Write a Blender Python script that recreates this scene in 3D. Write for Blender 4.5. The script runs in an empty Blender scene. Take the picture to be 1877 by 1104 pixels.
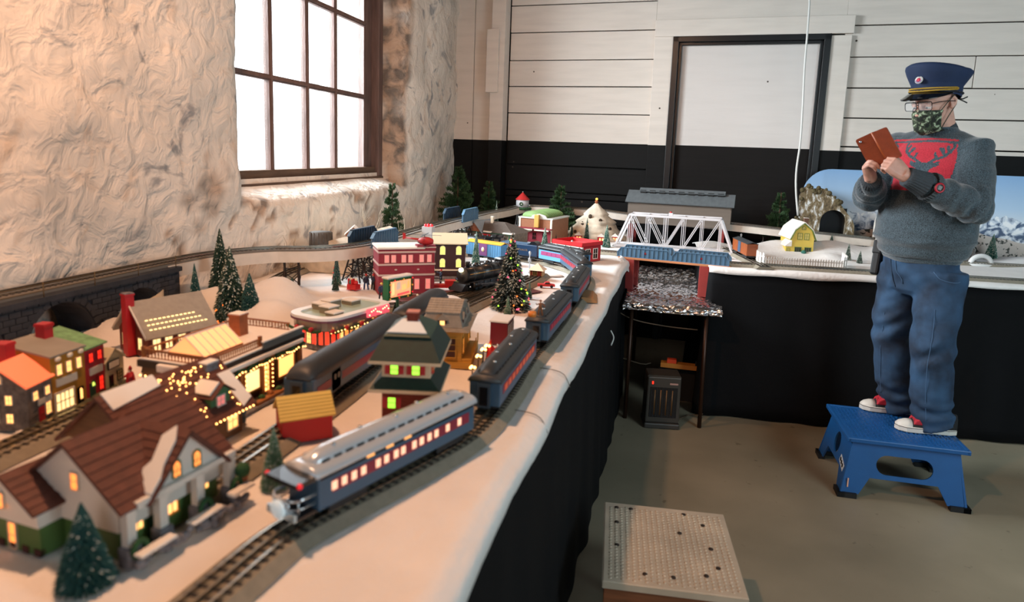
import bpy, bmesh, math, random
from mathutils import Vector, Matrix, noise
R = random.Random(7)
PI = math.pi
SC = bpy.context.scene
COL = SC.collection
# ---------------------------------------------------------------- camera
HC = 1.6
cam_d = bpy.data.cameras.new('camera'); cam = bpy.data.objects.new('camera', cam_d); COL.objects.link(cam)
cam_d.sensor_width = 36; cam_d.lens = 1251 / 1877 * 36
cam_d.shift_y = -(552 - 478) / 1877
cam_d.clip_start = 0.05; cam_d.clip_end = 200
def _ray(px, py): return Vector((px - 938.5, -(py - 478.0), -1251.0))
_a = Vector((-2740 - 938.5, -(145 - 478.0), -1251.0)); _b = Vector((1215 - 938.5, -(290 - 478.0), -1251.0))
_up = _b.cross(_a).normalized()
if _up.y < 0: _up = -_up
_yw = _b.normalized(); _xw = _yw.cross(_up)
CM = Matrix((_xw, _yw, _up))
cam.matrix_world = Matrix.Translation((0, 0, HC)) @ CM.to_4x4()
SC.camera = cam
cam_d.dof.use_dof = True; cam_d.dof.focus_distance = 4.6; cam_d.dof.aperture_fstop = 2.8
# ---------------------------------------------------------------- light
SC.view_settings.view_transform = 'Standard'; SC.view_settings.look = 'None'
SC.view_settings.gamma = 1; SC.view_settings.use_curve_mapping = False
SC.view_settings.exposure = 0.38
W = bpy.data.worlds.new('overcast_sky'); SC.world = W; W.use_nodes = True
W.node_tree.nodes['Background'].inputs[0].default_value = (0.86, 0.93, 1.0, 1)
W.node_tree.nodes['Background'].inputs[1].default_value = 4.0
def area(name, loc, target, sx, sy, power, col, spread=180):
    l = bpy.data.lights.new(name, 'AREA'); l.shape = 'RECTANGLE'; l.size = sx; l.size_y = sy; l.energy = power; l.color = col
    l.spread = math.radians(spread)
    o = bpy.data.objects.new(name, l); COL.objects.link(o); o.location = loc
    o.rotation_euler = (Vector(target) - Vector(loc)).to_track_quat('-Z', 'Y').to_euler(); return o
def bulb(name, loc, power, col, r=0.06):
    l = bpy.data.lights.new(name, 'POINT'); l.energy = power; l.color = col; l.shadow_soft_size = r
    o = bpy.data.objects.new(name, l); COL.objects.link(o); o.location = loc; return o
def spot(name, loc, target, power, col, ang, r=.05):
    l = bpy.data.lights.new(name, 'SPOT'); l.energy = power; l.color = col; l.shadow_soft_size = r; l.spot_size = math.radians(ang); l.spot_blend = .5
    o = bpy.data.objects.new(name, l); COL.objects.link(o); o.location = loc; o.rotation_euler = (Vector(target) - Vector(loc)).to_track_quat('-Z', 'Y').to_euler(); return o
area('daylight_window', (-4.3, 3.5, 3.15), (1.3, 4.8, 1.2), 2.8, 2.2, 820, (0.84, 0.95, 1.0))
area('cool_fill_side', (2.9, 0.6, 2.1), (1.2, 5.0, 1.0), 1.6, 1.8, 64, (0.74, 0.93, 1.0))  # added cool fill for the right side, no window stands here
area('cool_fill_rear', (0.2, -2.6, 2.2), (0.4, 4.0, 1.2), 1.8, 1.6, 16, (0.88, 0.94, 1.0))  # added soft fill from behind the camera, source never in view
spot('ceiling_lamp_near', (-1.0, 1.2, 3.0), (-1.3, 1.7, 1.0), 110, (1.0, 0.52, 0.28), 150)
spot('ceiling_lamp_far', (-0.75, 3.4, 3.05), (-1.1, 4.8, 1.1), 36, (1.0, 0.52, 0.28), 130)
# ---------------------------------------------------------------- pixel -> point on a real plane
def D(px, py): return CM @ _ray(px, py)
def G(px, py, z=0.95):
    v = D(px, py); t = (z - HC) / v.z; return Vector((v.x * t, v.y * t, z))
def PX(px, py, x):
    v = D(px, py); return Vector((0, 0, HC)) + v * (x / v.x)
WDIR = Vector((0.9927, -0.1207, 0)); WNRM = Vector((-0.1207, -0.9927, 0))   # back wall direction, normal to the room
W0 = Vector((-1.95, 6.35, 0))
def PW(px, py, off=0.0):
    v = D(px, py); o = Vector((0, 0, HC)); p0 = W0 + WNRM * off
    return o + v * ((p0 - o).dot(WNRM) / v.dot(WNRM))
def PY(px, py, y):
    v = D(px, py); return Vector((0, 0, HC)) + v * (y / v.y)
# ---------------------------------------------------------------- materials
MATS = {}
def lin(c):
    return tuple(((x / 12.92) if x <= 0.04045 else ((x + 0.055) / 1.055) ** 2.4) for x in c[:3])
def hexc(h): return lin((int(h[0:2], 16) / 255, int(h[2:4], 16) / 255, int(h[4:6], 16) / 255))
def mat(name, hx, rough=0.6, metal=0.0, var=0.0, vscale=20, bump=0.0, bscale=60, emit=0.0, ecol=None, coat=0.0, alpha=1.0, trans=0.0, stretch=None, spec=None):
    """procedural principled material: base colour with noise variation and noise bump"""
    if name in MATS: return MATS[name]
    m = bpy.data.materials.new(name); m.use_nodes = True; nt = m.node_tree; b = nt.nodes['Principled BSDF']
    c = hexc(hx)
    b.inputs['Base Color'].default_value = (*c, 1); b.inputs['Roughness'].default_value = rough; b.inputs['Metallic'].default_value = metal
    if spec is not None: b.inputs['Specular IOR Level'].default_value = spec
    if coat: b.inputs['Coat Weight'].default_value = coat
    if trans: b.inputs['Transmission Weight'].default_value = trans
    if alpha < 1: b.inputs['Alpha'].default_value = alpha
    if emit:
        b.inputs['Emission Color'].default_value = (*(hexc(ecol) if ecol else c), 1); b.inputs['Emission Strength'].default_value = emit
    if var or bump:
        tc = nt.nodes.new('ShaderNodeTexCoord'); mp = nt.nodes.new('ShaderNodeMapping'); nt.links.new(tc.outputs['Object'], mp.inputs[0])
        if stretch: mp.inputs['Scale'].default_value = stretch
    if var:
        n = nt.nodes.new('ShaderNodeTexNoise'); n.inputs['Scale'].default_value = vscale; n.inputs['Detail'].default_value = 5
        nt.links.new(mp.outputs[0], n.inputs['Vector'])
        r = nt.nodes.new('ShaderNodeValToRGB'); e = r.color_ramp.elements
        e[0].position = 0.3; e[1].position = 0.7
        e[0].color = (*[x * (1 - var) for x in c], 1); e[1].color = (*[min(1, x * (1 + var * 0.6)) for x in c], 1)
        nt.links.new(n.outputs['Fac'], r.inputs[0]); nt.links.new(r.outputs[0], b.inputs['Base Color'])
    if bump:
        n2 = nt.nodes.new('ShaderNodeTexNoise'); n2.inputs['Scale'].default_value = bscale; n2.inputs['Detail'].default_value = 6
        nt.links.new(mp.outputs[0], n2.inputs['Vector'])
        bp = nt.nodes.new('ShaderNodeBump'); bp.inputs['Strength'].default_value = bump; bp.inputs['Distance'].default_value = 0.01
        nt.links.new(n2.outputs['Fac'], bp.inputs['Height']); nt.links.new(bp.outputs[0], b.inputs['Normal'])
    MATS[name] = m; return m
# ---------------------------------------------------------------- mesh builder
class MB:
    def __init__(s): s.v = []; s.f = []; s.m = []; s.sm = []; s.M = None
    def add(s, vs, fs, mi=0, smooth=False):
        o = len(s.v)
        if s.M is not None: vs = [s.M @ Vector(p) for p in vs]
        s.v += [tuple(p) for p in vs]
        for f in fs: s.f.append(tuple(i + o for i in f)); s.m.append(mi); s.sm.append(smooth)
        return s
    def box(s, x0, y0, z0, x1, y1, z1, mi=0):
        vs = [(x0, y0, z0), (x1, y0, z0), (x1, y1, z0), (x0, y1, z0), (x0, y0, z1), (x1, y0, z1), (x1, y1, z1), (x0, y1, z1)]
        return s.add(vs, [(0, 3, 2, 1), (4, 5, 6, 7), (0, 1, 5, 4), (1, 2, 6, 5), (2, 3, 7, 6), (3, 0, 4, 7)], mi)
    def cbox(s, c, sz, mi=0, rz=0):
        x, y, z = [q / 2 for q in sz]
        vs = [(a * x, b * y, cc * z) for cc in (-1, 1) for a, b in ((-1, -1), (1, -1), (1, 1), (-1, 1))]
        q = Matrix.Rotation(rz, 3, 'Z') if rz else None
        vs = [((q @ Vector(p)) if q else Vector(p)) + Vector(c) for p in vs]
        return s.add(vs, [(0, 3, 2, 1), (4, 5, 6, 7), (0, 1, 5, 4), (1, 2, 6, 5), (2, 3, 7, 6), (3, 0, 4, 7)], mi)
    def bar(s, p0, p1, w, h=None, mi=0, up=(0, 0, 1)):
        p0 = Vector(p0); p1 = Vector(p1); h = h or w; d = (p1 - p0).normalized(); u = Vector(up)
        if abs(d.dot(u)) > 0.98: u = Vector((1, 0, 0))
        a = d.cross(u).normalized(); b = a.cross(d).normalized()
        vs = [p + a * (i * w / 2) + b * (j * h / 2) for p in (p0, p1) for i, j in ((-1, -1), (1, -1), (1, 1), (-1, 1))]
        return s.add(vs, [(0, 1, 2, 3), (7, 6, 5, 4), (0, 4, 5, 1), (1, 5, 6, 2), (2, 6, 7, 3), (3, 7, 4, 0)], mi)
    def tube(s, pts, r, n=8, mi=0, caps=True, smooth=True):
        pts = [Vector(p) for p in pts]; rs = r if isinstance(r, (list, tuple)) else [r] * len(pts)
        vs = []; fs = []; u = None
        for i, p in enumerate(pts):
            d = (pts[min(i + 1, len(pts) - 1)] - pts[max(i - 1, 0)])
            if d.length < 1e-9: d = Vector((0, 0, 1))
            d.normalize()
            if u is None: u = d.orthogonal().normalized()
            u = (u - d * u.dot(d))
            if u.length < 1e-6: u = d.orthogonal()
            u.normalize(); w = d.cross(u)
            for k in range(n):
                a = 2 * PI * k / n; vs.append(p + (u * math.cos(a) + w * math.sin(a)) * rs[i])
        for i in range(len(pts) - 1):
            for k in range(n):
                a = i * n + k; b = i * n + (k + 1) % n; fs.append((a, b, b + n, a + n))
        if caps: fs.append(tuple(range(n))[::-1]); fs.append(tuple(range((len(pts) - 1) * n, len(pts) * n)))
        return s.add(vs, fs, mi, smooth)
    def lathe(s, prof, n=16, c=(0, 0, 0), mi=0, smooth=True, axis='z', sx=1, sy=1):
        """profile [(r, z)]"""
        vs = []; fs = []
        for r, z in prof:
            for k in range(n):
                a = 2 * PI * k / n; x = r * math.cos(a) * sx; y = r * math.sin(a) * sy
                p = (x, y, z) if axis == 'z' else ((z, x, y) if axis == 'x' else (x, z, y))
                vs.append((p[0] + c[0], p[1] + c[1], p[2] + c[2]))
        for i in range(len(prof) - 1):
            for k in range(n):
                a = i * n + k; b = i * n + (k + 1) % n; fs.append((a, b, b + n, a + n))
        if prof[0][0] > 1e-5: fs.append(tuple(range(n))[::-1])
        if prof[-1][0] > 1e-5: fs.append(tuple(range((len(prof) - 1) * n, len(prof) * n)))
        return s.add(vs, fs, mi, smooth)
    def ball(s, c, r, n=10, m=6, mi=0, sc=(1, 1, 1)):
        vs = []; fs = []
        for i in range(m + 1):
            t = PI * i / m
            for k in range(n):
                a = 2 * PI * k / n
                vs.append((c[0] + r * sc[0] * math.sin(t) * math.cos(a), c[1] + r * sc[1] * math.sin(t) * math.sin(a), c[2] - r * sc[2] * math.cos(t)))
        for i in range(m):
            for k in range(n):
                a = i * n + k; b = i * n + (k + 1) % n; fs.append((a, b, b + n, a + n))
        return s.add(vs, fs, mi, True)
    def prism(s, poly, a0, a1, axis='y', mi=0):
        """poly in the plane across axis, extruded a0..a1; axis y: poly=(x,z); axis x: (y,z); axis z: (x,y)"""
        def pt(p, a): return (p[0], a, p[1]) if axis == 'y' else ((a, p[0], p[1]) if axis == 'x' else (p[0], p[1], a))
        n = len(poly); vs = [pt(p, a0) for p in poly] + [pt(p, a1) for p in poly]
        fs = [tuple(range(n)), tuple(range(2 * n - 1, n - 1, -1))] + [(i, i + n, (i + 1) % n + n, (i + 1) % n) for i in range(n)]
        return s.add(vs, fs, mi)
    def quad(s, a, b, c, d, mi=0): return s.add([a, b, c, d], [(0, 1, 2, 3)], mi)
    def slab(s, a, b, c, d, t, mi=0):
        """thick quad: a,b,c,d top corners, thickness t against the normal"""
        a, b, c, d = map(Vector, (a, b, c, d)); n = (b - a).cross(d - a).normalized() * t
        vs = [a, b, c, d, a - n, b - n, c - n, d - n]
        return s.add(vs, [(0, 1, 2, 3), (7, 6, 5, 4), (0, 4, 5, 1), (1, 5, 6, 2), (2, 6, 7, 3), (3, 7, 4, 0)], mi)
    def mesh(s, name, mats):
        me = bpy.data.meshes.new(name); me.from_pydata(s.v, [], s.f)
        for m in (mats if isinstance(mats, (list, tuple)) else [mats]): me.materials.append(m)
        me.polygons.foreach_set('material_index', s.m); me.polygons.foreach_set('use_smooth', s.sm)
        bm = bmesh.new(); bm.from_mesh(me); bmesh.ops.recalc_face_normals(bm, faces=bm.faces); bm.to_mesh(me); bm.free()
        me.update(); return me
    def build(s, name, mats, parent=None, loc=None, rz=0, bevel=0, kind=None, label=None):
        return link(name, s.mesh(name, mats), parent, loc, rz, bevel, kind, label)
def link(name, me, parent=None, loc=None, rz=0, bevel=0, kind=None, label=None, rot=None, sc=None):
    o = bpy.data.objects.new(name, me); COL.objects.link(o)
    if parent: o.parent = parent
    if loc is not None: o.location = loc
    if rot is not None: o.rotation_euler = rot
    elif rz: o.rotation_euler = (0, 0, rz)
    if sc: o.scale = sc
    if bevel:
        b = o.modifiers.new('bevel', 'BEVEL'); b.width = bevel; b.segments = 2; b.limit_method = 'ANGLE'
    if kind: o['kind'] = kind
    if label: o['label'] = label
    return o
def tag(o, label, cat, group=None):
    o['label'] = label; o['category'] = cat
    if group: o['group'] = group
    return o
def thing(name, label, cat, loc=(0, 0, 0), rz=0, group=None):
    o = bpy.data.objects.new(name, None); COL.objects.link(o); o.empty_display_size = 0.05
    o.location = loc; o.rotation_euler = (0, 0, rz); return tag(o, label, cat, group)
def struct(o): o['kind'] = 'structure'; return o
def copy_tree(o, parent=None, loc=None, rz=None, label=None, sc=None):
    c = o.copy(); COL.objects.link(c)
    if parent: c.parent = parent
    if loc is not None: c.location = loc
    if rz is not None: c.rotation_euler = (0, 0, rz)
    if sc: c.scale = (sc,) * 3 if not isinstance(sc, tuple) else sc
    if label: c['label'] = label
    for ch in list(o.children): copy_tree(ch, c)
    return c
def smooth_path(pts, step=0.02):
    """Catmull-Rom through 3-D points, resampled evenly"""
    P = [Vector(p) for p in pts]; P = [P[0] * 2 - P[1]] + P + [P[-1] * 2 - P[-2]]; out = []
    for i in range(1, len(P) - 2):
        a, b, c, d = P[i - 1:i + 3]; n = max(2, int((c - b).length / 0.005))
        for k in range(n):
            t = k / n
            out.append(0.5 * ((2 * b) + (c - a) * t + (2 * a - 5 * b + 4 * c - d) * t * t + (3 * b - a - 3 * c + d) * t ** 3))
    out.append(P[-2].copy()); res = [out[0]]; acc = 0
    for i in range(1, len(out)):
        acc += (out[i] - out[i - 1]).length
        if acc >= step: res.append(out[i]); acc = 0
    return res
# ================================================================ the room
def plaster():
    m = bpy.data.materials.new('plastered_stone'); m.use_nodes = True; nt = m.node_tree; L = nt.links; b = nt.nodes['Principled BSDF']
    b.inputs['Roughness'].default_value = 0.85
    tc = nt.nodes.new('ShaderNodeTexCoord')
    def nz(sc, det, dist=0.0):
        n = nt.nodes.new('ShaderNodeTexNoise'); n.inputs['Scale'].default_value = sc; n.inputs['Detail'].default_value = det; n.inputs['Distortion'].default_value = dist
        L.new(tc.outputs['Object'], n.inputs['Vector']); return n
    def ramp(src, a, ca, bb, cb):
        r = nt.nodes.new('ShaderNodeValToRGB'); e = r.color_ramp.elements; e[0].position = a; e[0].color = (*ca, 1); e[1].position = bb; e[1].color = (*cb, 1); L.new(src, r.inputs[0]); return r
    base = ramp(nz(2.2, 6, 0.6).outputs['Fac'], 0.35, hexc('dcd3c8'), 0.65, hexc('f0e7dc'))
    rust = ramp(nz(5, 7, 1.5).outputs['Fac'], 0.58, (0, 0, 0), 0.8, (.55, .55, .55))
    mx = nt.nodes.new('ShaderNodeMix'); mx.data_type = 'RGBA'; L.new(rust.outputs[0], mx.inputs[0]); L.new(base.outputs[0], mx.inputs[6]); mx.inputs[7].default_value = (*hexc('b48a5e'), 1)
    grey = ramp(nz(3.1, 8, 2.2).outputs['Fac'], 0.6, (0, 0, 0), 0.68, (0.8, 0.8, 0.8))  # blue-grey blotches, shade of the wall relief painted into the colour
    mx2 = nt.nodes.new('ShaderNodeMix'); mx2.data_type = 'RGBA'; L.new(grey.outputs[0], mx2.inputs[0]); L.new(mx.outputs[2], mx2.inputs[6]); mx2.inputs[7].default_value = (*hexc('8f9093'), 1)
    at = nt.nodes.new('ShaderNodeAttribute'); at.attribute_name = 'bare'     # bare stone where the plaster has fallen off
    st = ramp(nz(9, 6, 0.5).outputs['Fac'], 0.4, hexc('4a3a2e'), 0.60, hexc('a8876c'))
    mx3 = nt.nodes.new('ShaderNodeMix'); mx3.data_type = 'RGBA'; L.new(at.outputs['Fac'], mx3.inputs[0]); L.new(mx2.outputs[2], mx3.inputs[6]); L.new(st.outputs[0], mx3.inputs[7])
    L.new(mx3.outputs[2], b.inputs['Base Color'])
    bp = nt.nodes.new('ShaderNodeBump'); bp.inputs['Strength'].default_value = 0.8; bp.inputs['Distance'].default_value = 0.035
    L.new(nz(11, 8, 0.8).outputs['Fac'], bp.inputs['Height']); L.new(bp.outputs[0], b.inputs['Normal'])
    return m
XL = -1.95; XWIN = -2.18
WY0, WY1 = 3.06, 5.03       # window opening along Y
WZ0, WZ1 = 1.385, 3.15
def wall_surface_offset(y, z):
    """bulges of the stones under the plaster"""
    p = Vector((1.3, y * 0.9, z))
    h = noise.fractal(p * 1.3, 0.9, 2.0, 3) * 0.026
    c = noise.voronoi(Vector((0.3, y * 2.3, z * 4.2)) + Vector((0, noise.noise(p * 3) * 0.6, noise.noise(p * 3 + Vector((5, 5, 5))) * 0.6)))[0]
    h += (0.5 - min(1, c[0] * 1.1)) * 0.026 + min(0.5, c[1] - c[0]) * 0.022
    h += noise.fractal(p * 6, 0.8, 2.1, 4) * 0.010
    k = max(0, 1 - max(0, WY0 - y) / .25) if y < WY0 + .1 else 1
    if y < WY0 + .1 and z > WZ0 - .1: h *= 1 - .8 * k
    return h
def left_wall():
    y0, y1, z0, z1 = -3.0, 6.5, 0.0, 3.4; st = 0.032
    ny = int((y1 - y0) / st); nz_ = int((z1 - z0) / st)
    vs = []; fs = []; bare = []
    def depth(y, z):
        # reveal of the window: splayed jambs and sill run back to the frame
        fy0 = (WY0 - y); fy1 = (y - WY1); fz = (WZ0 - z); fzt = (z - WZ1)
        dy0 = fy0 / 0.17; dy1 = fy1 / 0.06; dz = fz / 0.09; dzt = fzt / 0.1
        t = max(dy0, dy1, dz, dzt); return 1 - min(1, max(0, t))
    for i in range(ny + 1):
        y = y0 + (y1 - y0) * i / ny
        for j in range(nz_ + 1):
            z = z0 + (z1 - z0) * j / nz_
            t = depth(y, z); o = wall_surface_offset(y, z) * (1 - 0.75 * t)
            e = 3 * t * t - 2 * t ** 3 if 0 < t < 1 else t
            bz = 0
            q = noise.noise(Vector((7.7, y * 4, z * 4)))
            if 4.95 < y < 5.3 and 1.3 < z < 3.3:
                k = 1 - abs(y - 5.06) / 0.10 + q * 1.1; bz = max(0, min(.9, (k - 0.1) * 1.6)); o -= bz * 0.02
            k2 = .7 - ((y - 2.66) ** 2 / 0.03 + (z - 1.38) ** 2 / 0.05) + q * 1.3
            if k2 > 0 and y < 3: q3 = noise.noise(Vector((2.2, y * 16, z * 16))); bz = max(bz, max(0, min(0.7, (k2 + q3 * 1.6) * 0.5))); o -= 0.010 * min(1, k2) * (1 + q3)
            cr = abs(noise.noise(Vector((4.4, y * 3.2 + .25 * noise.noise(Vector((1, y * 9, z * 9))), z * 3.2)))) 
            if cr < .022 and z < 1.34 and 2.3 < y < 4.9: bz = max(bz, .8); o -= .010
            vs.append((XL + o - e * (XL - XWIN - 0.04), y, z)); bare.append(bz)
    for i in range(ny):
        for j in range(nz_):
            ym = y0 + (y1 - y0) * (i + 0.5) / ny; zm = z0 + (z1 - z0) * (j + 0.5) / nz_
            if WY0 + 0.03 < ym < WY1 - 0.03 and WZ0 + 0.03 < zm < WZ1 - 0.03: continue
            a = i * (nz_ + 1) + j; fs.append((a, a + nz_ + 1, a + nz_ + 2, a + 1))
    me = bpy.data.meshes.new('wall_left'); me.from_pydata(vs, [], fs); me.materials.append(plaster())
    at = me.attributes.new('bare', 'FLOAT', 'POINT'); at.data.foreach_set('value', bare)
    me.polygons.foreach_set('use_smooth', [True] * len(fs)); me.update()
    o = bpy.data.objects.new('wall_left', me); COL.objects.link(o); struct(o)
    # outer masonry closes the wall behind the plaster skin
    b = MB(); X0 = -2.62; X1 = XWIN - 0.06
    b.box(X0, y0, z0, X1, y1, WZ0 - 0.05); b.box(X0, y0, WZ1 + 0.05, X1, y1, z1); b.box(X0, y0, WZ0 - 0.05, X1, WY0 - 0.05, WZ1 + 0.05); b.box(X0, WY1 + 0.05, WZ0 - 0.05, X1, y1, WZ1 + 0.05)
    b.build('masonry', mat('masonry', '8d8478', 0.9, var=0.3, bump=0.4), o)
left_wall()
# --- window
wood_red = mat('weathered_red_wood', '66504a', 0.7, var=0.35, vscale=30, bump=0.3, bscale=90, stretch=(1, 1, 0.15))
wood_old = mat('weathered_sill_wood', '5f4a3a', 0.75, var=0.4, vscale=30, bump=0.4, bscale=80, stretch=(1, 0.15, 1))
def window():
    w = bpy.data.objects.new('window_1', None); COL.objects.link(w); struct(w)
    x = XWIN
    b = MB(); b.box(x - 0.09, WY0, WZ0 - 0.0, x + 0.03, WY0 + 0.07, WZ1); b.box(x - 0.09, WY1 - 0.075, WZ0, x + 0.05, WY1, WZ1)
    b.box(x - 0.05, 4.80, WZ0, x + 0.0, 4.86, WZ1); b.box(x - 0.03, 4.86, WZ0, x - 0.01, WY1 - .07, WZ1)
    b.box(x - 0.09, WY0, WZ1 - 0.08, x + 0.03, WY1, WZ1)
    b.build('window_frame', wood_red, w, bevel=0.004)
    b = MB(); b.box(x - 0.09, WY0, WZ0 - 0.05, x + 0.06, WY1, WZ0); b.box(x - 0.09, WY0 + 0.02, WZ0, x + 0.02, WY1 - 0.07, WZ0 + 0.07)
    b.build('sill', wood_old, w, bevel=0.005)
    ys = [WY0 + 0.07, 3.543, 3.948, 4.324, 4.80]; zs = [WZ0 + 0.07, 1.965, 2.48, 2.95, WZ1 - 0.08]
    mv = MB().box(-0.022, -0.018, 0, 0.012, 0.018, zs[-1] - zs[0]).box(0.012, -0.009, 0, 0.02, 0.009, zs[-1] - zs[0]).mesh('muntin', wood_red)
    for y in ys[1:-1]: link('muntin', mv, w, (x, y, zs[0]))
    mh = MB().box(-0.018, 0, -0.016, 0.01, ys[-1] - ys[0], 0.016).box(0.01, 0, -0.008, 0.018, ys[-1] - ys[0], 0.008).mesh('cross_muntin', wood_red)
    for z in zs[1:-1]: link('cross_muntin', mh, w, (x, ys[0], z))
    glass = bpy.data.materials.new('window_glass'); glass.use_nodes = True; nt = glass.node_tree; p = nt.nodes['Principled BSDF']
    p.inputs['Base Color'].default_value = (0.95, 0.98, 1, 1); p.inputs['Roughness'].default_value = 0.02; p.inputs['Alpha'].default_value = 0.12
    for i in range(4):
        for j in range(4):
            MB().box(x - 0.006, ys[i] + 0.005, zs[j] + 0.005, x - 0.002, ys[i + 1] - 0.005, zs[j + 1] - 0.005).build('pane', glass, w)
window()
# outside the window: grey downpipe of the facade seen through the last pane
dp = MB().tube([(-3.05, 5.62, 0.6), (-3.05, 5.62, 4.2)], 0.075, 16)
o = dp.build('drainpipe', mat('galvanised_pipe', 'b9bcc0', 0.5, 0.3)); tag(o, 'round grey drainpipe seen outside through the rightmost window panes', 'drainpipe')
# --- back wall with wide painted planks
LEN = 6.4
def wall_back():
    w = bpy.data.objects.new('wall_back', None); COL.objects.link(w); struct(w)
    ang = math.atan2(WDIR.y, WDIR.x); w.location = W0; w.rotation_euler = (0, 0, ang)
    def two_tone(name, top, bot, h, var):
        m = bpy.data.materials.new(name); m.use_nodes = True; nt = m.node_tree; L = nt.links; b = nt.nodes['Principled BSDF']; b.inputs['Roughness'].default_value = 0.7; b.inputs['Specular IOR Level'].default_value = .25
        g = nt.nodes.new('ShaderNodeNewGeometry'); sp = nt.nodes.new('ShaderNodeSeparateXYZ'); L.new(g.outputs['Position'], sp.inputs[0])
        gt = nt.nodes.new('ShaderNodeMath'); gt.operation = 'GREATER_THAN'; gt.inputs[1].default_value = h; L.new(sp.outputs['Z'], gt.inputs[0])
        mp = nt.nodes.new('ShaderNodeMapping'); mp.inputs['Scale'].default_value = (0.12, 1, 1); tc = nt.nodes.new('ShaderNodeTexCoord'); L.new(tc.outputs['Object'], mp.inputs[0])
        n = nt.nodes.new('ShaderNodeTexNoise'); n.inputs['Scale'].default_value = 22; n.inputs['Detail'].default_value = 6; L.new(mp.outputs[0], n.inputs['Vector'])
        def rp(c, v):
            r = nt.nodes.new('ShaderNodeValToRGB'); e = r.color_ramp.elements; e[0].position = .3; e[1].position = .6; k = hexc(c)
            e[0].color = (*[q * (1 - v) for q in k], 1); e[1].color = (*k, 1); L.new(n.outputs['Fac'], r.inputs[0]); return r
        mx = nt.nodes.new('ShaderNodeMix'); mx.data_type = 'RGBA'; L.new(gt.outputs[0], mx.inputs[0]); L.new(rp(bot, .35).outputs[0], mx.inputs[6]); L.new(rp(top, var).outputs[0], mx.inputs[7])
        # knots and nail heads in the paint
        n2 = nt.nodes.new('ShaderNodeTexVoronoi'); n2.inputs['Scale'].default_value = 5.5; L.new(tc.outputs['Object'], n2.inputs['Vector'])
        lt = nt.nodes.new('ShaderNodeMath'); lt.operation = 'LESS_THAN'; lt.inputs[1].default_value = 0.045; L.new(n2.outputs['Distance'], lt.inputs[0])
        mx2 = nt.nodes.new('ShaderNodeMix'); mx2.data_type = 'RGBA'; L.new(lt.outputs[0], mx2.inputs[0]); L.new(mx.outputs[2], mx2.inputs[6]); mx2.inputs[7].default_value = (*hexc('4a4038'), 1)
        L.new(mx2.outputs[2], b.inputs['Base Color'])
        bp = nt.nodes.new('ShaderNodeBump'); bp.inputs['Strength'].default_value = .25; bp.inputs['Distance'].default_value = .01; L.new(n.outputs['Fac'], bp.inputs['Height']); L.new(bp.outputs[0], b.inputs['Normal'])
        return m
    HB = PW(1060, 262).z
    MATS['paint'] = m = two_tone('white_and_black_paint', 'dcd3ca', '050607', HB, 0.08)
    def ux(p): return (p - W0).dot(WDIR)
    xa = ux(PW(932, 150)); xb = ux(PW(1196, 150)); xc = ux(PW(1545, 150))
    wn = MATS['paint']
    MB().box(-0.3, 0.03, 0, LEN, 0.12, 3.4).build('backing', mat('dark_gap', '0a0806', 0.9), w)
    # planks: rows measured on the photograph, left field and right field
    def rows(px, ys):
        return [PW(px, y).z for y in ys]
    left = rows(1060, (400, 354, 306, 262 + 45 * 0, 209, 159, 110, 58, 7, -45, -95)); left = [0.0, 0.25, 0.5, 0.74, 0.98, 1.2] + [z for z in left if z > 1.25]
    right = rows(1750, (330, 275, 219.5, 162, 103, 43, -15, -70)); right = [0, .25, .5, .75, 1.0, 1.24, 1.48] + [z for z in right if z > 1.55]
    for zs, x0, x1, cuts in ((left, xa + 0.01, xb, [None]), (right, xc - 0.02, LEN, [None])):
        for i in range(len(zs) - 1):
            z0, z1 = zs[i] + 0.003, zs[i + 1] - 0.003; t = R.uniform(0, 0.008)
            segs = [(x0, x1)] if x0 < 1.5 or i % 3 else [(x0, x0 + 0.9), (x0 + 0.905, x1)]
            for s0, s1 in segs:
                MB().box(s0, -t, z0 + R.uniform(0, .003), s1, 0.03, z1 - R.uniform(0, .003)).build('plank', wn, w, bevel=0.003)
    top = rows(1370, (34, -20, -75, -130)); 
    for i in range(3): MB().box(xb, -0.004, top[i] + .003, xc - .02, 0.03, top[i + 1] - .003).build('plank', wn, w, bevel=0.003)
    # vertical boards left of the post
    for x0, x1 in ((-0.2, ux(PW(869, 150)) - .003), (ux(PW(869, 150)) + .003, xa - .12)):
        MB().box(x0, -0.01, 0, x1, 0.03, 3.4).build('plank', wn, w, bevel=0.003)
    # corner post: two nested square sections
    t = MB().box(xa - .13, -0.13, 0, xa, 0.0, 3.4).build('trim_1', wn, w, bevel=0.004)
    z1 = PW(925, 172).z; z2 = PW(925, 58).z
    MB().box(xa - .165, -0.155, z1, xa - .05, -0.12, z2).build('block', wn, w, bevel=.004)
    # doorway: casing, dark jamb, plain panel door
    dl, dr = ux(PW(1229, 160)), ux(PW(1514, 160)); dt = PW(1370, 66).z
    for nm, a in (('casing', (xb, -0.035, 0, dl, 0.0, PW(1230, 66).z)), ('casing', (dr, -0.035, 0, ux(PW(1558, 100)), 0, PW(1520, 66).z)), ('casing', (xb, -0.045, dt, ux(PW(1567, 40)), 0, PW(1370, 34).z))):
        MB().box(*a).build(nm, wn, w, bevel=.004)
    dk = mat('black_gloss_paint', '0d1013', 0.35)
    d = bpy.data.objects.new('door_1', None); COL.objects.link(d); struct(d); d.location = W0; d.rotation_euler = (0, 0, ang)
    jb = MB(); jb.box(dl, -0.05, 0, dl + .05, 0.03, dt); jb.box(dr - .05, -0.05, 0, dr, 0.03, dt); jb.box(dl, -0.05, dt - .045, dr, 0.03, dt)
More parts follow.
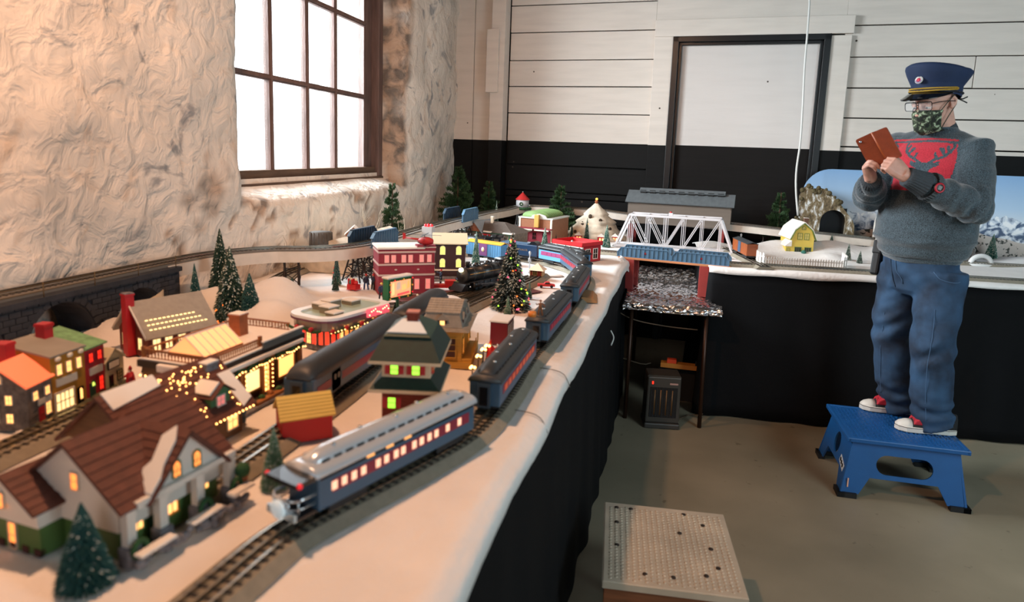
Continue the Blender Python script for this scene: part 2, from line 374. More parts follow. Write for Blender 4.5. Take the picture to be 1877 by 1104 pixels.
    jb.box(dl + .05, -0.02, 0, dl + .075, 0.03, dt - .045); jb.box(dr - .075, -0.02, 0, dr - .05, 0.03, dt - .045); jb.box(dl + .05, -.02, dt - .07, dr - .05, .03, dt - .045)
    jb.build('door_frame', dk, d, bevel=.003)
    hb = PW(1370, 270).z
    dm = two_tone('door_paint', 'd6d0cc', '0d0908', hb, 0.03)
    MB().box(dl + .075, 0.012, 0, dr - .075, 0.03, dt - .07).build('door_panel', dm, d)
wall_back()
# --- floor, ceiling, other walls
def floor():
    m = bpy.data.materials.new('concrete_floor'); m.use_nodes = True; nt = m.node_tree; L = nt.links; b = nt.nodes['Principled BSDF']; b.inputs['Roughness'].default_value = 0.5
    tc = nt.nodes.new('ShaderNodeTexCoord'); n = nt.nodes.new('ShaderNodeTexNoise'); n.inputs['Scale'].default_value = 1.7; n.inputs['Detail'].default_value = 9; L.new(tc.outputs['Object'], n.inputs['Vector'])
    r = nt.nodes.new('ShaderNodeValToRGB'); e = r.color_ramp.elements; e[0].position = .3; e[1].position = .7; e[0].color = (*hexc('7c7562'), 1); e[1].color = (*hexc('978d78'), 1); L.new(n.outputs['Fac'], r.inputs[0])
    v = nt.nodes.new('ShaderNodeTexNoise'); v.inputs['Scale'].default_value = 14; v.inputs['Detail'].default_value = 4; L.new(tc.outputs['Object'], v.inputs['Vector'])
    r2 = nt.nodes.new('ShaderNodeValToRGB'); e = r2.color_ramp.elements; e[0].position = .28; e[1].position = .33; e[0].color = (.35, .32, .3, 1); e[1].color = (1, 1, 1, 1); L.new(v.outputs['Fac'], r2.inputs[0])
    mx = nt.nodes.new('ShaderNodeMix'); mx.data_type = 'RGBA'; mx.blend_type = 'MULTIPLY'; mx.inputs[0].default_value = .6; L.new(r.outputs[0], mx.inputs[6]); L.new(r2.outputs[0], mx.inputs[7]); L.new(mx.outputs[2], b.inputs['Base Color'])
    bp = nt.nodes.new('ShaderNodeBump'); bp.inputs['Strength'].default_value = .1; L.new(v.outputs['Fac'], bp.inputs['Height']); L.new(bp.outputs[0], b.inputs['Normal'])
    struct(MB().box(-2.7, -3.2, -0.1, 4.6, 6.7, 0).build('floor', m))
floor()
wp = mat('plain_white_wall', '8c8a86', 0.8)
struct(MB().box(-2.7, -3.2, 3.4, 4.6, 6.7, 3.5).build('ceiling', mat('dark_ceiling_boards', '4a4038', 0.8)))
struct(MB().box(4.45, -3.1, 0, 4.55, 6.3, 3.4).build('wall_right', wp))
struct(MB().box(-2.6, -3.1, 0, 4.5, -3.0, 3.4).build('wall_rear', wp))
# --- hanging white cable in front of the door
c = [Vector((*PW(1482, -30, .35).xy, 3.4))] + [PW(x, y, 0.35) for x, y in ((1482, -30), (1484, 0), (1480, 60), (1475, 120), (1471, 200), (1467, 260), (1460, 310), (1459, 350), (1463, 400))]
o = MB().tube(smooth_path(c, 0.05), 0.0075, 8).build('power_cable', mat('white_cable', 'd8d8d4', 0.4)); tag(o, 'thin white electrical cable hanging in front of the white door', 'cable')
# ================================================================ layout tables, cloths, tracks, bridges
TZ = 0.95
snow = mat('cotton_snow', 'e9e4e0', 0.95, var=0.05, vscale=8, bump=0.35, bscale=45)
black_cloth = mat('black_drape_cloth', '08090c', 0.85, var=0.2, vscale=4, bump=0.2, bscale=300, spec=0.2)
plywood = mat('plywood', 'a8835c', 0.7, var=0.2, bump=0.1)
def edge_x(y): return -0.285 + (y - 1) * 0.026
def long_table():
    t = thing('layout_table', 'long layout table along the stone wall under white cotton snow', 'table', (-1.1, 2.5, 0))
    def L(x, y): return (x + 1.1, y - 2.5)
    b = MB(); pts = [L(-1.9, -0.7), L(edge_x(-.7) - .02, -0.7), L(edge_x(4.55) - .02, 4.55), L(-.22, 6.0), L(-1.9, 6.2)]
    b.prism([(p[0], p[1]) for p in pts], 0.885, 0.925, 'z'); b.build('tabletop', plywood, t)
    for x, y in ((-1.8, -.5), (-.45, -.5), (-1.8, 2.5), (-.4, 2.5), (-.36, 4.4), (-1.8, 5.9), (-.36, 5.8)):
        q = L(x, y); MB().box(q[0] - .035, q[1] - .035, 0, q[0] + .035, q[1] + .035, .885).build('leg', plywood, t)
long_table()
def pleat(path, name, label, z1=0.921, amp=0.006, grp=None):
    """hanging cloth along a floor path, gentle folds growing towards the hem"""
    P = smooth_path([(*p, 0) for p in path], 0.03) if len(path) > 2 else [Vector((*path[0], 0)).lerp(Vector((*path[1], 0)), i / 120) for i in range(121)]
    b = MB(); vs = []; fs = []; nz_ = 12; s = 0
    for i, p in enumerate(P):
        d = (P[min(i + 1, len(P) - 1)] - P[max(i - 1, 0)]).normalized(); n = Vector((d.y, -d.x, 0))
        for j in range(nz_ + 1):
            k = j / nz_; z = 0.008 + (z1 - .008) * (1 - k); q = noise.noise(Vector((i * 0.19, k * 0.5, len(name)))) * 2 + math.sin(i * 0.55) * .6
            vs.append(p + n * (0.002 + amp * q * (0.1 + 1.7 * k) + 0.03 * k) + Vector((0, 0, z)))
    for i in range(len(P) - 1):
        for j in range(nz_):
            a = i * (nz_ + 1) + j; fs.append((a, a + nz_ + 1, a + nz_ + 2, a + 1))
    b.add(vs, fs, 0, True); o = b.build(name, black_cloth); md = o.modifiers.new('thick', 'SOLIDIFY'); md.thickness = 0.003
    return tag(o, label, 'drape', grp)
pleat([(edge_x(-.7), -.7), (edge_x(1), 1), (edge_x(2.5), 2.5), (edge_x(4.0), 4.0), (edge_x(4.5), 4.52)], 'table_drape', 'black cloth hanging from the long table down to the floor')
pleat([(-.235, 4.56), (-.5, 4.6)], 'table_drape', 'short black cloth closing the far end of the long table', amp=.003)
def mounds(x, y):
    v = 0.003 * noise.noise(Vector((x * 3, y * 3, 0))) + 0.004 * noise.noise(Vector((x * 9, y * 9, 3)))
    for cx, cy, r, h in MOUNDS: 
        d2 = ((x - cx) ** 2 + (y - cy) ** 2) / (r * r)
        if d2 < 4: v += h * math.exp(-d2 * 1.6)
    return v
MOUNDS = [(-1.62, 2.25, .2, .11), (-1.52, 2.5, .16, .1), (-1.35, 2.2, .15, .085), (-1.42, 2.42, .12, .06), (-1.75, 1.9, .12, .06)]
def snow_cloth(name, label, x0, x1, ny0, ny1, edge, overhang, st=0.03, far=None):
    """cotton sheet on the table; the free edge folds over with a ragged hem. x1 may follow edge(y)"""
    b = MB(); ny = int((ny1 - ny0) / st); nx = 56; vs = []; fs = []
    for i in range(ny + 1):
        y = ny0 + (ny1 - ny0) * i / ny; xe = edge(y) + 0.008 + 0.004 * math.sin(y * 9)
        w = xe - x0
        for j in range(nx + 1):
            f = j / nx; f = 1 - (1 - f) ** 1.5; x = x0 + w * f
            z = TZ - 0.004 + mounds(x, y) * min(1, (xe - x) / 0.05)
            if xe - x < 0.03: z -= (1 - (xe - x) / .03) ** 2 * .012
            vs.append((x, y, z))
        rag = overhang * (1 + 0.35 * noise.noise(Vector((y * 4, 1, 1))) + .15 * noise.noise(Vector((y * 17, 1, 1))))
        for j, (dx, dz) in enumerate(((.009, .15), (.016, .4), (.021, 1.0))): vs.append((xe + dx, y, TZ - .014 - dz * rag))
    n = nx + 4
    for i in range(ny):
        for j in range(n - 1):
            a = i * n + j; fs.append((a, a + n, a + n + 1, a + 1))
    b.add(vs, fs, 0, True); o = b.build(name, snow); md = o.modifiers.new('thick', 'SOLIDIFY'); md.thickness = 0.005; md.offset = -1
    return tag(o, label, 'snow cloth')
snow_cloth('snow_blanket', 'white cotton snow sheet over the long table with a ragged hem over black cloth', -1.9, 0, -.7, 4.55, edge_x, 0.035)
# far end of the long table, behind its corner
def far_snow():
    b = MB(); vs = []; fs = []; nx, ny = 50, 36
    for i in range(ny + 1):
        for j in range(nx + 1):
            x = -1.9 + 1.70 * j / nx; y = 4.52 + 1.6 * i / ny - 0.0
            vs.append((x, y, TZ - .003 + mounds(x, y)))
    for i in range(ny):
        for j in range(nx): a = i * (nx + 1) + j; fs.append((a, a + 1, a + nx + 2, a + nx + 1))
    b.add(vs, fs, 0, True); o = b.build('snow_blanket', snow); md = o.modifiers.new('thick', 'SOLIDIFY'); md.thickness = .005; md.offset = -1
    tag(o, 'white cotton snow sheet in the far corner of the layout under the mountain village', 'snow cloth')
    # loose corner that hangs towards the bridge
    b = MB(); vs = []; fs = []
    for i in range(13):
        a = i / 12
        for j in range(9):
            k = j / 8; vs.append((-.235 + .055 * math.sin(k * 1.5) + .01 * math.sin(a * 5), 4.35 + a * .25 + .03 * k, TZ + .004 - .1 * (1 - math.cos(k * 1.5)) * (0.8 + .3 * math.sin(a * 3)) ))
    for i in range(12):
        for j in range(8): q = i * 9 + j; fs.append((q, q + 9, q + 10, q + 1))
    b.add(vs, fs, 0, True); o = b.build('snow_flap', snow); md = o.modifiers.new('thick', 'SOLIDIFY'); md.thickness = .006
    tag(o, 'loose white cotton corner drooping beside the left bridge pier', 'snow cloth')
far_snow()
# --- right table
RA = G(1306, 492, .94); RB = G(1877, 530, .93)
rdir = (RB - RA); rdir.z = 0; rdir.normalize(); rn = Vector((-rdir.y, rdir.x, 0))     # rn points to the back
def RT(u, v, z=TZ): p = RA + rdir * u + rn * v; return Vector((p.x, p.y, z))
RL = 3.2; RD = 1.15
def right_table():
    t = thing('layout_table', 'layout table behind the man under white cotton snow', 'table', RT(1.6, .5, 0))
    o = RT(1.6, .5, 0)
    b = MB(); b.prism([tuple((RT(u, v) - o).xy) for u, v in ((0.02, .02), (RL, .02), (RL, RD), (0.02, RD))], .885, .925, 'z'); b.build('tabletop', plywood, t)
    for u, v in ((.1, .1), (1.6, .1), (3.1, .1), (.1, 1.05), (1.6, 1.05), (3.1, 1.05)):
        q = RT(u, v, 0) - o; MB().box(q.x - .035, q.y - .035, 0, q.x + .035, q.y + .035, .885).build('leg', plywood, t)
    pleat([tuple(RT(-.0, .9).xy), tuple(RT(-.005, .3).xy), tuple(RT(.0, .04).xy), tuple(RT(.04, .0).xy), tuple(RT(.6, 0).xy), tuple(RT(2.0, 0).xy), tuple(RT(RL, 0).xy)], 'table_drape', 'black cloth hanging to the floor behind the man and his blue stool', amp=.008)
    b = MB(); vs = []; fs = []; nu, nv = 90, 34
    for i in range(nu + 1):
        u = -.02 + (RL + .02) * i / nu
        hem = .032 + .008 * math.sin(u * 3) + .004 * math.sin(u * 13)
        rows = [(-.026, -hem), (-.024, -hem * .5), (-.016, -.008), (-.004, 0)] + [(RD * k / nv, 0) for k in range(1, nv + 1)]
        for v, dz in rows:
            p = RT(u, v); z = TZ + dz
            if dz == 0: z += .003 * noise.noise(Vector((p.x * 5, p.y * 5, 0)))
            for cu, cv, r, h in ((.55, .92, .22, .08), (.95, .95, .3, .10), (1.35, .9, .2, .09), (0.1, .95, .2, .05), (.85, .6, .12, .03), (2.3, 1.0, .3, .05)):
                d2 = ((u - cu) ** 2 + (v - cv) ** 2) / r / r
                z += h * math.exp(-d2 * 1.5) if d2 < 4 else 0
            vs.append((p.x, p.y, z))
    n = nv + 4
    for i in range(nu):
        for j in range(n - 1): a = i * n + j; fs.append((a, a + n, a + n + 1, a + 1))
    b.add(vs, fs, 0, True); q = b.build('snow_blanket', snow); md = q.modifiers.new('thick', 'SOLIDIFY'); md.thickness = .006
    tag(q, 'white cotton snow sheet on the table behind the man, hem along the black cloth', 'snow cloth')
right_table()
# --- tracks
steel = mat('rail_steel', 'b9b4aa', 0.22, 1.0); dark_rail = mat('centre_rail', '8d8473', 0.35, .9)
ballast = mat('grey_roadbed', '8a8272', 0.8, var=.12, vscale=60, bump=.2, bscale=400); tie_m = mat('dark_ties', '2b2622', 0.6)
def sweep(b, P, sec, mi=0, closed_sec=True, smooth=False):
    vs = []; fs = []; n = len(sec)
    for i, p in enumerate(P):
        d = (P[min(i + 1, len(P) - 1)] - P[max(i - 1, 0)]); d.z = 0; d.normalize(); nn = Vector((d.y, -d.x, 0))
        for o, z in sec: vs.append(p + nn * o + Vector((0, 0, z)))
    for i in range(len(P) - 1):
        for k in range(n if closed_sec else n - 1): a = i * n + k; c = i * n + (k + 1) % n; fs.append((a, c, c + n, a + n))
    if closed_sec: fs.append(tuple(range(n))); fs.append(tuple(range(len(P) * n - 1, (len(P) - 1) * n - 1, -1)))
    b.add(vs, fs, mi, smooth); return b
BED = [(-.056, 0), (-.036, .016), (.036, .016), (.056, 0)]; GA = .0225
def track(label, pts, bed=BED, group='model railway tracks', tie_step=.016, name='railway_track', bedmat=None):
    P = smooth_path(pts, .025); c = P[0].copy(); P = [p - c for p in P]
    t = thing(name, label, 'track', c, 0, group)
    b = MB(); sweep(b, P, bed); b.build('roadbed', bedmat or ballast, t); h = bed[1][1]
    for o, m, nm in ((-GA, steel, 'rail'), (0, dark_rail, 'centre_rail'), (GA, steel, 'rail')):
        b = MB(); sweep(b, P, [(o - .0022, h), (o - .0022, h + .0075), (o + .0022, h + .0075), (o + .0022, h)]); b.build(nm, m, t)
    b = MB(); Q = smooth_path([p for p in P[::3]] + [P[-1]], tie_step)
    for i, p in enumerate(Q[:-1]):
        d = Q[i + 1] - p; a = math.atan2(d.y, d.x); b.cbox(p + Vector((0, 0, h + .0012)), (.006, .064, .0024), rz=a)
    b.build('ties', tie_m, t, kind='stuff')
    return t
def z_(pts, z=TZ): return [(x, y, z) for x, y in pts]
MAIN = [(-.62, .35), (-.60, .60), (-.59, .75), (-.574, .93), (-.54, 1.03), (-.455, 1.238), (-.39, 1.44), (-.373, 1.70), (-.374, 1.99), (-.358, 2.295), (-.345, 2.706), (-.343, 3.1), (-.35, 3.45), (-.40, 3.68), (-.53, 3.88), (-.70, 4.02), (-.95, 4.12), (-1.2, 4.1)]
track('outer railway track along the front edge of the long table under the passenger train', z_(MAIN))
track('straight railway track in the left foreground between the shops and the lit lodge', z_([(-1.24, .3), (-1.27, .9), (-1.28, 1.6), (-1.30, 2.0), (-1.2, 2.35), (-.98, 2.62), (-.8, 2.80), (-.75, 3.3)]))
track('railway track under the grey baggage car', z_([(-.80, 1.0), (-.79, 1.5), (-.80, 2.2), (-.74, 2.8), (-.62, 3.3), (-.60, 3.6)]))
track('curved railway track near the stone wall under the timber trestle', z_([(-1.6, 2.5), (-1.72, 2.75), (-1.80, 3.1), (-1.80, 3.5), (-1.74, 4.0), (-1.7, 4.8), (-1.5, 5.3)]))
track('railway track crossing the far end of the long table towards the bridge', z_([(-1.5, 4.62), (-1.1, 4.62), (-.7, 4.62), (-.3, 4.58), (-.17, 4.56)]))
track('front railway track on the white table behind the man', [tuple(RT(u, .1)) for u in (.0, .8, 1.6, 2.4, 3.1)])
track('short railway track running back under the orange and blue boxcar', [tuple(RT(u, v, TZ + .003)) for u, v in ((.31, .0), (.27, .3), (.23, .6), (.17, .95))])
track('rear railway track along the mural behind the man', [tuple(RT(u, .80)) for u in (1.05, 1.8, 2.4, 3.1)])
# --- elevated line along the walls
fascia = mat('white_painted_board', 'd8cfc4', 0.6, var=.08)
ELB = [(-1.87, .55), (-1.87, 1.0), (-1.86, 1.6), (-1.85, 2.2), (-1.82, 2.5), (-1.70, 2.72), (-1.54, 2.82), (-1.44, 2.95), (-1.39, 3.2), (-1.38, 4.0), (-1.32, 5.04), (-1.26, 5.45)]
def elev():
    pts = [(x, y, 1.125) for x, y in ELB]
    back = [(960, 377), (1030, 380), (1102, 385), (1148, 391), (1240, 400), (1338, 409), (1448, 421), (1570, 434), (1660, 443)]
    for px, py in back:
        p = PW(px, py, 0.42 if px > 1000 else .5); pts.append((p.x, p.y, p.z - .012))
    EL = smooth_path(pts, .03)
    t = track('raised railway line running round the walls on white boards', pts, bed=[(-.05, 0), (-.05, .012), (.05, .012), (.05, 0)], name='elevated_track', bedmat=mat('grey_deck', '6f6a63', .7))
    c = t.location.copy(); b = MB(); sweep(b, [p - c for p in EL if p.y > 2.2 or p.x > -1], [(-.056, -.045), (-.056, .004), (-.05, .004), (-.05, -.0), (.05, -.0), (.05, .004), (.056, .004), (.056, -.045)]); b.build('white_board', fascia, t)
    return EL
EL = elev()
# --- stone arched viaduct under the raised line
def viaduct():
    xf, xb = -1.775, -1.925; y0 = .7; y1 = 2.25; zt = 1.12
    t = thing('stone_viaduct', 'dark stone viaduct with round arches in the left background', 'viaduct', (xf, y0, TZ))
    arches = [(PX(-40, 600, xf).y, .11), (PX(116, 559, xf).y, .14), (PX(262, 524, xf).y, .14)]
    arches = [(1.39, .12), (1.715, .125), (2.04, .11)]
    brick = mat('dark_viaduct_stone', '2c3038', 0.8, var=.3, vscale=25, bump=.3)
    poly = [(y1 - y0, zt - TZ), (0, zt - TZ), (0, 0)]
    for cy, r in arches:
        poly.append((cy - r - y0, 0))
        for k in range(13): a = PI - PI * k / 12; poly.append((cy - y0 + r * math.cos(a), .02 + r * .98 * math.sin(a)))
        poly.append((cy + r - y0, 0))
    poly.append((y1 - y0, 0))
    b = MB(); b.prism(poly, xb - xf, -.006, 'x'); b.build('arched_wall', brick, t)
    b = MB(); b.box(xb - xf, 0, zt - TZ - .012, .008, y1 - y0, zt - TZ + .005); b.build('coping', brick, t)
    me = MB().box(-.008, 0, 0, 0, .036, .0165).mesh('stone', brick); n = 0
    rows = 9
    for j in range(rows):
        z = .002 + j * .0185
        for i in range(-1, 40):
            y = i * .039 + (j % 2) * .0195
            if y < 0 or y + .036 > y1 - y0: continue
            if any(((y + .018 + y0 - cy) ** 2 + (z + .008 - .02) ** 2) ** .5 < r + .014 for cy, r in arches): continue
            if n < 290: link('stone', me, t, (R.uniform(0, .002), y, z)); n += 1
    vo = MB()
    for cy, r in arches:
        for k in range(15):
            a = PI * (k + .5) / 15; vo.M = Matrix.Translation((0.001, cy - y0 + (r + .009) * math.cos(a), .02 + (r + .009) * math.sin(a))) @ Matrix.Rotation(a, 4, 'X')
            vo.box(-.006, -.009, -.0105, .001, .009, .0105)
    vo.M = None; vo.build('arch_stones', brick, t, kind='stuff')
    rl = MB()
    for k in range(9):
        y = k * .19; rl.tube([(.004, y, zt - TZ), (.004, y, zt - TZ + .05)], .0018, 5)
    for z in (.025, .045): rl.tube([(.004, 0, zt - TZ + z), (.004, y1 - y0, zt - TZ + z)], .0015, 5)
    rl.build('handrail', mat('brass_wire', '6d5a3c', .5, .6), t)
viaduct()
# --- water table covered with crumpled foil
def foil():
    c = G(1215, 545, .745); A = G(1138, 547, .74); B = G(1306, 556, .74)
    t = thing('folding_table', 'low folding table covered with crumpled foil as a river', 'table', (.06, 4.6, 0))
    o = Vector((.06, 4.6, 0))
    b = MB(); x0, x1 = -.165, .335; y0, y1 = 4.05, 5.5
    b.box(x0 - o.x, y0 - o.y, .705, x1 - o.x, y1 - o.y, .735); b.build('tabletop', mat('dark_table_edge', '1c1512', .6), t)
    lm = mat('brown_metal_leg', '3a2418', 0.4, .5)
    for x, y, dx in ((.315, 4.08, .01), (-.12, 4.1, .0), (.29, 5.3, 0), (-.12, 5.3, 0)):
        MB().tube([(x - o.x, y - o.y, .71), (x - o.x + dx, y - o.y, .0)], .0125, 10).build('leg', lm, t)
    f = MB(); vs = []; fs = []; nx, ny = 90, 150; ov = 14
    for i in range(-ov, ny + 1):
        for j in range(-4, nx + 5):
            x = x0 + (x1 + (.05 if i < 14 else .05 * max(0, 1 - (i - 14) / 4)) - x0) * min(max(j, 0), nx) / nx; y = y0 + (y1 - y0) * max(i, 0) / ny; z = .74
            if i < 0: z += i * .0028; y -= .012 * (1 - math.exp(i * .5)) 
            if j < 0: x -= .01; z += j * .006
            if j > nx: x += .01; z -= (j - nx) * .006
            q = noise.voronoi(Vector((x * 16, y * 20, z * 40)))[0]; w = (q[1] - q[0]) * .012 + noise.noise(Vector((x * 45, y * 60, z * 60))) * .005
            w2 = noise.noise(Vector((x * 8, y * 30, 0))) * .006
            if i < 0: y -= w * .9; z += w2 * .5 - .004 * math.sin(x * 11)
            else: z += w + w2
            if j < 0 or j > nx: x += w
            vs.append((x, y, z))
    n = nx + 9
    for i in range(ny + ov):
        for j in range(n - 1): a = i * n + j; fs.append((a, a + 1, a + n + 1, a + n))
    f.add(vs, fs, 0, False); q = f.build('foil_sheet', mat('crumpled_foil', 'e4e4e8', 0.2, 1.0)); tag(q, 'crumpled silver foil sheet forming the river under the bridge', 'foil')
foil()
# --- bridges
blue_g = mat('blue_bridge_plastic', '51748f', .45, var=.08); red_p = mat('red_brown_pier', '8e2f2c', .5, var=.1)
white_s = mat('silver_white_plastic', 'cfcdd0', .4)
BL = PY(1146, 474, 4.5); 
def girder_bridge():
    A = G(1147, 476, .955); B = RT(.02, .10, .955)
    A = Vector((-.215, 4.47, .94)); B = Vector((.50, 4.36, .94)); B = RT(.05, .03, .94)
    dd = (B - A); L = dd.length; ang = math.atan2(dd.y, dd.x)
    t = thing('bridge_deck', 'flat wooden deck carrying the front track over the foil river', 'bridge', A, ang)
    MB().box(-.03, 0.0, 0, L + .06, .19, .014).build('board', mat('pine_board', 'b9784f', .6, var=.15, stretch=(.2, 1, 1)), t, bevel=.002)
    for i, x in enumerate((.045, L - .09)):
        z0 = .745; q = thing('bridge_pier', ['dark red wooden pier at the left end of the front bridge', 'dark red wooden pier at the right end of the front bridge'][i], 'pier', A + Vector((math.cos(ang) * x, math.sin(ang) * x, z0 - A.z)), ang, 'red bridge piers')
        MB().box(-.035, .0, 0, .035, .03, .94 - z0 - .0).build('post', red_p, q, bevel=.003)
        MB().box(-.035, .14, 0, .035, .17, .94 - z0).build('post', red_p, q, bevel=.003); MB().box(-.02, .03, .06, .02, .14, .09).build('brace', red_p, q)
    # two plate girders standing on the deck, front side and rear side
    Lg = (L + .08) / 2
    for k, (x, yy) in enumerate(((-.035, .008), (-.035 + Lg + .004, .008), (-.035, .165), (-.035 + Lg + .004, .165))):
        g = thing('plate_girder', ['slate blue ribbed plate girder with a red round emblem, left half of the bridge side', 'slate blue ribbed plate girder with a red round emblem, right half of the bridge side', 'far blue plate girder behind the left one', 'far blue plate girder behind the right one'][k], 'girder', A + Matrix.Rotation(ang, 3, 'Z') @ Vector((x, yy, .014)), ang, 'blue plate girders of the bridge')
        h = .062; c = .03
        b = MB(); b.prism([(0, 0), (Lg, 0), (Lg, h - c), (Lg - c * .8, h), (c * .8, h), (0, h - c)], 0, .004, 'y'); b.build('web', blue_g, g)
        fl = MB()
        for p, q in (((0, 0, .002), (Lg, 0, .002)), ((0, 0, h - c), (c * .8, 0, h)), ((c * .8, 0, h), (Lg - c * .8, 0, h)), ((Lg - c * .8, 0, h), (Lg, 0, h - c)), ((0, 0, 0), (0, 0, h - c)), ((Lg, 0, 0), (Lg, 0, h - c))):
            fl.bar(p, q, .014, .003)
        fl.build('flange', blue_g, g)
        rm = MB().box(-.0015, -.007, 0, .0015, .0, h - .004).mesh('rib', blue_g)
        for i in range(1, 12):
            x2 = Lg * i / 12; zz = min(1, (h - c + x2 / .8 * 1.0) / h, (h - c + (Lg - x2) / .8) / h)
            link('rib', rm, g, (x2, 0, .001), sc=(1, 1, max(.5, zz)))
        if k < 2: MB().lathe([(.0, 0), (.0075, 0), (.0075, .0015), (0, .0015)], 14, (Lg * .52, -.0018, h * .5), axis='y').build('emblem', mat('red_emblem', 'a8303a', .5), g)
girder_bridge()
def truss_bridge():
    A = G(1132, 446, .955); A = Vector((-.30, 5.0, .955)); B = Vector((.515, 4.90, .955))
    dd = B - A; L = dd.length; ang = math.atan2(dd.y, dd.x); h = .235; w = .16; s = .012
    t = thing('truss_bridge', 'white and silver through truss railway bridge behind the blue girders', 'bridge', A, ang)
    x0, x1 = L * .115, L * .885; n = 5
    for y in (0, w):
        MB().bar((0, y, .006), (L, y, .006), s, .018).build('bottom_chord', white_s, t)
        MB().bar((x0, y, h), (x1, y, h), s, .016).build('top_chord', white_s, t)
        for a, c in (((0, y, 0), (x0, y, h)), ((L, y, 0), (x1, y, h))): MB().bar(a, c, s, .014).build('end_post', white_s, t)
        for i in range(n + 1):
            x = x0 + (x1 - x0) * i / n
            MB().bar((x - .006, y, 0), (x - .006, y, h), .004).bar((x + .006, y, 0), (x + .006, y, h), .004).build('post', white_s, t)
            if i < n:
                xa, xb = x, x + (x1 - x0) / n
                p, q = ((xa, y, h), (xb, y, 0)) if i in (0, 1) else (((xa, y, 0), (xb, y, h)) if i in (3, 4) else ((xa, y, 0), (xb, y, h)))
                for o in (-.006, .006): MB().bar((p[0] + o, p[1], p[2]), (q[0] + o, q[1], q[2]), .004).build('diagonal', white_s, t)
    for i in range(n + 1):
        x = x0 + (x1 - x0) * i / n; MB().bar((x, 0, h), (x, w, h), .008).build('cross_brace', white_s, t)
        if i < n: MB().bar((x, 0, h), (x + (x1 - x0) / n, w, h), .004).build('sway_brace', white_s, t)
    MB().box(-.02, 0, -.012, L + .02, w, .0).build('deck', mat('grey_deck2', '8a8784', .6), t)
    c = A + dd * .47
    q = thing('signal_lamp', 'tiny white signal box with a red cap on top of the truss bridge', 'lamp', (c.x, c.y + .02, c.z + h + .008), ang)
    MB().box(-.014, -.01, 0, .014, .01, .02).build('body', white_s, q); MB().lathe([(.009, .02), (.008, .028), (0, .03)], 10, mi=0).build('red_cap', mat('red_cap', 'c02020', .4), q)
truss_bridge()
def covered_shed():
    zt = PW(1150, 345, .42).z
    A = PW(1150, 392, .55); B = PW(1338, 415, .55); zb = 1.075
    A.z = zb; dd = (B - A); dd.z = 0; L = dd.length; ang = math.atan2(dd.y, dd.x); w = .26; hw = .185
    t = thing('covered_bridge', 'long grey wooden covered bridge over the raised track behind the truss bridge', 'bridge', A, ang)
    gm = mat('grey_brown_boards', '6b6158', .75, var=.12, stretch=(.3, 1, 3), vscale=12); rm = mat('grey_shingle_roof', '5d6468', .7, var=.15, vscale=40, stretch=(1, .2, 1))
    b = MB(); b.box(0, 0, 0, L, .008, hw); b.box(0, w - .008, 0, L, w, hw)
    b.box(0, 0, hw - .04, .006, w, hw); b.box(L - .006, 0, hw - .04, L, w, hw); b.build('side_wall', gm, t)
    for i in range(4): 
        x = L * (.08 + .235 * i); MB().box(x, -.003, hw - .016, x + L * .14, 0, hw - .007).build('vent_slot', mat('slot_black', '0b0a0a', .8), t)
    o = .02; rh = .075
    b = MB(); b.slab((-o, -.025, hw - .012), (L + o, -.025, hw - .012), (L + o, w / 2, hw + rh), (-o, w / 2, hw + rh), .008); b.slab((-o, w / 2, hw + rh), (L + o, w / 2, hw + rh), (L + o, w + .025, hw - .012), (-o, w + .025, hw - .012), .008)
    b.build('roof', rm, t)
    b = MB(); b.slab((L * .09, w / 2 - .045, hw + rh - .01 + .006), (L * .93, w / 2 - .045, hw + rh - .01 + .006), (L * .93, w / 2 + .004, hw + rh + .022), (L * .09, w / 2 + .004, hw + rh + .022), .005)
    b.slab((L * .09, w / 2, hw + rh + .022), (L * .93, w / 2, hw + rh + .022), (L * .93, w / 2 + .045, hw + rh), (L * .09, w / 2 + .045, hw + rh), .005); b.build('roof_monitor', rm, t)
    for i in range(9):
        x = L * (.1 + .095 * i); MB().box(x, w / 2 - .04, hw + rh - .02, x + .045, w / 2 - .034, hw + rh + .004).build('louvre', mat('slot_black', '0b0a0a', .8), t)
    for i, x in enumerate((.03, L - .06)):
        p = A + Matrix.Rotation(ang, 3, 'Z') @ Vector((x, .03, 0)); q = thing('bridge_pier', ['dark red wooden pier under the left end of the covered bridge', 'dark red wooden pier under the right end of the covered bridge'][i], 'pier', (p.x, p.y, TZ - .0), ang, 'red bridge piers')
        MB().box(-.02, 0, -.2 if True else 0, .02, .03, zb - TZ - .002).build('post', red_p, q); MB().box(-.02, .16, -.2, .02, .19, zb - TZ - .002).build('post', red_p, q)
covered_shed()
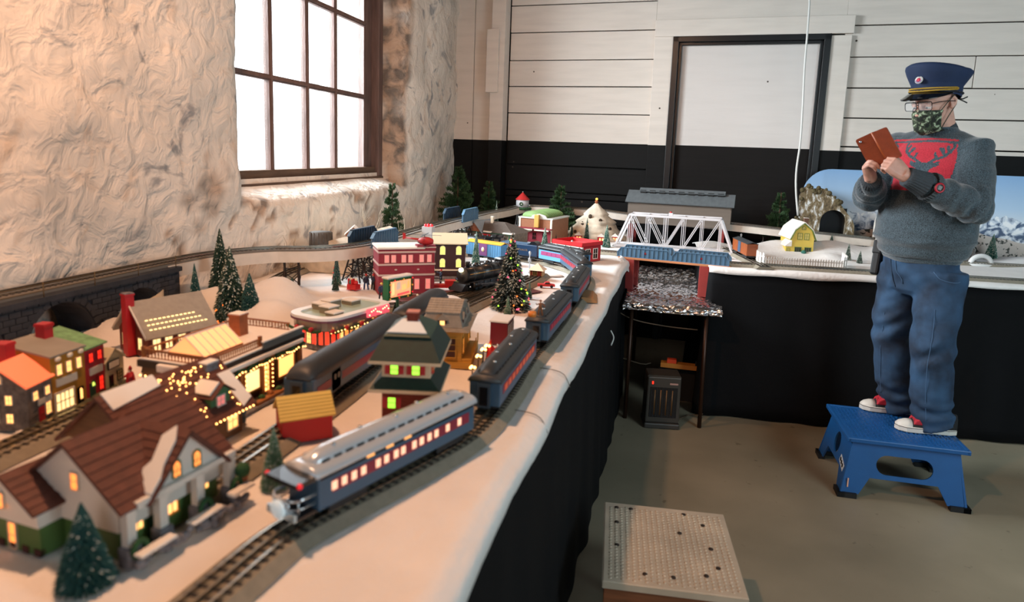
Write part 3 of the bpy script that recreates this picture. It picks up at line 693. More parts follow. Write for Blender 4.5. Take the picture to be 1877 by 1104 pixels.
# ================================================================ trees
green_a = mat('dark_green_bristle', '1d3a2c', .8, var=.35, vscale=90); green_b = mat('teal_bristle', '2f6b5e', .8, var=.3, vscale=90)
green_c = mat('sage_bristle', '5c7f63', .8, var=.25, vscale=90); frost = mat('frosted_tips', 'cdd2c6', .85); trunk_m = mat('trunk_brown', '4a3220', .8)
base_snow = mat('white_base', 'e6e2da', .8)
def htop(p, px, pyt):
    """height above the base point p at which its vertical reaches image row pyt (used for true sizes)"""
    lo, hi = p.z, p.z + 2.5
    for _ in range(40):
        m = (lo + hi) / 2; c = CM.transposed() @ (Vector((p.x, p.y, m)) - Vector((0, 0, HC))); y = 478 + c.y / c.z * 1251
        if y > pyt: lo = m
        else: hi = m
    return lo - p.z
def bristle_mesh(key, mg, tipfrac, n=3800, lean=.35, seed=1, wid=.012):
    """unit bottle-brush cone (height 1, radius 1) of radial bristles, tips may be frosted"""
    r = random.Random(seed); b = MB()
    for i in range(n):
        h = r.random() ** 1.25; z = .06 + h * .94; L = (1 - h) ** .88 * (.85 + .28 * r.random()) + .03; a = r.random() * 2 * PI
        ca, sa = math.cos(a), math.sin(a); w = wid * (1.0 + .6 * r.random()) * 3
        p0 = Vector((0, 0, z)); p1 = Vector((ca * L, sa * L, z - lean * L * .18 + .02 * r.random())); t = Vector((-sa, ca, 0)) * w; mm = p0.lerp(p1, .80)
        fr = r.random() < tipfrac
        b.add([p0, mm + t, mm - t], [(0, 1, 2)], 0)
        b.add([mm + t, p1, mm - t, mm + Vector((0, 0, w * .35))], [(0, 1, 3), (3, 1, 2), (0, 3, 2)], 1 if fr else 0)
    core = MB().lathe([(.62, .06), (.58, .1), (.3, .5), (.0, .97)], 12); b.add(core.v, core.f, 0, True)
    return b.mesh(key, [mg, frost])
BR = {'dark': bristle_mesh('foliage_dark', green_a, .08, seed=2), 'frost': bristle_mesh('foliage_frosted', green_a, .17, seed=3), 'teal': bristle_mesh('foliage_teal', green_b, .25, seed=4),
      'sage': bristle_mesh('foliage_sage', green_c, .15, seed=5), 'tealdark': bristle_mesh('foliage_deep_teal', mat('deep_teal_bristle', '1f4d49', .8, var=.3, vscale=90), .05, seed=6)}
TR = MB().lathe([(.05, 0), (.05, .12)], 8).mesh('trunk', trunk_m)
BS = MB().lathe([(.0, 0), (.42, 0), (.42, .02), (.30, .045), (.0, .05)], 14).mesh('base', base_snow)
BALL = {c: MB().ball((0, 0, 0), 1, 8, 5).mesh('ornament', mat('ornament_' + c, h, .3, emit=e)) for c, h, e in (('red', 'd2202a', .6), ('orange', 'ff7a30', 1.5), ('green', '9dff3a', 2.0), ('pink', 'ff5070', 2.0), ('yellow', 'ffb040', 2.0), ('gold', 'd9a53a', .2))}
def brush_tree(px, py, pyt, rw, kind, label, z=TZ, loc=None, balls=(), group='bottle brush trees', star=None, garland=None, base=True):
    p = Vector(loc) if loc else G(px, py, z); h = htop(p, px, pyt)
    t = thing('bottle_brush_tree', label, 'tree', p, R.uniform(0, 6), group)
    link('foliage', BR[kind], t, sc=(rw, rw, h)); link('trunk', TR, t, sc=(rw * .9, rw * .9, h))
    if base: link('base', BS, t, sc=(rw * 1.1, rw * 1.1, rw * 1.1))
    for i in range(len(balls)):
        f = R.uniform(.12, .85); a = R.uniform(0, 2 * PI); rr = rw * (1 - f) * .97 + .002; s = max(.0028, rw * .055)
        link('ornament', BALL[balls[i]], t, (rr * math.cos(a), rr * math.sin(a), .06 * h + f * h * .94), sc=(s, s, s))
    if star: link('topper', BALL[star], t, (0, 0, h), sc=(rw * .12,) * 3)
    if garland:
        pts = [(rw * (1 - k / 60) * 1.0 * math.cos(k * .42), rw * (1 - k / 60) * 1.0 * math.sin(k * .42), h * (.08 + .9 * k / 60)) for k in range(56)]
        MB().tube(pts, .0018, 5).build('garland', MATS['ornament_gold'], t)
    return t
brush_tree(158, 1068, 925, .040, 'tealdark', 'frosted dark green tree on a round white base in the front left foreground')
brush_tree(503, 893, 785, .026, 'sage', 'slim olive tree beside the rear platform of the observation car')
brush_tree(330, 712, 625, .026, 'tealdark', 'dark green tree with red balls beside the straight track', balls=['red'] * 9)
brush_tree(268, 682, 650, .012, 'dark', 'tiny dark green tree by the red chimney of the barn house')
brush_tree(416, 590, 455, .066, 'frost', 'tallest dark tree with pale flecks behind the toy shop', loc=(-1.50, 2.16, TZ))
brush_tree(398, 560, 422, .050, 'dark', 'dark tree rising behind the tallest one against the white raised track board', loc=(-1.68, 2.36, TZ + .05))
brush_tree(459, 592, 503, .052, 'tealdark', 'broad deep teal tree right of the tallest dark tree')
brush_tree(404, 602, 545, .026, 'dark', 'small dark tree with orange lights at the glass roofed toy shop', balls=['orange'] * 8)
brush_tree(388, 555, 485, .030, 'tealdark', 'narrow teal tree left of the tallest dark tree', loc=(-1.60, 2.1, TZ + .02))
brush_tree(500, 545, 511, .032, 'tealdark', 'little dark teal tree on the snow mound inside the curved track', loc=(-1.52, 2.62, TZ))
brush_tree(553, 560, 541, .009, 'dark', 'miniature dark tree on the snow behind the diner roof')
brush_tree(617, 522, 464, .022, 'teal', 'turquoise tree with red ornaments beside the timber trestle', balls=['red'] * 6, star='red')
brush_tree(615, 532, 506, .016, 'dark', 'small dark tree in front of the turquoise one by the trestle')
brush_tree(708, 582, 540, .018, 'tealdark', 'dark green tree left of the billboard post', loc=(-1.02, 2.43, TZ))
brush_tree(724, 592, 555, .020, 'dark', 'dark green tree right of the billboard post')
brush_tree(768, 532, 482, .022, 'frost', 'snowy tree with gold garland in front of the red brick building', garland=True, star='gold')
brush_tree(842, 502, 450, .028, 'frost', 'snowy green tree with gold garland in front of the brown mansion', garland=True, balls=['red'] * 5)
brush_tree(872, 484, 425, .025, 'teal', 'tall slim teal tree right of the brown mansion')
brush_tree(929, 607, 545, .024, 'sage', 'pale sage green tree beside the outer passenger train')
brush_tree(970, 547, 516, .013, 'teal', 'small teal tree right of the big lit christmas tree')
brush_tree(997, 478, 418, .036, 'teal', 'broad teal tree behind the dark blue tender')
brush_tree(912, 455, 370, .03, 'frost', 'dark tree with frosted branches left of the green roofed theater', loc=(-1.28, 5.35, TZ))
brush_tree(1018, 444, 427, .013, 'dark', 'tiny bare tree between the theater and the red roofed stand')
brush_tree(1111, 453, 413, .032, 'teal', 'snow covered turquoise tree in front of the mountain village')
brush_tree(1098, 440, 384, .02, 'dark', 'dark little tree on the upper right slope of the mountain village', loc=(-.42, 5.5, TZ + .12))
brush_tree(1046, 440, 408, .014, 'dark', 'dark little tree at the left foot of the mountain village', loc=(-.66, 5.32, TZ))
brush_tree(1815, 479, 430, .045, 'teal', 'teal green tree beside the white tunnel mouth right of the man')
brush_tree(1522, 462, 430, .026, 'frost', 'small snowy tree just right of the yellow farmhouse')
brush_tree(1553, 481, 447, .024, 'frost', 'snow laden little tree right of the white picket fence')
brush_tree(1575, 484, 460, .02, 'frost', 'shortest snow laden tree beside the black holster of the man')
brush_tree(1441, 446, 420, .02, 'frost', 'small snowy tree behind the left wall of the yellow farmhouse', loc=tuple(G(1441, 446)))
# the big lit tree
def lit_tree():
    p = G(935, 566); h = htop(p, 935, 430)
    t = thing('christmas_tree', 'big dark christmas tree full of snow flecks and coloured lights beside the steam locomotive', 'tree', p, .4)
    link('foliage', bristle_mesh('foliage_lit_tree', mat('very_dark_green', '10201a', .8, var=.3, vscale=90), .26, n=5200, seed=11, wid=.008), t, sc=(.083, .083, h)); link('trunk', TR, t, sc=(.06, .06, h))
    r = random.Random(5)
    for i in range(64):
        f = r.random() ** 1.3 * .95; a = r.random() * 2 * PI; rr = .083 * (1 - f) * .98 + .003; c = r.choice(['red', 'pink', 'pink', 'green', 'yellow', 'green', 'orange'])
        link('bulb', BALL[c], t, (rr * math.cos(a), rr * math.sin(a), .05 * h + f * h * .95), sc=(.0034,) * 3)
    link('topper', BALL['red'], t, (0, 0, h), sc=(.004,) * 3)
lit_tree()
# artificial pines with needle branches
def pine_mesh(seed, n_layers=15):
    r = random.Random(seed); b = MB()
    for L in range(n_layers):
        f = L / n_layers; z = .14 + .82 * f; ln = (1 - f) ** .85 * .95 + .07
        for k in range(int(9 - 4 * f)):
            a = r.random() * 2 * PI; le = ln * r.uniform(.75, 1.15); el = r.uniform(-.25, .25) - .12 + f * .5
            d = Vector((math.cos(a) * math.cos(el), math.sin(a) * math.cos(el), math.sin(el) * .35))
            twigs = [(0, 1, d, le)] + [(s, .0, (d + Vector((-d.y, d.x, 0)) * sg * .7).normalized(), le * .38) for s in (.35, .6) for sg in (-1, 1)]
            for s, _, dd, l2 in twigs:
                o = Vector((0, 0, z)) + d * le * s; nn = int(34 * l2 / .9) + 7
                for i in range(nn):
                    q = o + dd * (l2 * (i + .5) / nn); an = r.random() * 2 * PI; sd = Vector((-dd.y, dd.x, 0)).normalized() * math.cos(an) + Vector((0, 0, .45)) * math.sin(an)
                    tip = q + sd * .10 + dd * .07; w = dd * .022; b.add([q - w, q + w, tip], [(0, 1, 2)])
    return b.mesh('needles', mat('pine_needles', '2c4a25', .7, var=.45, vscale=12))
PINE = [pine_mesh(31), pine_mesh(57)]
def pine(loc, px, pyt, rw, k, label, pot=False):
    p = Vector(loc); h = htop(p, px, pyt); t = thing('artificial_pine', label, 'tree', p, k * 1.3, 'artificial pines along the walls')
    link('needles', PINE[k % 2], t, sc=(rw, rw, h)); MB().lathe([(.008, 0), (.004, h * .95)], 6).build('trunk', trunk_m, t)
    MB().lathe([(.045, 0), (.06, .01), (.06, .055), (.0, .06)], 12).build('pot', mat('burlap_brown', '6e4d2a', .9), t) if pot else MB().lathe([(.05, 0), (.05, .012), (0, .02)], 12).build('stand', trunk_m, t)
q = PX(719, 400, -1.78); pine((-1.78, q.y, TZ), 719, 330, .10, 0, 'slim green artificial pine against the stone wall under the window corner')
pine((-1.72, 5.72, TZ), 838, 300, .19, 1, 'widest artificial pine in the dark corner beside the plaster wall')
pine((-1.50, 5.95, TZ), 897, 328, .13, 2, 'dim artificial pine right of the corner in front of the black planks')
pine((-.80, 5.62, TZ), 1026, 336, .155, 3, 'artificial pine in a burlap pot between water tower and mountain village', True)
q = PW(1428, 400, .28); pine((q.x, q.y, TZ), 1428, 348, .13, 4, 'artificial pine behind the raised track left of the rock mountain')
# ================================================================ trains
car_blue = mat('slate_blue_car', '36566f', .4, var=.05); car_red = mat('maroon_band', '8b1f38', .4); roof_g = mat('gunmetal_roof', '2f3337', .5)
roof_s = mat('silver_roof', 'c0c9d2', .22, .25, coat=.6); under = mat('underframe_black', '14161a', .6); glowp = mat('lit_car_window', 'e8c6b4', .4, emit=.9, ecol='ffb48a'); glowo = mat('amber_car_window', 'a8402a', .4, emit=.22, ecol='ff6a3a')
black_gl = mat('glossy_black', '0c0e12', .25, coat=.3); gold = mat('gold_lettering', 'c69a4a', .4, .4); bright = mat('bright_metal', 'd6dde2', .15, .8)
def text(s, size, m, parent, loc, rot, name='lettering', ext=.0006):
    cu = bpy.data.curves.new(name, 'FONT'); cu.body = s; cu.size = size; cu.align_x = 'CENTER'; cu.align_y = 'CENTER'; cu.extrude = ext; cu.resolution_u = 2; cu.materials.append(m); c = bpy.data.objects.new(name, cu); COL.objects.link(c); dg = bpy.context.evaluated_depsgraph_get(); dg.update()
    me = bpy.data.meshes.new_from_object(c.evaluated_get(dg)); bpy.data.objects.remove(c); o = link(name, me, parent, loc, rot=rot); return o
CW, CLN = .076, .46
def arc_roof(b, L, w, z0, z1, mi=0, n=10, endr=.0, x0=None):
    """arched roof with rounded (turtle) ends"""
    xs = [-L / 2, -L / 2 + .006, -L / 2 + .02, -L / 2 + .045, L / 2 - .045, L / 2 - .02, L / 2 - .006, L / 2]; sc = [.35, .62, .86, 1, 1, .86, .62, .35] if endr else [1] * 8
    vs = []; fs = []
    for x, s in zip(xs, sc):
        for k in range(n + 1):
            a = PI - PI * k / n; vs.append((x, w / 2 * (math.cos(a)) * (1 if not endr else .6 + .4 * s if s < 1 else 1), z0 + (z1 - z0) * math.sin(a) ** .8 * s))
    m = n + 1
    for i in range(len(xs) - 1):
        for k in range(n): q = i * m + k; fs.append((q, q + 1, q + m + 1, q + m))
        fs.append((i * m, i * m + m, i * m + m + n, i * m + n))
    fs.append(tuple(range(m))); fs.append(tuple(range((len(xs) - 1) * m, len(xs) * m)))
    return b.add(vs, fs, mi, True)
TRUCK = None
def truck(parent, x):
    t = MB(); t.box(-.042, -.030, .008, .042, .030, .018)
    for y in (-.031, .027): t.box(-.045, y, .004, .045, y + .004, .016)
    o = t.build('truck', under, parent, (x, 0, 0)); 
    wm = bpy.data.meshes.get('wheel') or MB().lathe([(.004, -.0035), (.0125, -.0035), (.0125, -.001), (.011, 0), (.011, .0035), (.004, .0035)], 14, axis='y').mesh('wheel', mat('wheel_metal', '3a3a3c', .3, .9))
    for wx in (-.027, .027):
        for y in (-.0225, .0225): link('wheel', wm, o, (wx, y, .0115))
def coach(label, loc, rz, observation=False, L=CLN, win=glowo, nwin=9, baggage=False, side=car_blue, band=car_red):
    t = thing('observation_car' if observation else ('baggage_car' if baggage else 'passenger_coach'), label, 'train car', loc, rz, None if observation or baggage else 'passenger coaches of the outer train')
    w = CW; zf, ze = .020, .082
    b = MB(); b.box(-L / 2, -w / 2, zf, L / 2, w / 2, ze); b.build('body', side, t, bevel=.002)
    rf = MB()
    if baggage: arc_roof(rf, L + .004, w + .006, ze - .002, ze + .034, endr=1)
    else:
        arc_roof(rf, L + (.012), w + .008, ze - .001, ze + .016); arc_roof(rf, L - .01, w * .62, ze + .008, ze + .031, endr=1)
    rf.build('roof', roof_s if observation else (mat('matt_roof', '30353a', .5) if baggage else roof_g), t)
    if not baggage:
        vm = MB().box(-.0085, -.001, 0, .0085, .001, .0055).mesh('roof_vent', black_gl)
        n = 15
        for s in (-1, 1):
            for i in range(n): link('roof_vent', vm, t, (-L / 2 + .03 + (L - .06) * i / (n - 1), s * (w * .31 - .0005), ze + .012))
        cm = MB().lathe([(.0045, 0), (.0045, .003), (.0, .004)], 8).mesh('ventilator', bright)
        for i in range(5): link('ventilator', cm, t, (-L / 2 + .06 + (L - .12) * i / 4, .008 if i % 2 else -.008, ze + .030))
    for s in (-1, 1):
        y = s * (w / 2 + .0008)
        MB().box(-L / 2 + (.03 if not baggage else .02), min(y, y - s * .0008), .043, L / 2 - .02 if not baggage else L / 2 - .12, max(y, y - s * .0008), .066).build('red_band', band, t) if not baggage else None
        if baggage:
            for a, c in ((-L / 2 + .02, -L / 2 + .09), (-L / 2 + .15, L / 2 - .14), (L / 2 - .1, L / 2 - .02)): MB().box(a, min(y, y - s * .0008), .040, c, max(y, y - s * .0008), .060).build('red_band', band, t)
            for a in (-L / 2 + .095, L / 2 - .135):
                MB().box(a, min(y, y - s * .001), .024, a + .045, max(y, y + s * .001), .074).box(a + .008, y, .052, a + .018, y + s * .0016, .066, 1).box(a + .027, y, .052, a + .037, y + s * .0016, .066, 1).build('sliding_door', [mat('door_blue', '3b5163', .4), black_gl], t)
        elif nwin:
            wm = bpy.data.meshes.get('window_' + win.name) or MB().box(-.0058, -.001, 0, .0058, .001, .0155).mesh('window_' + win.name, win)
            xs = [-L / 2 + .05 + (L - .10) * i / (2 * nwin - 1) + (.004 if i % 2 else -.004) * -1 for i in range(2 * nwin)]
            if observation: xs = [-.185, -.163, -.14, -.117, -.08, -.058, -.032, -.012, .02, .042, .066, .088, .125, .165]
            for x in xs: link('window', wm, t, (x, y, .0475))
            MB().box(-L / 2 + .004, min(y, y - s * .001), .074, L / 2 - .004, max(y, y + s * .001), .080).build('name_board', black_gl, t)
            for i, x in enumerate((-.10, -.05, 0)) if observation else (): MB().box(x - .009, min(y, y + s * .002), .0755, x + .009, max(y, y + s * .002), .0795).build('clerestory_light', mat('amber_light', 'ffb060', .4, emit=.8), t)
    ex = L / 2
    for s in ((-1, 1) if not observation else (1,)):
        d = MB(); d.box(min(s * ex, s * (ex + .010)), -.016, .018, max(s * ex, s * (ex + .010)), .016, .078); d.box(min(s * (ex + .010), s * (ex + .0108)), -.010, .024, max(s * (ex + .010), s * (ex + .0108)), .010, .070, 1)
        d.build('vestibule', [mat('vestibule_blue', '2d3d4a', .5), black_gl], t)
    MB().box(-L * .2, -.02, .006, L * .2, .02, zf).box(-L / 2, -.03, .016, L / 2, .03, zf).build('underframe', under, t)
    truck(t, -L / 2 + .075); truck(t, L / 2 - .075)
    MB().cbox((L / 2 + .012, 0, .012), (.026, .006, .006)).build('coupler', under, t)
    if observation:
        MB().box(-L / 2 - .042, -w / 2 + .004, .019, -L / 2, w / 2 - .004, .024).build('platform', black_gl, t); p = MB(); p.box(-L / 2 - .046, -w / 2, ze - .004, -L / 2, w / 2, ze + .004); p.build('platform_roof', black_gl, t)
        rr = MB(); pts = [(-L / 2, -w / 2 + .006, .052), (-L / 2 - .035, -w / 2 + .008, .052), (-L / 2 - .046, -.018, .052), (-L / 2 - .048, 0, .052), (-L / 2 - .046, .018, .052), (-L / 2 - .035, w / 2 - .008, .052), (-L / 2, w / 2 - .006, .052)]
        rr.tube(pts, .0028, 6); rr.tube([(x, y, .036) for x, y, z in pts], .0016, 6)
        for x, y, z in pts[1:-1]: rr.tube([(x, y, .022), (x, y, .052)], .0012, 5)
        rr.build('railing', bright, t)
        MB().lathe([(0, 0), (.016, 0), (.016, .004), (0, .006)], 20, axis='x').build('drumhead', mat('drumhead_white', 'cfe0e6', .25, emit=.25), t, (-L / 2 - .054, 0, .036))
        MB().box(-L / 2 - .0475, -w / 2 + .004, .02, -L / 2 - .042, w / 2 - .004, .033).build('end_skirt', mat('pale_skirt', 'b9cbd2', .2, .3), t)
        link('marker_lamp', BALL['red'], t, (-L / 2 - .04, -w / 2 - .002, ze + .001), sc=(.005,) * 3); link('marker_lamp', BALL['red'], t, (-L / 2 - .04, w / 2 + .002, ze + .001), sc=(.005,) * 3)
    return t
RT_Z = TZ + .0235
MP = smooth_path(z_(MAIN, RT_Z), .004)
def on_track(s):
    """(position, heading) at arc length s measured from the path point nearest the observation car's tail"""
    i = max(1, min(len(MP) - 2, int(s / .004))); d = MP[i + 1] - MP[i - 1]; return MP[i], math.atan2(d.y, d.x)
i0 = min(range(len(MP)), key=lambda i: (MP[i] - Vector((-.558, 1.0, RT_Z))).length) * .004
def chord(s0, s1):
    a, _ = on_track(s0); b, _ = on_track(s1); c = (a + b) / 2; d = b - a; return c, math.atan2(d.y, d.x)
CARS = [('long blue observation car with a silver roof and open rear platform in the foreground', True, glowp, 7), ('slate blue coach with amber windows directly ahead of the observation car', False, glowo, 9),
        ('slate blue coach carrying an orange figure on its roof', False, mat('red_window', 'a02a3c', .4, emit=.15), 9), ('third slate blue coach ahead of the observation car, right of the christmas tree', False, MATS['red_window'], 9),
        ('slate blue coach entering the far curve of the outer track', False, MATS['red_window'], 9)]
PITCH = .503
for k, (lb, ob, wn, nw) in enumerate(CARS):
    s0 = i0 + PITCH * k - (.125 if k else .075); c, a = chord(s0 + .05, s0 + .43); coach(lb, c, a, ob, .44 if ob else .455, wn, nw)
c, a = Vector((-.50, 3.83, RT_Z)), math.atan2(3.93 - 3.72, -.62 + .42)
lb_blue = mat('light_blue_car', '5c96c6', .4)
coach('shorter light blue and plum coach turned away on the far curve behind the tender', (-.515, 3.84, RT_Z), math.atan2(.21, -.28), False, .34, mat('plum_window', '8c3a66', .4, emit=.1), 7, side=lb_blue, band=mat('plum_band', '8c3a66', .4))
coach('long slate blue baggage car with red panels behind the green roofed signal tower', (-.80, 1.70, RT_Z), PI / 2, baggage=True, L=.60)
coach('second baggage car trailing towards the sage tree behind the yellow mansard house', (-.795, 2.23, RT_Z), PI / 2, baggage=True, L=.40)
# tender: rear end shows to the right
def tender():
    a = math.atan2(.10, -.33); t = thing('tender', 'dark blue steam tender with gold lettering behind the little red hut', 'train car', (-.80, 4.02, RT_Z), math.atan2(3.97 - 4.06, -.66 + .93) )
    L = .26; m = mat('midnight_blue', '1b3350', .3, coat=.3); w = .078
    b = MB(); b.box(-L / 2, -w / 2, .018, L / 2, w / 2, .088); b.build('body', m, t, bevel=.005)
    MB().prism([(x, z) for x, z in [(L / 2 - .065 + .026 * math.cos(PI * k / 10) + .03, .086 + .022 * math.sin(PI * k / 10)) for k in range(11)]], -w / 2 + .012, w / 2 - .012, 'y').build('coal_hatch', black_gl, t)
    MB().box(-L / 2 + .01, -w / 2 + .006, .088, L / 2 - .07, w / 2 - .006, .091).build('top_deck', mat('speckled_deck', '44607a', .6, var=.5, vscale=300), t)
    r = random.Random(6); lt = MB()
    for i in range(13):
        x = -.075 + i * .0105 + (.008 if i > 4 else 0); k = r.uniform(.008, .012); lt.box(x, -w / 2 - .0008, .050, x + .0014, -w / 2, .050 + k).box(x, -w / 2 - .0008, .050 + k * r.choice((.0, .5, .9)), x + .005, -w / 2, .0512 + k * .9 if r.random() < .2 else .0512 + k * .0)
    lt.build('faint_gold_lettering', gold, t, kind='stuff')
    MB().box(-L / 2, -.03, .012, L / 2, .03, .018).build('underframe', under, t)
    truck(t, -L / 2 + .06); truck(t, L / 2 - .06)
tender()
def loco(label, loc, rz, S=1.0):
    t = thing('steam_locomotive', label, 'locomotive', loc, rz); t.scale = (S,) * 3
    bl = mat('locomotive_black', '15191d', .38, coat=.15); gr = mat('graphite_smokebox', '33373b', .55)
    MB().lathe([(.0, -.20), (.033, -.20), (.0345, -.196), (.0345, -.10), (.036, -.1), (.036, .08)], 20, (0, 0, .066), axis='x').build('boiler', bl, t)
    MB().lathe([(0, -.206), (.012, -.206), (.012, -.203), (.029, -.202), (.033, -.199)], 18, (0, 0, .066), axis='x').build('smokebox_door', gr, t)
    MB().lathe([(0, 0), (.009, 0), (.010, .012), (0, .0125)], 12, (-.216, 0, .092), axis='x').build('headlamp', mat('headlamp_lens', 'fff0c8', .3, emit=3.0, ecol='ffe7b0'), t)
    MB().lathe([(.010, 0), (.009, .02), (.012, .026), (.007, .026)], 12, (-.165, 0, .097)).build('chimney', bl, t)
    for x, r in ((-.11, .014), (-.03, .016)): MB().lathe([(r, 0), (r, .008), (r * .7, .016), (0, .019)], 12, (x, 0, .097)).build('dome', bl, t)
    for x in (-.135, -.07, .01, .04): MB().lathe([(.004, 0), (.004, .012), (0, .014)], 8, (x, .008, .099)).build('valve', gr, t)
    for x in (-.15, -.09, -.03, .03): MB().lathe([(.0372, x - .001), (.0372, x + .001)], 20, (0, 0, .066), axis='x').build('boiler_band', gr, t)
    MB().box(.08, -.038, .03, .135, .038, .105).build('cab', bl, t, bevel=.003); b = MB(); arc_roof(b, .072, .086, .104, .118); o = b.build('cab_roof', bl, t, (.11, 0, 0))
    for s in (-1, 1): MB().box(.092, s * .0385 - .0008, .068, .122, s * .0385 + .0008, .092).build('cab_window', mat('dim_window', '5a5346', .3), t)
    for s in (-1, 1):
        MB().bar((-.19, s * .036, .040), (.08, s * .036, .040), .012, .003).build('running_board', bl, t); MB().tube([(-.19, s * .036, .074), (.08, s * .036, .074)], .0012, 6).build('handrail', gold, t)
        MB().lathe([(.0, -.015), (.014, -.015), (.014, .03), (0, .03)], 12, (-.155, s * .034, .026), axis='x').build('cylinder', bl, t)
        for x in (-.10, -.055, -.01, .035): MB().lathe([(.003, -.003), (.021, -.003), (.021, .0), (.0195, .003), (.003, .003)], 18, (x, s * .0225, .021), axis='y').build('driving_wheel', gr, t)
        for x in (-.195, -.13): MB().lathe([(.003, -.003), (.011, -.003), (.011, .003), (.003, .003)], 14, (x, s * .0225, .011), axis='y').build('pilot_wheel', gr, t)
        MB().bar((-.15, s * .032, .024), (.035, s * .032, .014), .003, .005).bar((-.10, s * .030, .012), (.035, s * .030, .012), .003, .004).build('side_rod', mat('rod_steel', '8d8f92', .3, .9), t)
    MB().prism([(-.245, .006), (-.205, .006), (-.205, .034), (-.215, .034)], -.034, .034, 'y').build('cowcatcher', bl, t); MB().box(-.215, -.036, .030, -.19, .036, .038).build('pilot_beam', bl, t)
    MB().box(-.19, -.018, .02, .13, .018, .036).build('frame', bl, t)
    return t
d = Vector((.30, .62, 0)).normalized()
loco('black steam locomotive with a lit headlamp left of the big christmas tree', (-.765, 3.12, TZ + .022), math.atan2(.36, .16), 1.05)
loco('black steam locomotive half hidden behind the christmas tree ahead of the tender', (-1.08, 4.12, RT_Z), 0.02, 1.0)
track('short piece of railway track beneath the black steam locomotive', z_([(-.90, 2.80), (-.765, 3.12), (-.62, 3.45)], TZ - .001))
def boxcar(label, loc, rz, side, roofm, L=.26, doorm=None, oval=None, group='model boxcars'):
    t = thing('boxcar', label, 'train car', loc, rz, group); w = .07
    MB().box(-L / 2, -w / 2, .02, L / 2, w / 2, .098).build('body', side, t, bevel=.0015)
    rm = MB().box(-.0012, -.0012, 0, .0012, .0012, .074).mesh('rib', side)
    for s in (-1, 1):
        for i in range(15): link('rib', rm, t, (-L / 2 + .01 + (L - .02) * i / 14, s * w / 2, .022))
        y = s * (w / 2 + .002); MB().box(-.03, min(y, y - s * .002), .024, .03, max(y, y - s * .002), .094).build('sliding_door', doorm or side, t)
    for s in (-1, 1):
        for i in range(5): MB().box(s * L / 2 - .0012, -.03, .032 + i * .012, s * L / 2 + .0012, .03, .035 + i * .012).build('end_rib', side, t)
    b = MB(); b.slab((-L / 2 - .003, -w / 2 - .003, .098), (L / 2 + .003, -w / 2 - .003, .098), (L / 2 + .003, 0, .108), (-L / 2 - .003, 0, .108), .003); b.slab((-L / 2 - .003, 0, .108), (L / 2 + .003, 0, .108), (L / 2 + .003, w / 2 + .003, .098), (-L / 2 - .003, w / 2 + .003, .098), .003)
    b.box(-L / 2, -.006, .108, L / 2, .006, .110); b.build('roof', roofm, t)
    if oval: MB().lathe([(0, 0), (.014, 0), (.014, .001), (0, .001)], 18, (0, -w / 2 - .0035, .06), axis='y', sx=.8).build('picture_oval', oval, t)
    MB().box(-L / 2, -.02, .014, L / 2, .02, .02).build('underframe', under, t); truck(t, -L / 2 + .055); truck(t, L / 2 - .055); return t
boxcar('light blue boxcar with a yellow roof behind the teal tree', (-.98, 3.88, TZ + .022), -.42, mat('sky_blue_car', '4f83ad', .4), mat('ochre_roof', 'd9a23c', .5), doorm=mat('car_purple', '6c3a6a', .5), oval=mat('oval_cream', 'd8c4a2', .5))
p = RT(.185, .36, TZ + .026); boxcar('blue and orange boxcar with a dark roof on the short track by the farmhouse fence', RT(.25, .42, TZ + .026), math.atan2(rn.y, rn.x) + .12, mat('orange_brown_car', '9a4f22', .45, var=.1), roof_g, doorm=mat('blue_door_panel', '34506e', .4), L=.34)
# ================================================================ village buildings
def lit(name, hx, e, base=None): return mat(name, base or hx, .5, emit=e, ecol=hx)
W_WARM = lit('warm_lit_glass', 'ffb060', 1.6, 'ffd9a0'); W_ORANGE = lit('orange_lit_glass', 'ff8a3a', 1.3, 'ffb070'); W_GREEN = lit('green_lit_glass', '9dff40', 1.1, 'b6ff70'); W_PINK = lit('pink_lit_glass', 'f07a72', .55, 'd88a84')
W_RED = lit('red_lit_glass', 'ff2a18', 1.1, 'ff6040'); W_DARK = mat('dark_glass', '1a1512', .2); W_CREAM = lit('cream_lit_glass', 'ffd890', 1.2, 'ffe9b8'); W_YG = lit('yellow_green_lit_glass', 'd6f060', 1.0, 'e0f090')
BULB = lit('fairy_bulb', 'ffb060', 6.0, 'ffe0a0'); BULBM = MB().ball((0, 0, 0), 1, 6, 4).mesh('fairy_light', BULB)
WM = {}
def window_mesh(w, h, frame, pane, nx=1, ny=1, arch=False, sill=True):
    k = (round(w, 4), round(h, 4), frame.name, pane.name, nx, ny, arch)
    if k in WM: return WM[k]
    b = MB(); f = max(.0012, w * .09)
    b.box(-w / 2, -.0012, 0, w / 2, .0005, h, 1)
    if arch: b.lathe([(0, -.001), (w / 2, -.001), (w / 2, .0005), (0, .0005)], 12, (0, 0, h), 1, False, 'y')
    b.box(-w / 2 - f, -.003, 0, -w / 2, .001, h); b.box(w / 2, -.003, 0, w / 2 + f, .001, h)
    if not arch: b.box(-w / 2 - f, -.003, h, w / 2 + f, .001, h + f)
    else:
        for i in range(8):
            a0 = PI * i / 8; a1 = PI * (i + 1) / 8; r = w / 2 + f / 2; b.bar((r * math.cos(a0), -.001, h + r * math.sin(a0)), (r * math.cos(a1), -.001, h + r * math.sin(a1)), .004, f, up=(0, 1, 0))
    b.box(-w / 2 - f, -.0045, -f, w / 2 + f, .001, 0)
    for i in range(1, nx): x = -w / 2 + w * i / nx; b.box(x - f * .3, -.0025, 0, x + f * .3, .0005, h)
    for i in range(1, ny): z = h * i / ny; b.box(-w / 2, -.0025, z - f * .3, w / 2, .0005, z + f * .3)
    WM[k] = b.mesh('window', [frame, pane]); return WM[k]
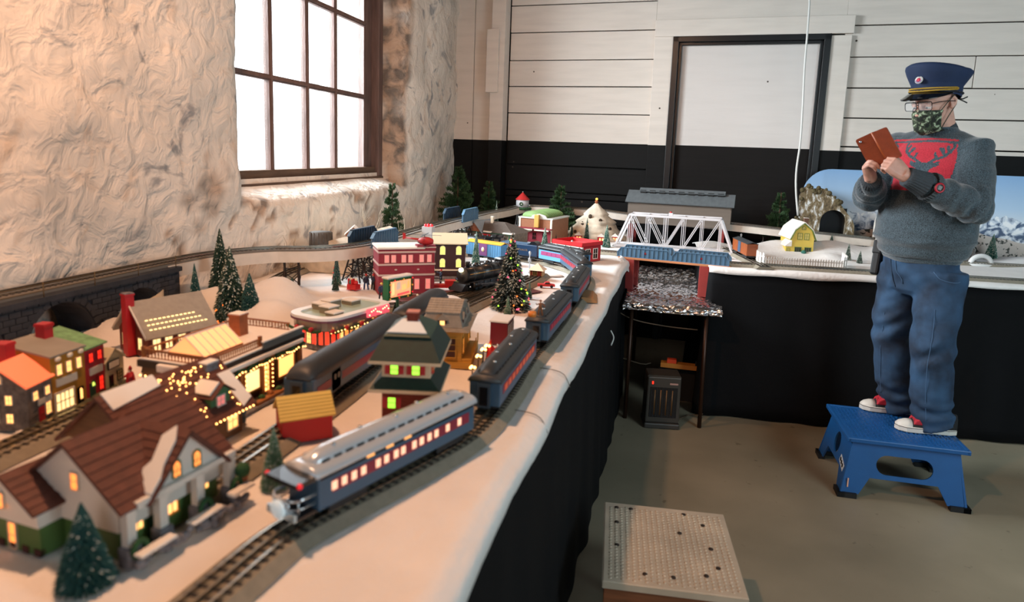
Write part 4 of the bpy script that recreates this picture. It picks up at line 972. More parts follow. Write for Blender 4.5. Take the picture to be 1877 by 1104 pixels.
class House:
    def __init__(s, name, label, cat, A, B, d, z=TZ, group=None):
        s.A = Vector((A[0], A[1], z)); v = Vector((B[0] - A[0], B[1] - A[1])); s.w = v.length; s.d = d; s.a = math.atan2(v.y, v.x)
        s.t = thing(name, label, cat, s.A, s.a, group)
    def walls(s, h, m, x0=0, y0=0, x1=None, y1=None, z0=0, name='walls', bevel=.001):
        x1 = s.w if x1 is None else x1; y1 = s.d if y1 is None else y1
        s.h = h; return MB().box(x0, y0, z0, x1, y1, h).build(name, m, s.t, bevel=bevel)
    def gable(s, z, rise, m, wallm, axis='x', x0=0, y0=0, x1=None, y1=None, over=.008, th=.004, name='roof', snowm=None, rows=0):
        """axis = ridge direction"""
        x1 = s.w if x1 is None else x1; y1 = s.d if y1 is None else y1
        if axis == 'x':
            ym = (y0 + y1) / 2; hw = (y1 - y0) / 2; k = rise / hw
            MB().prism([(y0, z), (y1, z), (ym, z + rise)], x0 + .0005, x1 - .0005, 'x').build('gable', wallm, s.t)
            e = over * k; a, c = x0 - over, x1 + over
            P = [((a, y0 - over, z - e), (c, y0 - over, z - e), (c, ym, z + rise), (a, ym, z + rise)), ((a, ym, z + rise), (c, ym, z + rise), (c, y1 + over, z - e), (a, y1 + over, z - e))]
        else:
            xm = (x0 + x1) / 2; hw = (x1 - x0) / 2; k = rise / hw
            MB().prism([(x0, z), (x1, z), (xm, z + rise)], y0 + .0005, y1 - .0005, 'y').build('gable', wallm, s.t)
            e = over * k; a, c = y0 - over, y1 + over
            P = [((x0 - over, c, z - e), (x0 - over, a, z - e), (xm, a, z + rise), (xm, c, z + rise)), ((xm, c, z + rise), (xm, a, z + rise), (x1 + over, a, z - e), (x1 + over, c, z - e))]
        for q in P:
            q = [Vector(v) + Vector((0, 0, th)) for v in q]
            o = MB().slab(*q, th).build(name, m, s.t)
            if rows:
                b = MB(); up = (q[3] - q[0])
                for i in range(rows):
                    f0 = i / rows; p0 = q[0] + up * f0; p1 = q[1] + (q[2] - q[1]) * f0; g0 = p0 + up * (1 / rows); g1 = p1 + (q[2] - q[1]) * (1 / rows); n = (q[1] - q[0]).cross(q[3] - q[0]).normalized()
                    b.slab(p0 + n * .0022, p1 + n * .0022, g1 + n * .0006, g0 + n * .0006, .0022)
                b.build('shingles', m, o, kind='stuff')
        return s
    def flat(s, z, m, over=.004, th=.006, name='roof', **k):
        return MB().box(k.get('x0', 0) - over, k.get('y0', 0) - over, z, k.get('x1', s.w) + over, k.get('y1', s.d) + over, z + th).build(name, m, s.t)
    def frustum(s, z0, z1, inset, m, over=.01, name='roof', rows=0, x0=0, y0=0, x1=None, y1=None, capm=None, eave=None):
        x1 = s.w if x1 is None else x1; y1 = s.d if y1 is None else y1
        A = [(x0 - over, y0 - over), (x1 + over, y0 - over), (x1 + over, y1 + over), (x0 - over, y1 + over)]; ix, iy = inset if isinstance(inset, tuple) else (inset, inset)
        Bq = [(x0 + ix, y0 + iy), (x1 - ix, y0 + iy), (x1 - ix, y1 - iy), (x0 + ix, y1 - iy)]
        b = MB(); n = max(1, rows)
        for i in range(n):
            f0 = i / n; f1 = (i + 1) / n; L = lambda f, g: [(a[0] + (c[0] - a[0]) * f + g * (1 if a[0] > (x0 + x1) / 2 else -1), a[1] + (c[1] - a[1]) * f + g * (1 if a[1] > (y0 + y1) / 2 else -1)) for a, c in zip(A, Bq)]
            lo = L(f0, .0012 if rows else 0); hi = L(f1, 0); za, zb = z0 + (z1 - z0) * f0, z0 + (z1 - z0) * f1
            b.add([(*p, za) for p in lo] + [(*p, zb) for p in hi], [(0, 1, 5, 4), (1, 2, 6, 5), (2, 3, 7, 6), (3, 0, 4, 7), (3, 2, 1, 0), (4, 5, 6, 7)])
        o = b.build(name, m, s.t)
        if capm: MB().box(Bq[0][0], Bq[0][1], z1, Bq[2][0], Bq[2][1], z1 + .002).build('roof_top', capm, s.t)
        if eave: MB().box(x0 - over - .002, y0 - over - .002, z0 - .007, x1 + over + .002, y1 + over + .002, z0).build('eave', eave, s.t)
        return o
    def win(s, face, u, z, w, h, frame, pane, nx=1, ny=1, arch=False, name='window', off=0.0, d0=0, shutters=None):
        me = window_mesh(w, h, frame, pane, nx, ny, arch)
        W_, D_ = s.w, s.d
        pos = {'f': ((u, d0 - off, z), 0), 'l': ((d0 - off, D_ - u, z), -PI / 2), 'r': ((W_ + off - d0, u, z), PI / 2), 'b': ((W_ - u, D_ + off, z), PI)}[face]
        o = link(name, me, s.t, pos[0], pos[1])
        if shutters:
            sm = MB().box(-w * .32, -.002, 0, w * .32, .0005, h).mesh('shutter', shutters)
            for q in (-1, 1): link('shutter', sm, o, (q * (w * .5 + w * .42), 0, 0))
        return o
    def door(s, face, u, w, h, m, name='door', d0=0, z=0, knob=True):
        b = MB().box(-w / 2, -.002, 0, w / 2, .0005, h).box(-w * .3, -.003, h * .12, w * .3, -.0015, h * .42).box(-w * .3, -.003, h * .52, w * .3, -.0015, h * .88, 0)
        W_, D_ = s.w, s.d; pos = {'f': ((u, d0, z), 0), 'l': ((d0, D_ - u, z), -PI / 2), 'r': ((W_ - d0, u, z), PI / 2)}[face]
        return b.build(name, m, s.t, pos[0], pos[1])
    def box(s, name, m, *a, bevel=0, kind=None): return MB().box(*a).build(name, m, s.t, bevel=bevel, kind=kind)
    def chimney(s, x, y, z0, z1, m, w=.018, cap=None):
        b = MB().box(x - w / 2, y - w / 2, z0, x + w / 2, y + w / 2, z1, 0).box(x - w / 2 - .002, y - w / 2 - .002, z1 - .005, x + w / 2 + .002, y + w / 2 + .002, z1, 0)
        b.box(x - w / 2 - .001, y - w / 2 - .001, z1, x + w / 2 + .001, y + w / 2 + .001, z1 + .0025, 1); return b.build('chimney', [m, cap or m], s.t)
def light_string(t, pts, n, r=.0022, mesh=None):
    for i in range(n):
        f = i / max(1, n - 1) * (len(pts) - 1); k = min(int(f), len(pts) - 2); p = Vector(pts[k]).lerp(Vector(pts[k + 1]), f - k)
        link('fairy_light', mesh or BULBM, t, p, sc=(r,) * 3)
cream = mat('cream_paint', 'e2d6bf', .6, var=.04); white_p = mat('white_siding', 'd9d4cc', .6, var=.05); brown_sh = mat('brown_shingles', '5e3428', .7, var=.25, vscale=60); greenp = mat('mid_green_paint', '4b6b33', .6, var=.1)
dk_green = mat('dark_green_paint', '1f4a33', .5); grey_st = mat('grey_fieldstone', '77757a', .8, var=.45, vscale=70, bump=.4, bscale=100); brick_o = mat('orange_brick', 'a05a36', .75, var=.2, vscale=80, bump=.2, bscale=200)
snow_r = mat('roof_snow', 'e8e2da', .7, var=.03); red_b = mat('bright_red_paint', 'b01a24', .5, var=.06); fest = mat('garland_green', '24502a', .8, var=.4, vscale=200)
# --- 1 green and white station in the left foreground
def station():
    s = House('miniature_house', 'white and green country house with brown roof in the left foreground', 'model house', (-.765, .812), (-.733, 1.05), .215)
    s.walls(.055, greenp, .014, .02, s.w - .02, s.d - .004, 0, 'lower_walls'); s.walls(.098, white_p, .008, .012, s.w - .012, s.d, .05, 'upper_walls')
    w, d = s.w, s.d
    s.gable(.095, .085, brown_sh, white_p, 'x', .006, .0, w * .95, d, .01, .004, rows=9)
    s.gable(.093, .078, brown_sh, white_p, 'y', w * .22, -.004, w * .86, d * .6, .012, .004, rows=9)
    # wing on the left end
    s.box('wing_wall', white_p, -.03, d * .62, .05, .02, d * 1.18, .083); s.box('wing_base', greenp, -.026, d * .63, 0, .02, d * 1.17, .05)
    s.gable(.082, .045, brown_sh, white_p, 'x', -.036, d * .60, .06, d * 1.2, .008, .004, rows=6)
    fr = mat('pale_frame', 'd8cdbb', .6)
    for u, z in ((d * .42, .118),): s.win('l', u + .03, z - .01, .014, .026, fr, W_ORANGE, 1, 2, d0=.006)
    s.win('l', -d * .18 + .052 - .0, .075, .013, .024, fr, W_ORANGE, 1, 2, d0=-.0362); s.win('l', -.0 + .02, .004, .015, .042, fr, W_ORANGE, 1, 2, d0=-.0265)
    # left end ground floor: brick plinths and green panels
    for i in range(5): MB().box(-.028, d * .63 + i * .027, 0, -.02, d * .63 + i * .027 + .014, .012).build('brick_plinth', mat('dark_red_brick', '4a1f1c', .8, var=.3, vscale=90), s.t)
    # front gable windows, pilasters, porch
    ag = mat('arched_green_frame', '2f6a3c', .6)
    for x in (w * .44, w * .62): s.win('f', x, .104, .014, .02, ag, W_ORANGE, 2, 2, True, d0=-.005); 
    s.box('fascia', white_p, w * .10, -.012, .088, w * .97, .0, .098)
    for x in (.012, w * .30, w * .62, w * .93): s.box('porch_post', white_p, x - .008, -.012, .03, x + .008, .002, .09); s.box('stone_pier', grey_st, x - .013, -.018, 0, x + .013, .006, .034, bevel=.003)
    s.win('f', w * .2, .035, .018, .035, ag, W_WARM, 2, 2, d0=.019); s.win('f', w * .46, .03, .03, .04, mat('ochre_frame', 'b07a2a', .6), W_WARM, 3, 2, d0=.019); s.win('f', w * .78, .038, .018, .034, ag, W_WARM, 2, 2, d0=.019)
    s.door('f', w * .33, .02, .05, dk_green, d0=.019)
    b = MB(); r = random.Random(3)
    for i in range(46):
        x = r.uniform(.0, w * 1.0); b.ball((x, -.034 + r.uniform(-.006, .006), r.uniform(.004, .022)), r.uniform(.006, .010), 6, 4, sc=(1.2, .8, .8))
    b.build('stone_wall', grey_st, s.t, kind='stuff')
    s.box('wall_cap', snow_r, 0, -.044, .026, w * .28, -.026, .031, bevel=.002); s.box('wall_cap', snow_r, w * .42, -.044, .026, w * .7, -.026, .031, bevel=.002); s.box('wall_cap', snow_r, w * .8, -.044, .030, w * 1.02, -.026, .037, bevel=.002)
    wr = MB(); 
    for i in range(14): a = 2 * PI * i / 14; wr.ball((math.cos(a) * .012, 0, math.sin(a) * .012), .005, 6, 4)
    wm = wr.mesh('wreath', fest)
    for x, z in ((.016, .03), (w * .62, .032), (w * .93, .036)): link('wreath', wm, s.t, (x, -.022, z))
    # snow patch slid down the left slope of the front gable
    sn = MB(); x0 = w * .22; xm = w * .54; k = .078 / (xm - x0)
    def pt(x, y): return (x, y, .093 + (x - x0) * k + .0075)
    ol = [(x0 - .004, -.012), (x0 - .004, .035), (x0 + .02, .03), (x0 + .03, .022), (x0 + .06, .03), (x0 + .075, .012), (x0 + .06, .0), (x0 + .03, -.004), (x0 + .016, -.012)]
    vs = [pt(*q) for q in ol]; n = len(vs); sn.add(vs + [(a, b_, c + .005) for a, b_, c in vs], [tuple(range(n)), tuple(range(n, 2 * n))] + [(i, (i + 1) % n, (i + 1) % n + n, i + n) for i in range(n)]); sn.build('snow_patch', snow_r, s.t)
    MB().lathe([(.0, 0), (.008, 0), (.010, .012), (0, .012)], 12, (w * 1.0, -.02, .036)).build('planter', brick_o, s.t); MB().ball((w * 1.0, -.02, .058), .014, 10, 7).build('topiary', fest, s.t)
station()
# --- 2 lodge with fairy lights all over its roof
def lodge():
    s = House('miniature_house', 'brown roofed lodge behind the country house with fairy lights and a stone chimney', 'model house', (-.915, 1.04), (-.885, 1.33), .2)
    w, d = s.w, s.d; s.walls(.07, mat('log_brown', '6b4a30', .7, var=.3, stretch=(1, 1, 6)), .01, .01, w - .01, d - .01)
    s.gable(.068, .09, brown_sh, mat('log_brown', '6b4a30'), 'x', 0, 0, w, d, .012, .005, rows=11)
    # front slope lights
    k = .09 / (d / 2); r = random.Random(9)
    for i in range(150):
        x = w * (.42 + .58 * r.random()); y = -.01 + d * .5 * r.random()
        if w * .62 < x < w * .86 and y < d * .3: continue
        link('fairy_light', BULBM, s.t, (x, y, .068 + y * k + .009), sc=(.0016,) * 3)
    light_string(s.t, [(0, -.013, .060), (w, -.013, .060)], 26, .002)
    for (x0, x1, y0, y1) in ((.0, w * .42, d * .34, d * .5), (w * .9, w * 1.03, -.012, d * .3)):
        MB().slab((x0, y0, .068 + y0 * k + .012), (x1, y0 + .01, .068 + (y0 + .01) * k + .012), (x1, y1, .068 + y1 * k + .012), (x0, y1, .068 + y1 * k + .012), .004).build('snow_patch', snow_r, s.t, bevel=.0015)
    # dormer
    x = w * .74; MB().box(x - .028, d * .06, .08, x + .028, d * .4, .112).build('dormer_wall', mat('dormer_green', '3c6b48', .6), s.t)
    s.gable(.11, .022, brown_sh, MATS['dormer_green'], 'y', x - .03, d * .03, x + .03, d * .5, .006, .003, 'dormer_roof'); s.win('f', x, .085, .022, .02, white_p, W_PINK, 2, 2, d0=d * .06)
    MB().slab((x - .034, d * .05, .118), (x - .004, d * .05, .138), (x - .004, d * .3, .138), (x - .034, d * .3, .118), .004).build('snow_patch', snow_r, s.t)
    s.chimney(w * .90, d * .45, .0, .158, grey_st, .036, snow_r)
    for u in (.2, .5, .85): s.win('f', w * u, .02, .03, .034, cream, W_WARM, 2, 2, d0=.01)
    for u in (.3, .7): s.win('l', d * u, .02, .026, .034, cream, W_WARM, 2, 2, d0=.01)
lodge()
# --- 3 row of little shops behind the straight track
def shops():
    X = lambda px, py: G(px, py).xy
    st = mat('mixed_rubble_stone', '6e6560', .8, var=.5, vscale=60, bump=.5, bscale=90); och = mat('ochre_plaster', 'a8741f', .7, var=.1); rd = mat('shop_red', 'a31e26', .6, var=.08); bg = mat('shop_beige', 'cdbd93', .6, var=.05)
    pts = [tuple(G(a, b).xy) for a, b in ((54, 792), (99, 766), (160, 738), (195, 720), (229, 702))]
    sign = mat('sign_board', 'c6c2b8', .6)
    a, b = pts[0], pts[1]
    s = House('shop_house', 'stone shop with an orange lit roof at the left end of the row', 'model house', a, b, .13, group='row of shop houses')
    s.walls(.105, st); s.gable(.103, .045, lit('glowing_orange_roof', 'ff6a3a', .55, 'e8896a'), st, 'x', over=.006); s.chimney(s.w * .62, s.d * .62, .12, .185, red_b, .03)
    for u in (.3, .78): s.win('f', s.w * u, .066, .014, .018, cream, W_WARM, 2, 2)
    s.win('f', s.w * .78, .02, .016, .026, cream, W_WARM, 2, 3); s.door('f', s.w * .52, .018, .042, red_b); s.win('f', s.w * .52, .03, .009, .011, red_b, W_CREAM); s.box('sign', sign, s.w * .40, -.002, .048, s.w * .95, .0, .060)
    for u in (.2, .45, .7):
        for z in (.02, .062): s.win('l', s.d * u, z, .014, .02, cream, W_WARM, 2, 2)
    s.win('l', s.d * .5, .11, .022, .008, cream, W_WARM, 3, 1, True)
    s = House('shop_house', 'ochre yellow shop with grey flat roof between the stone and red shops', 'model house', pts[1], pts[2], .13, group='row of shop houses')
    s.walls(.145, och); b2 = MB(); w = s.w; b2.slab((-.003, -.004, .147), (w + .003, -.004, .147), (w + .003, s.d, .168), (-.003, s.d, .168), .004); b2.build('roof', mat('grey_roof', '8d877c', .7, var=.08), s.t)
    MB().prism([(0, .144), (s.d, .144), (s.d, .166)], .0, w, 'x').build('roof_side', och, s.t); s.chimney(w * .9, s.d * .75, .15, .195, red_b, .026)
    for u in (.22, .5, .8): s.win('f', w * u, .098, .013, .024, cream, W_WARM, 2, 2)
    s.box('sign', sign, w * .12, -.003, .070, w * .72, 0, .088); s.win('f', w * .33, .012, .05, .040, cream, W_CREAM, 4, 2); s.door('f', w * .8, .02, .048, black_gl); s.win('f', w * .8, .018, .010, .024, black_gl, W_WARM, 1, 1, True, d0=-.002)
    for u in (.2, .55, .88): MB().ball((w * u, -.002, .136), .008, 8, 5, sc=(1.2, .5, .8)).build('lamp_bracket', cream, s.t)
    s = House('shop_house', 'narrow red shop with a green roof and red glowing windows', 'model house', pts[2], pts[3], .12, group='row of shop houses')
    s.walls(.135, rd); w = s.w; b2 = MB(); b2.slab((-.004, -.008, .137), (w + .004, -.008, .137), (w + .004, s.d, .17), (-.004, s.d, .17), .004); b2.build('roof', mat('green_snowy_roof', '6f9a68', .7, var=.3, vscale=60), s.t)
    MB().prism([(0, .134), (s.d, .134), (s.d, .168)], 0, w, 'x').build('roof_side', rd, s.t)
    for u in (.28, .72): s.win('f', w * u, .098, .014, .022, rd, W_RED, 2, 2)
    s.box('sign', sign, w * .2, -.003, .064, w * .85, 0, .082); s.door('f', w * .3, .02, .044, dk_green); s.win('f', w * .3, .036, .012, .006, dk_green, W_YG, 1, 1, True, d0=-.002); s.win('f', w * .74, .018, .014, .034, rd, W_RED, 2, 3)
    s = House('shop_house', 'small beige shop with dark door at the right end of the row', 'model house', pts[3], pts[4], .11, group='row of shop houses')
    s.walls(.078, bg); w = s.w; s.gable(.077, .028, mat('pale_roof', 'b9a988', .7), bg, 'y', over=.004)
    s.box('sign_frame', black_gl, w * .12, -.003, .056, w * .72, 0, .078); s.box('sign', cream, w * .17, -.004, .059, w * .67, -.002, .075); s.door('f', w * .28, .016, .04, W_DARK); s.win('f', w * .72, .018, .018, .026, black_gl, mat('dim_amber', '8a6434', .4, emit=.2), 2, 3)
    # shared snowy base with tiny cars in front
    t = House('village_base', 'low rough base with shrubs and snow along the fronts of the shop row', 'model base', tuple((G(40, 800).xy)), tuple(G(236, 700).xy), .02)
    b = MB(); r = random.Random(4)
    for i in range(60): b.ball((t.w * i / 60, -.004 + r.uniform(-.01, .006), .004), r.uniform(.006, .012), 7, 5, sc=(1.3, 1, .7))
    b.build('shrubs', mat('olive_shrub', '4f4a30', .8, var=.6, vscale=50), t.t, kind='stuff'); t.box('slab', snow_r, 0, -.014, 0, t.w, .02, .005)
shops()
def santa(px, py, pyt, label, z=TZ, coat=None, trim=None, loc=None):
    p = Vector(loc) if loc else G(px, py, z); h = htop(p, px, pyt); t = thing('miniature_figure', label, 'figurine', p, R.uniform(-.5, .5)); c = coat or red_b; k = h / .06
    MB().lathe([(.013 * k, 0), (.014 * k, .006 * k), (.012 * k, .02 * k), (.009 * k, .038 * k), (.004 * k, .042 * k)], 12).build('coat', c, t)
    MB().tube([(-.009 * k, 0, .036 * k), (-.014 * k, -.004 * k, .028 * k), (-.012 * k, -.012 * k, .024 * k)], .003 * k, 6).tube([(.009 * k, 0, .036 * k), (.014 * k, -.004 * k, .028 * k), (.010 * k, -.012 * k, .026 * k)], .003 * k, 6).build('arms', c, t)
    MB().ball((0, -.001 * k, .046 * k), .0055 * k, 10, 7).build('head', mat('figure_skin', 'd09a7c', .6), t); MB().ball((0, -.004 * k, .042 * k), .0045 * k, 8, 6, sc=(1, .7, 1.1)).build('beard', snow_r, t)
    MB().lathe([(.0058 * k, .048 * k), (.004 * k, .055 * k), (0, .06 * k)], 10).build('hat', trim or c, t)
santa(240, 706, 670, 'tiny santa figurine in red coat standing between the shops and the barn house')
def toycar(name, label, p, rz, body, L=.05, w=.022, truckbed=False, cat='toy car', group=None):
    t = thing(name, label, cat, p, rz, group); h = L * .3
    b = MB(); b.prism([(-L / 2, h * .25), (L / 2, h * .25), (L / 2, h * .62), (L * .30, h * .7), (-L / 2, h * .7)] , -w / 2, w / 2, 'y'); b.build('body', body, t, bevel=.0015)
    x0, x1 = (-.12, .22) if not truckbed else (-.05, .2); MB().prism([(L * x0 - L * .1, h * .69), (L * x1 + L * .06, h * .69), (L * x1 - L * .02, h * 1.1), (L * x0, h * 1.1)], -w * .44, w * .44, 'y').build('cabin', body, t, bevel=.001)
    for s in (-1, 1): MB().prism([(L * x0 - L * .05, h * .74), (L * x1 + L * .01, h * .74), (L * x1 - L * .03, h * 1.03), (L * x0, h * 1.03)], s * w * .445 - .0003, s * w * .445 + .0003, 'y').build('side_window', W_DARK, t)
    wm = MB().lathe([(.0, -.002), (L * .085, -.002), (L * .085, .002), (0, .002)], 12, axis='y').mesh('wheel', under)
    for x in (-.3, .3):
        for s in (-1, 1): link('wheel', wm, t, (x * L, s * w * .46, L * .085))
    return t
for i, (px, py, c, nm) in enumerate(((170, 752, 'b9a870', 'cream'), (60, 790, '3c4a4a', 'dark grey'), (215, 728, 'd9d2c2', 'white'), (232, 720, '2d2f30', 'black'))):
    toycar('toy_car', 'tiny %s vintage car parked in front of the %s shop' % (nm, ['ochre', 'stone', 'red', 'beige'][i]), G(px + 6, py, TZ + .001), PI / 2 + .1, mat('car_' + nm.replace(' ', '_'), c, .4), .036, .016, group='cars before the shop row')
# --- 4 barn red house with long grey roof
def barn():
    s = House('miniature_house', 'dark red house with a red chimney and a long grey snowy roof', 'model house', (-1.462, 1.70), (-1.385, 1.895), .165)
    w, d = s.w, s.d; m = mat('barn_red_boards', '6a2a1c', .7, var=.15); s.walls(.075, m); gr = mat('grey_snowy_roof', '9c958a', .7, var=.1, vscale=60)
    s.gable(.073, .085, gr, m, 'x', over=.014, th=.006)
    # glowing holes in the lower roof
    k = .085 / (d / 2)
    hm = MB().box(-.004, -.002, 0, .004, .002, .0015).mesh('roof_light', W_CREAM)
    for j in range(3):
        for i in range(14 - j): q = link('roof_light', hm, s.t, (w * (.06 + .065 * i) , .004 + j * .012, .073 + (.004 + j * .012) * k + .0085)); q.rotation_euler = (math.atan(k), 0, 0)
    s.chimney(-.012, d * .5, 0, .19, red_b, .026, grey_st)
    for u in (.2, .75): s.win('l', d * u, .022, .02, .034, cream, W_CREAM, 2, 2)
    for u in (.12, .3, .5, .7, .9): s.win('f', w * u, .022, .022, .034, cream, W_CREAM, 2, 2)
    MB().box(0, -.012, .0, w, -.002, .012).build('porch', white_p, s.t)
    MB().tube([(-.014, -.014, .068), (-.014, d / 2, .165), (-.014, d + .014, .068)], .003, 5).build('bargeboard', white_p, s.t)
barn()
# --- 5 toy shop with glass roof house
def toyshop():
    s = House('shop_building', 'ornate toy shop with a glowing glass roof and roof terrace railing', 'model house', (-.99, 1.345), (-.965, 1.70), .2)
    w, d = s.w, s.d; dk = mat('toyshop_brown', '4a3020', .6, var=.15); wd = mat('honey_wood', '8f5426', .6, var=.2)
    s.walls(.115, dk); s.box('cornice', mat('cornice_dark', '2b2018', .6), -.008, -.012, .112, w + .008, d + .006, .128); s.box('roof_snow', snow_r, -.004, -.008, .128, w + .004, d + .004, .133, bevel=.002)
    s.box('snow_eave', snow_r, -.012, -.02, .106, w * .98, -.010, .118, bevel=.004); s.box('snow_eave', snow_r, -.02, -.01, .108, -.006, d * .7, .128, bevel=.004)
    # roof terrace railing: each baluster is a piece
    bm = MB().lathe([(.0018, 0), (.0010, .006), (.0022, .012), (.0012, .018)], 6).mesh('baluster', wd)
    def rail(p, q, n):
        p = Vector(p); q = Vector(q); MB().bar(p + Vector((0, 0, .020)), q + Vector((0, 0, .020)), .005, .004).bar(p + Vector((0, 0, .001)), q + Vector((0, 0, .001)), .004, .003).build('handrail', wd, s.t)
        for i in range(n): link('baluster', bm, s.t, p.lerp(q, (i + .5) / n))
    z = .132; rail((.004, .004, z), (w * .52, .004, z), 22); rail((.004, .004, z), (.004, d - .004, z), 20); rail((.004, d - .004, z), (w - .004, d - .004, z), 28); rail((w - .004, .03, z), (w - .004, d - .004, z), 16)
    for x, y in ((.004, .004), (w * .52, .004), (.004, d - .004), (w - .004, d - .004)): s.box('newel', wd, x - .004, y - .004, z, x + .004, y + .004, z + .028)
    # glass house
    gl = mat('glowing_glass', 'f0c8a8', .25, emit=.9, ecol='ff9a50'); hx0, hx1, hy0, hy1 = w * .10, w * .50, d * .25, d * .78; ym = (hy0 + hy1) / 2
    MB().box(hx0, hy0, z, hx1, hy1, z + .008).build('glass_house_base', wd, s.t)
    MB().prism([(hy0, z + .008), (hy1, z + .008), (ym, z + .052)], hx0, hx1, 'x').build('glass_roof', gl, s.t)
    rb = MB()
    for i in range(7):
        x = hx0 + (hx1 - hx0) * i / 6
        rb.bar((x, hy0, z + .009), (x, ym, z + .053), .0018).bar((x, hy1, z + .009), (x, ym, z + .053), .0018)
    rb.bar((hx0, ym, z + .053), (hx1, ym, z + .053), .003); rb.build('glazing_bars', white_p, s.t)
    s.chimney(w * .72, d * .62, z, z + .06, brick_o, .034, snow_r)
    s.box('sign', mat('slate_sign', '5f6666', .5), w * .5, -.014, .128, w * .98, -.008, .146); s.box('sign_snow', snow_r, w * .49, -.016, .146, w * .99, -.006, .151, bevel=.002)
    for x in (.03, .27, .50, .62, .98): s.box('pilaster', wd, w * x - .006, -.008, 0, w * x + .006, .002, .108)
    wf = mat('gilt_frame', '9a6a2a', .4, .3); s.win('f', w * .40, .03, .055, .05, wf, W_CREAM, 1, 1, d0=-.002); s.win('f', w * .80, .03, .07, .05, wf, W_WARM, 1, 1, d0=-.002); s.win('f', w * .15, .02, .022, .06, wf, W_WARM, 2, 4, True, d0=-.002); s.win('f', w * .56, .01, .02, .07, wf, W_WARM, 2, 5, d0=-.002)
    s.win('l', d * .5, .02, .04, .06, wf, W_WARM, 2, 3); s.win('l', d * .8, .02, .03, .05, wf, W_WARM, 2, 3)
    gb = MB(); r = random.Random(8)
    for i in range(60): gb.ball((w * i / 59, -.014 + .003 * math.sin(i), .092 + .008 * abs(math.sin(i * .35))), .005, 6, 4)
    gb.build('garland', fest, s.t, kind='stuff'); light_string(s.t, [(w * k / 12, -.018, .09 + .006 * (k % 2)) for k in range(13)], 34, .0022)
    light_string(s.t, [(-.006, d * k / 6, .09) for k in range(7)], 14, .0022)
    for x in (.04, .3, .52, .6): light_string(s.t, [(w * x, -.012, .02), (w * x, -.012, .09)], 7, .002)
    MB().box(-.02, -.05, 0, w + .03, .0, .006).build('pavement', grey_st, s.t); MB().box(w * .30, -.045, .006, w * .62, -.03, .014).build('bench', wd, s.t)
    for i in range(8): MB().ball((w * (.2 + .1 * i), -.03, .014), .009, 8, 6).build('shrub', fest if i % 3 else wd, s.t)
toyshop()
for i, (px, py, pyt, c, tx) in enumerate(((426, 770, 738, '7a3a22', 'brown coat outside the toy shop'), (438, 764, 735, '2f4a62', 'blue coat outside the toy shop'))):
    santa(px, py, pyt, 'small carol singer figurine in a ' + tx, coat=mat('fig_' + c, c, .7), loc=(-.945 + i * .018, 1.33 + i * .03, TZ + .0))
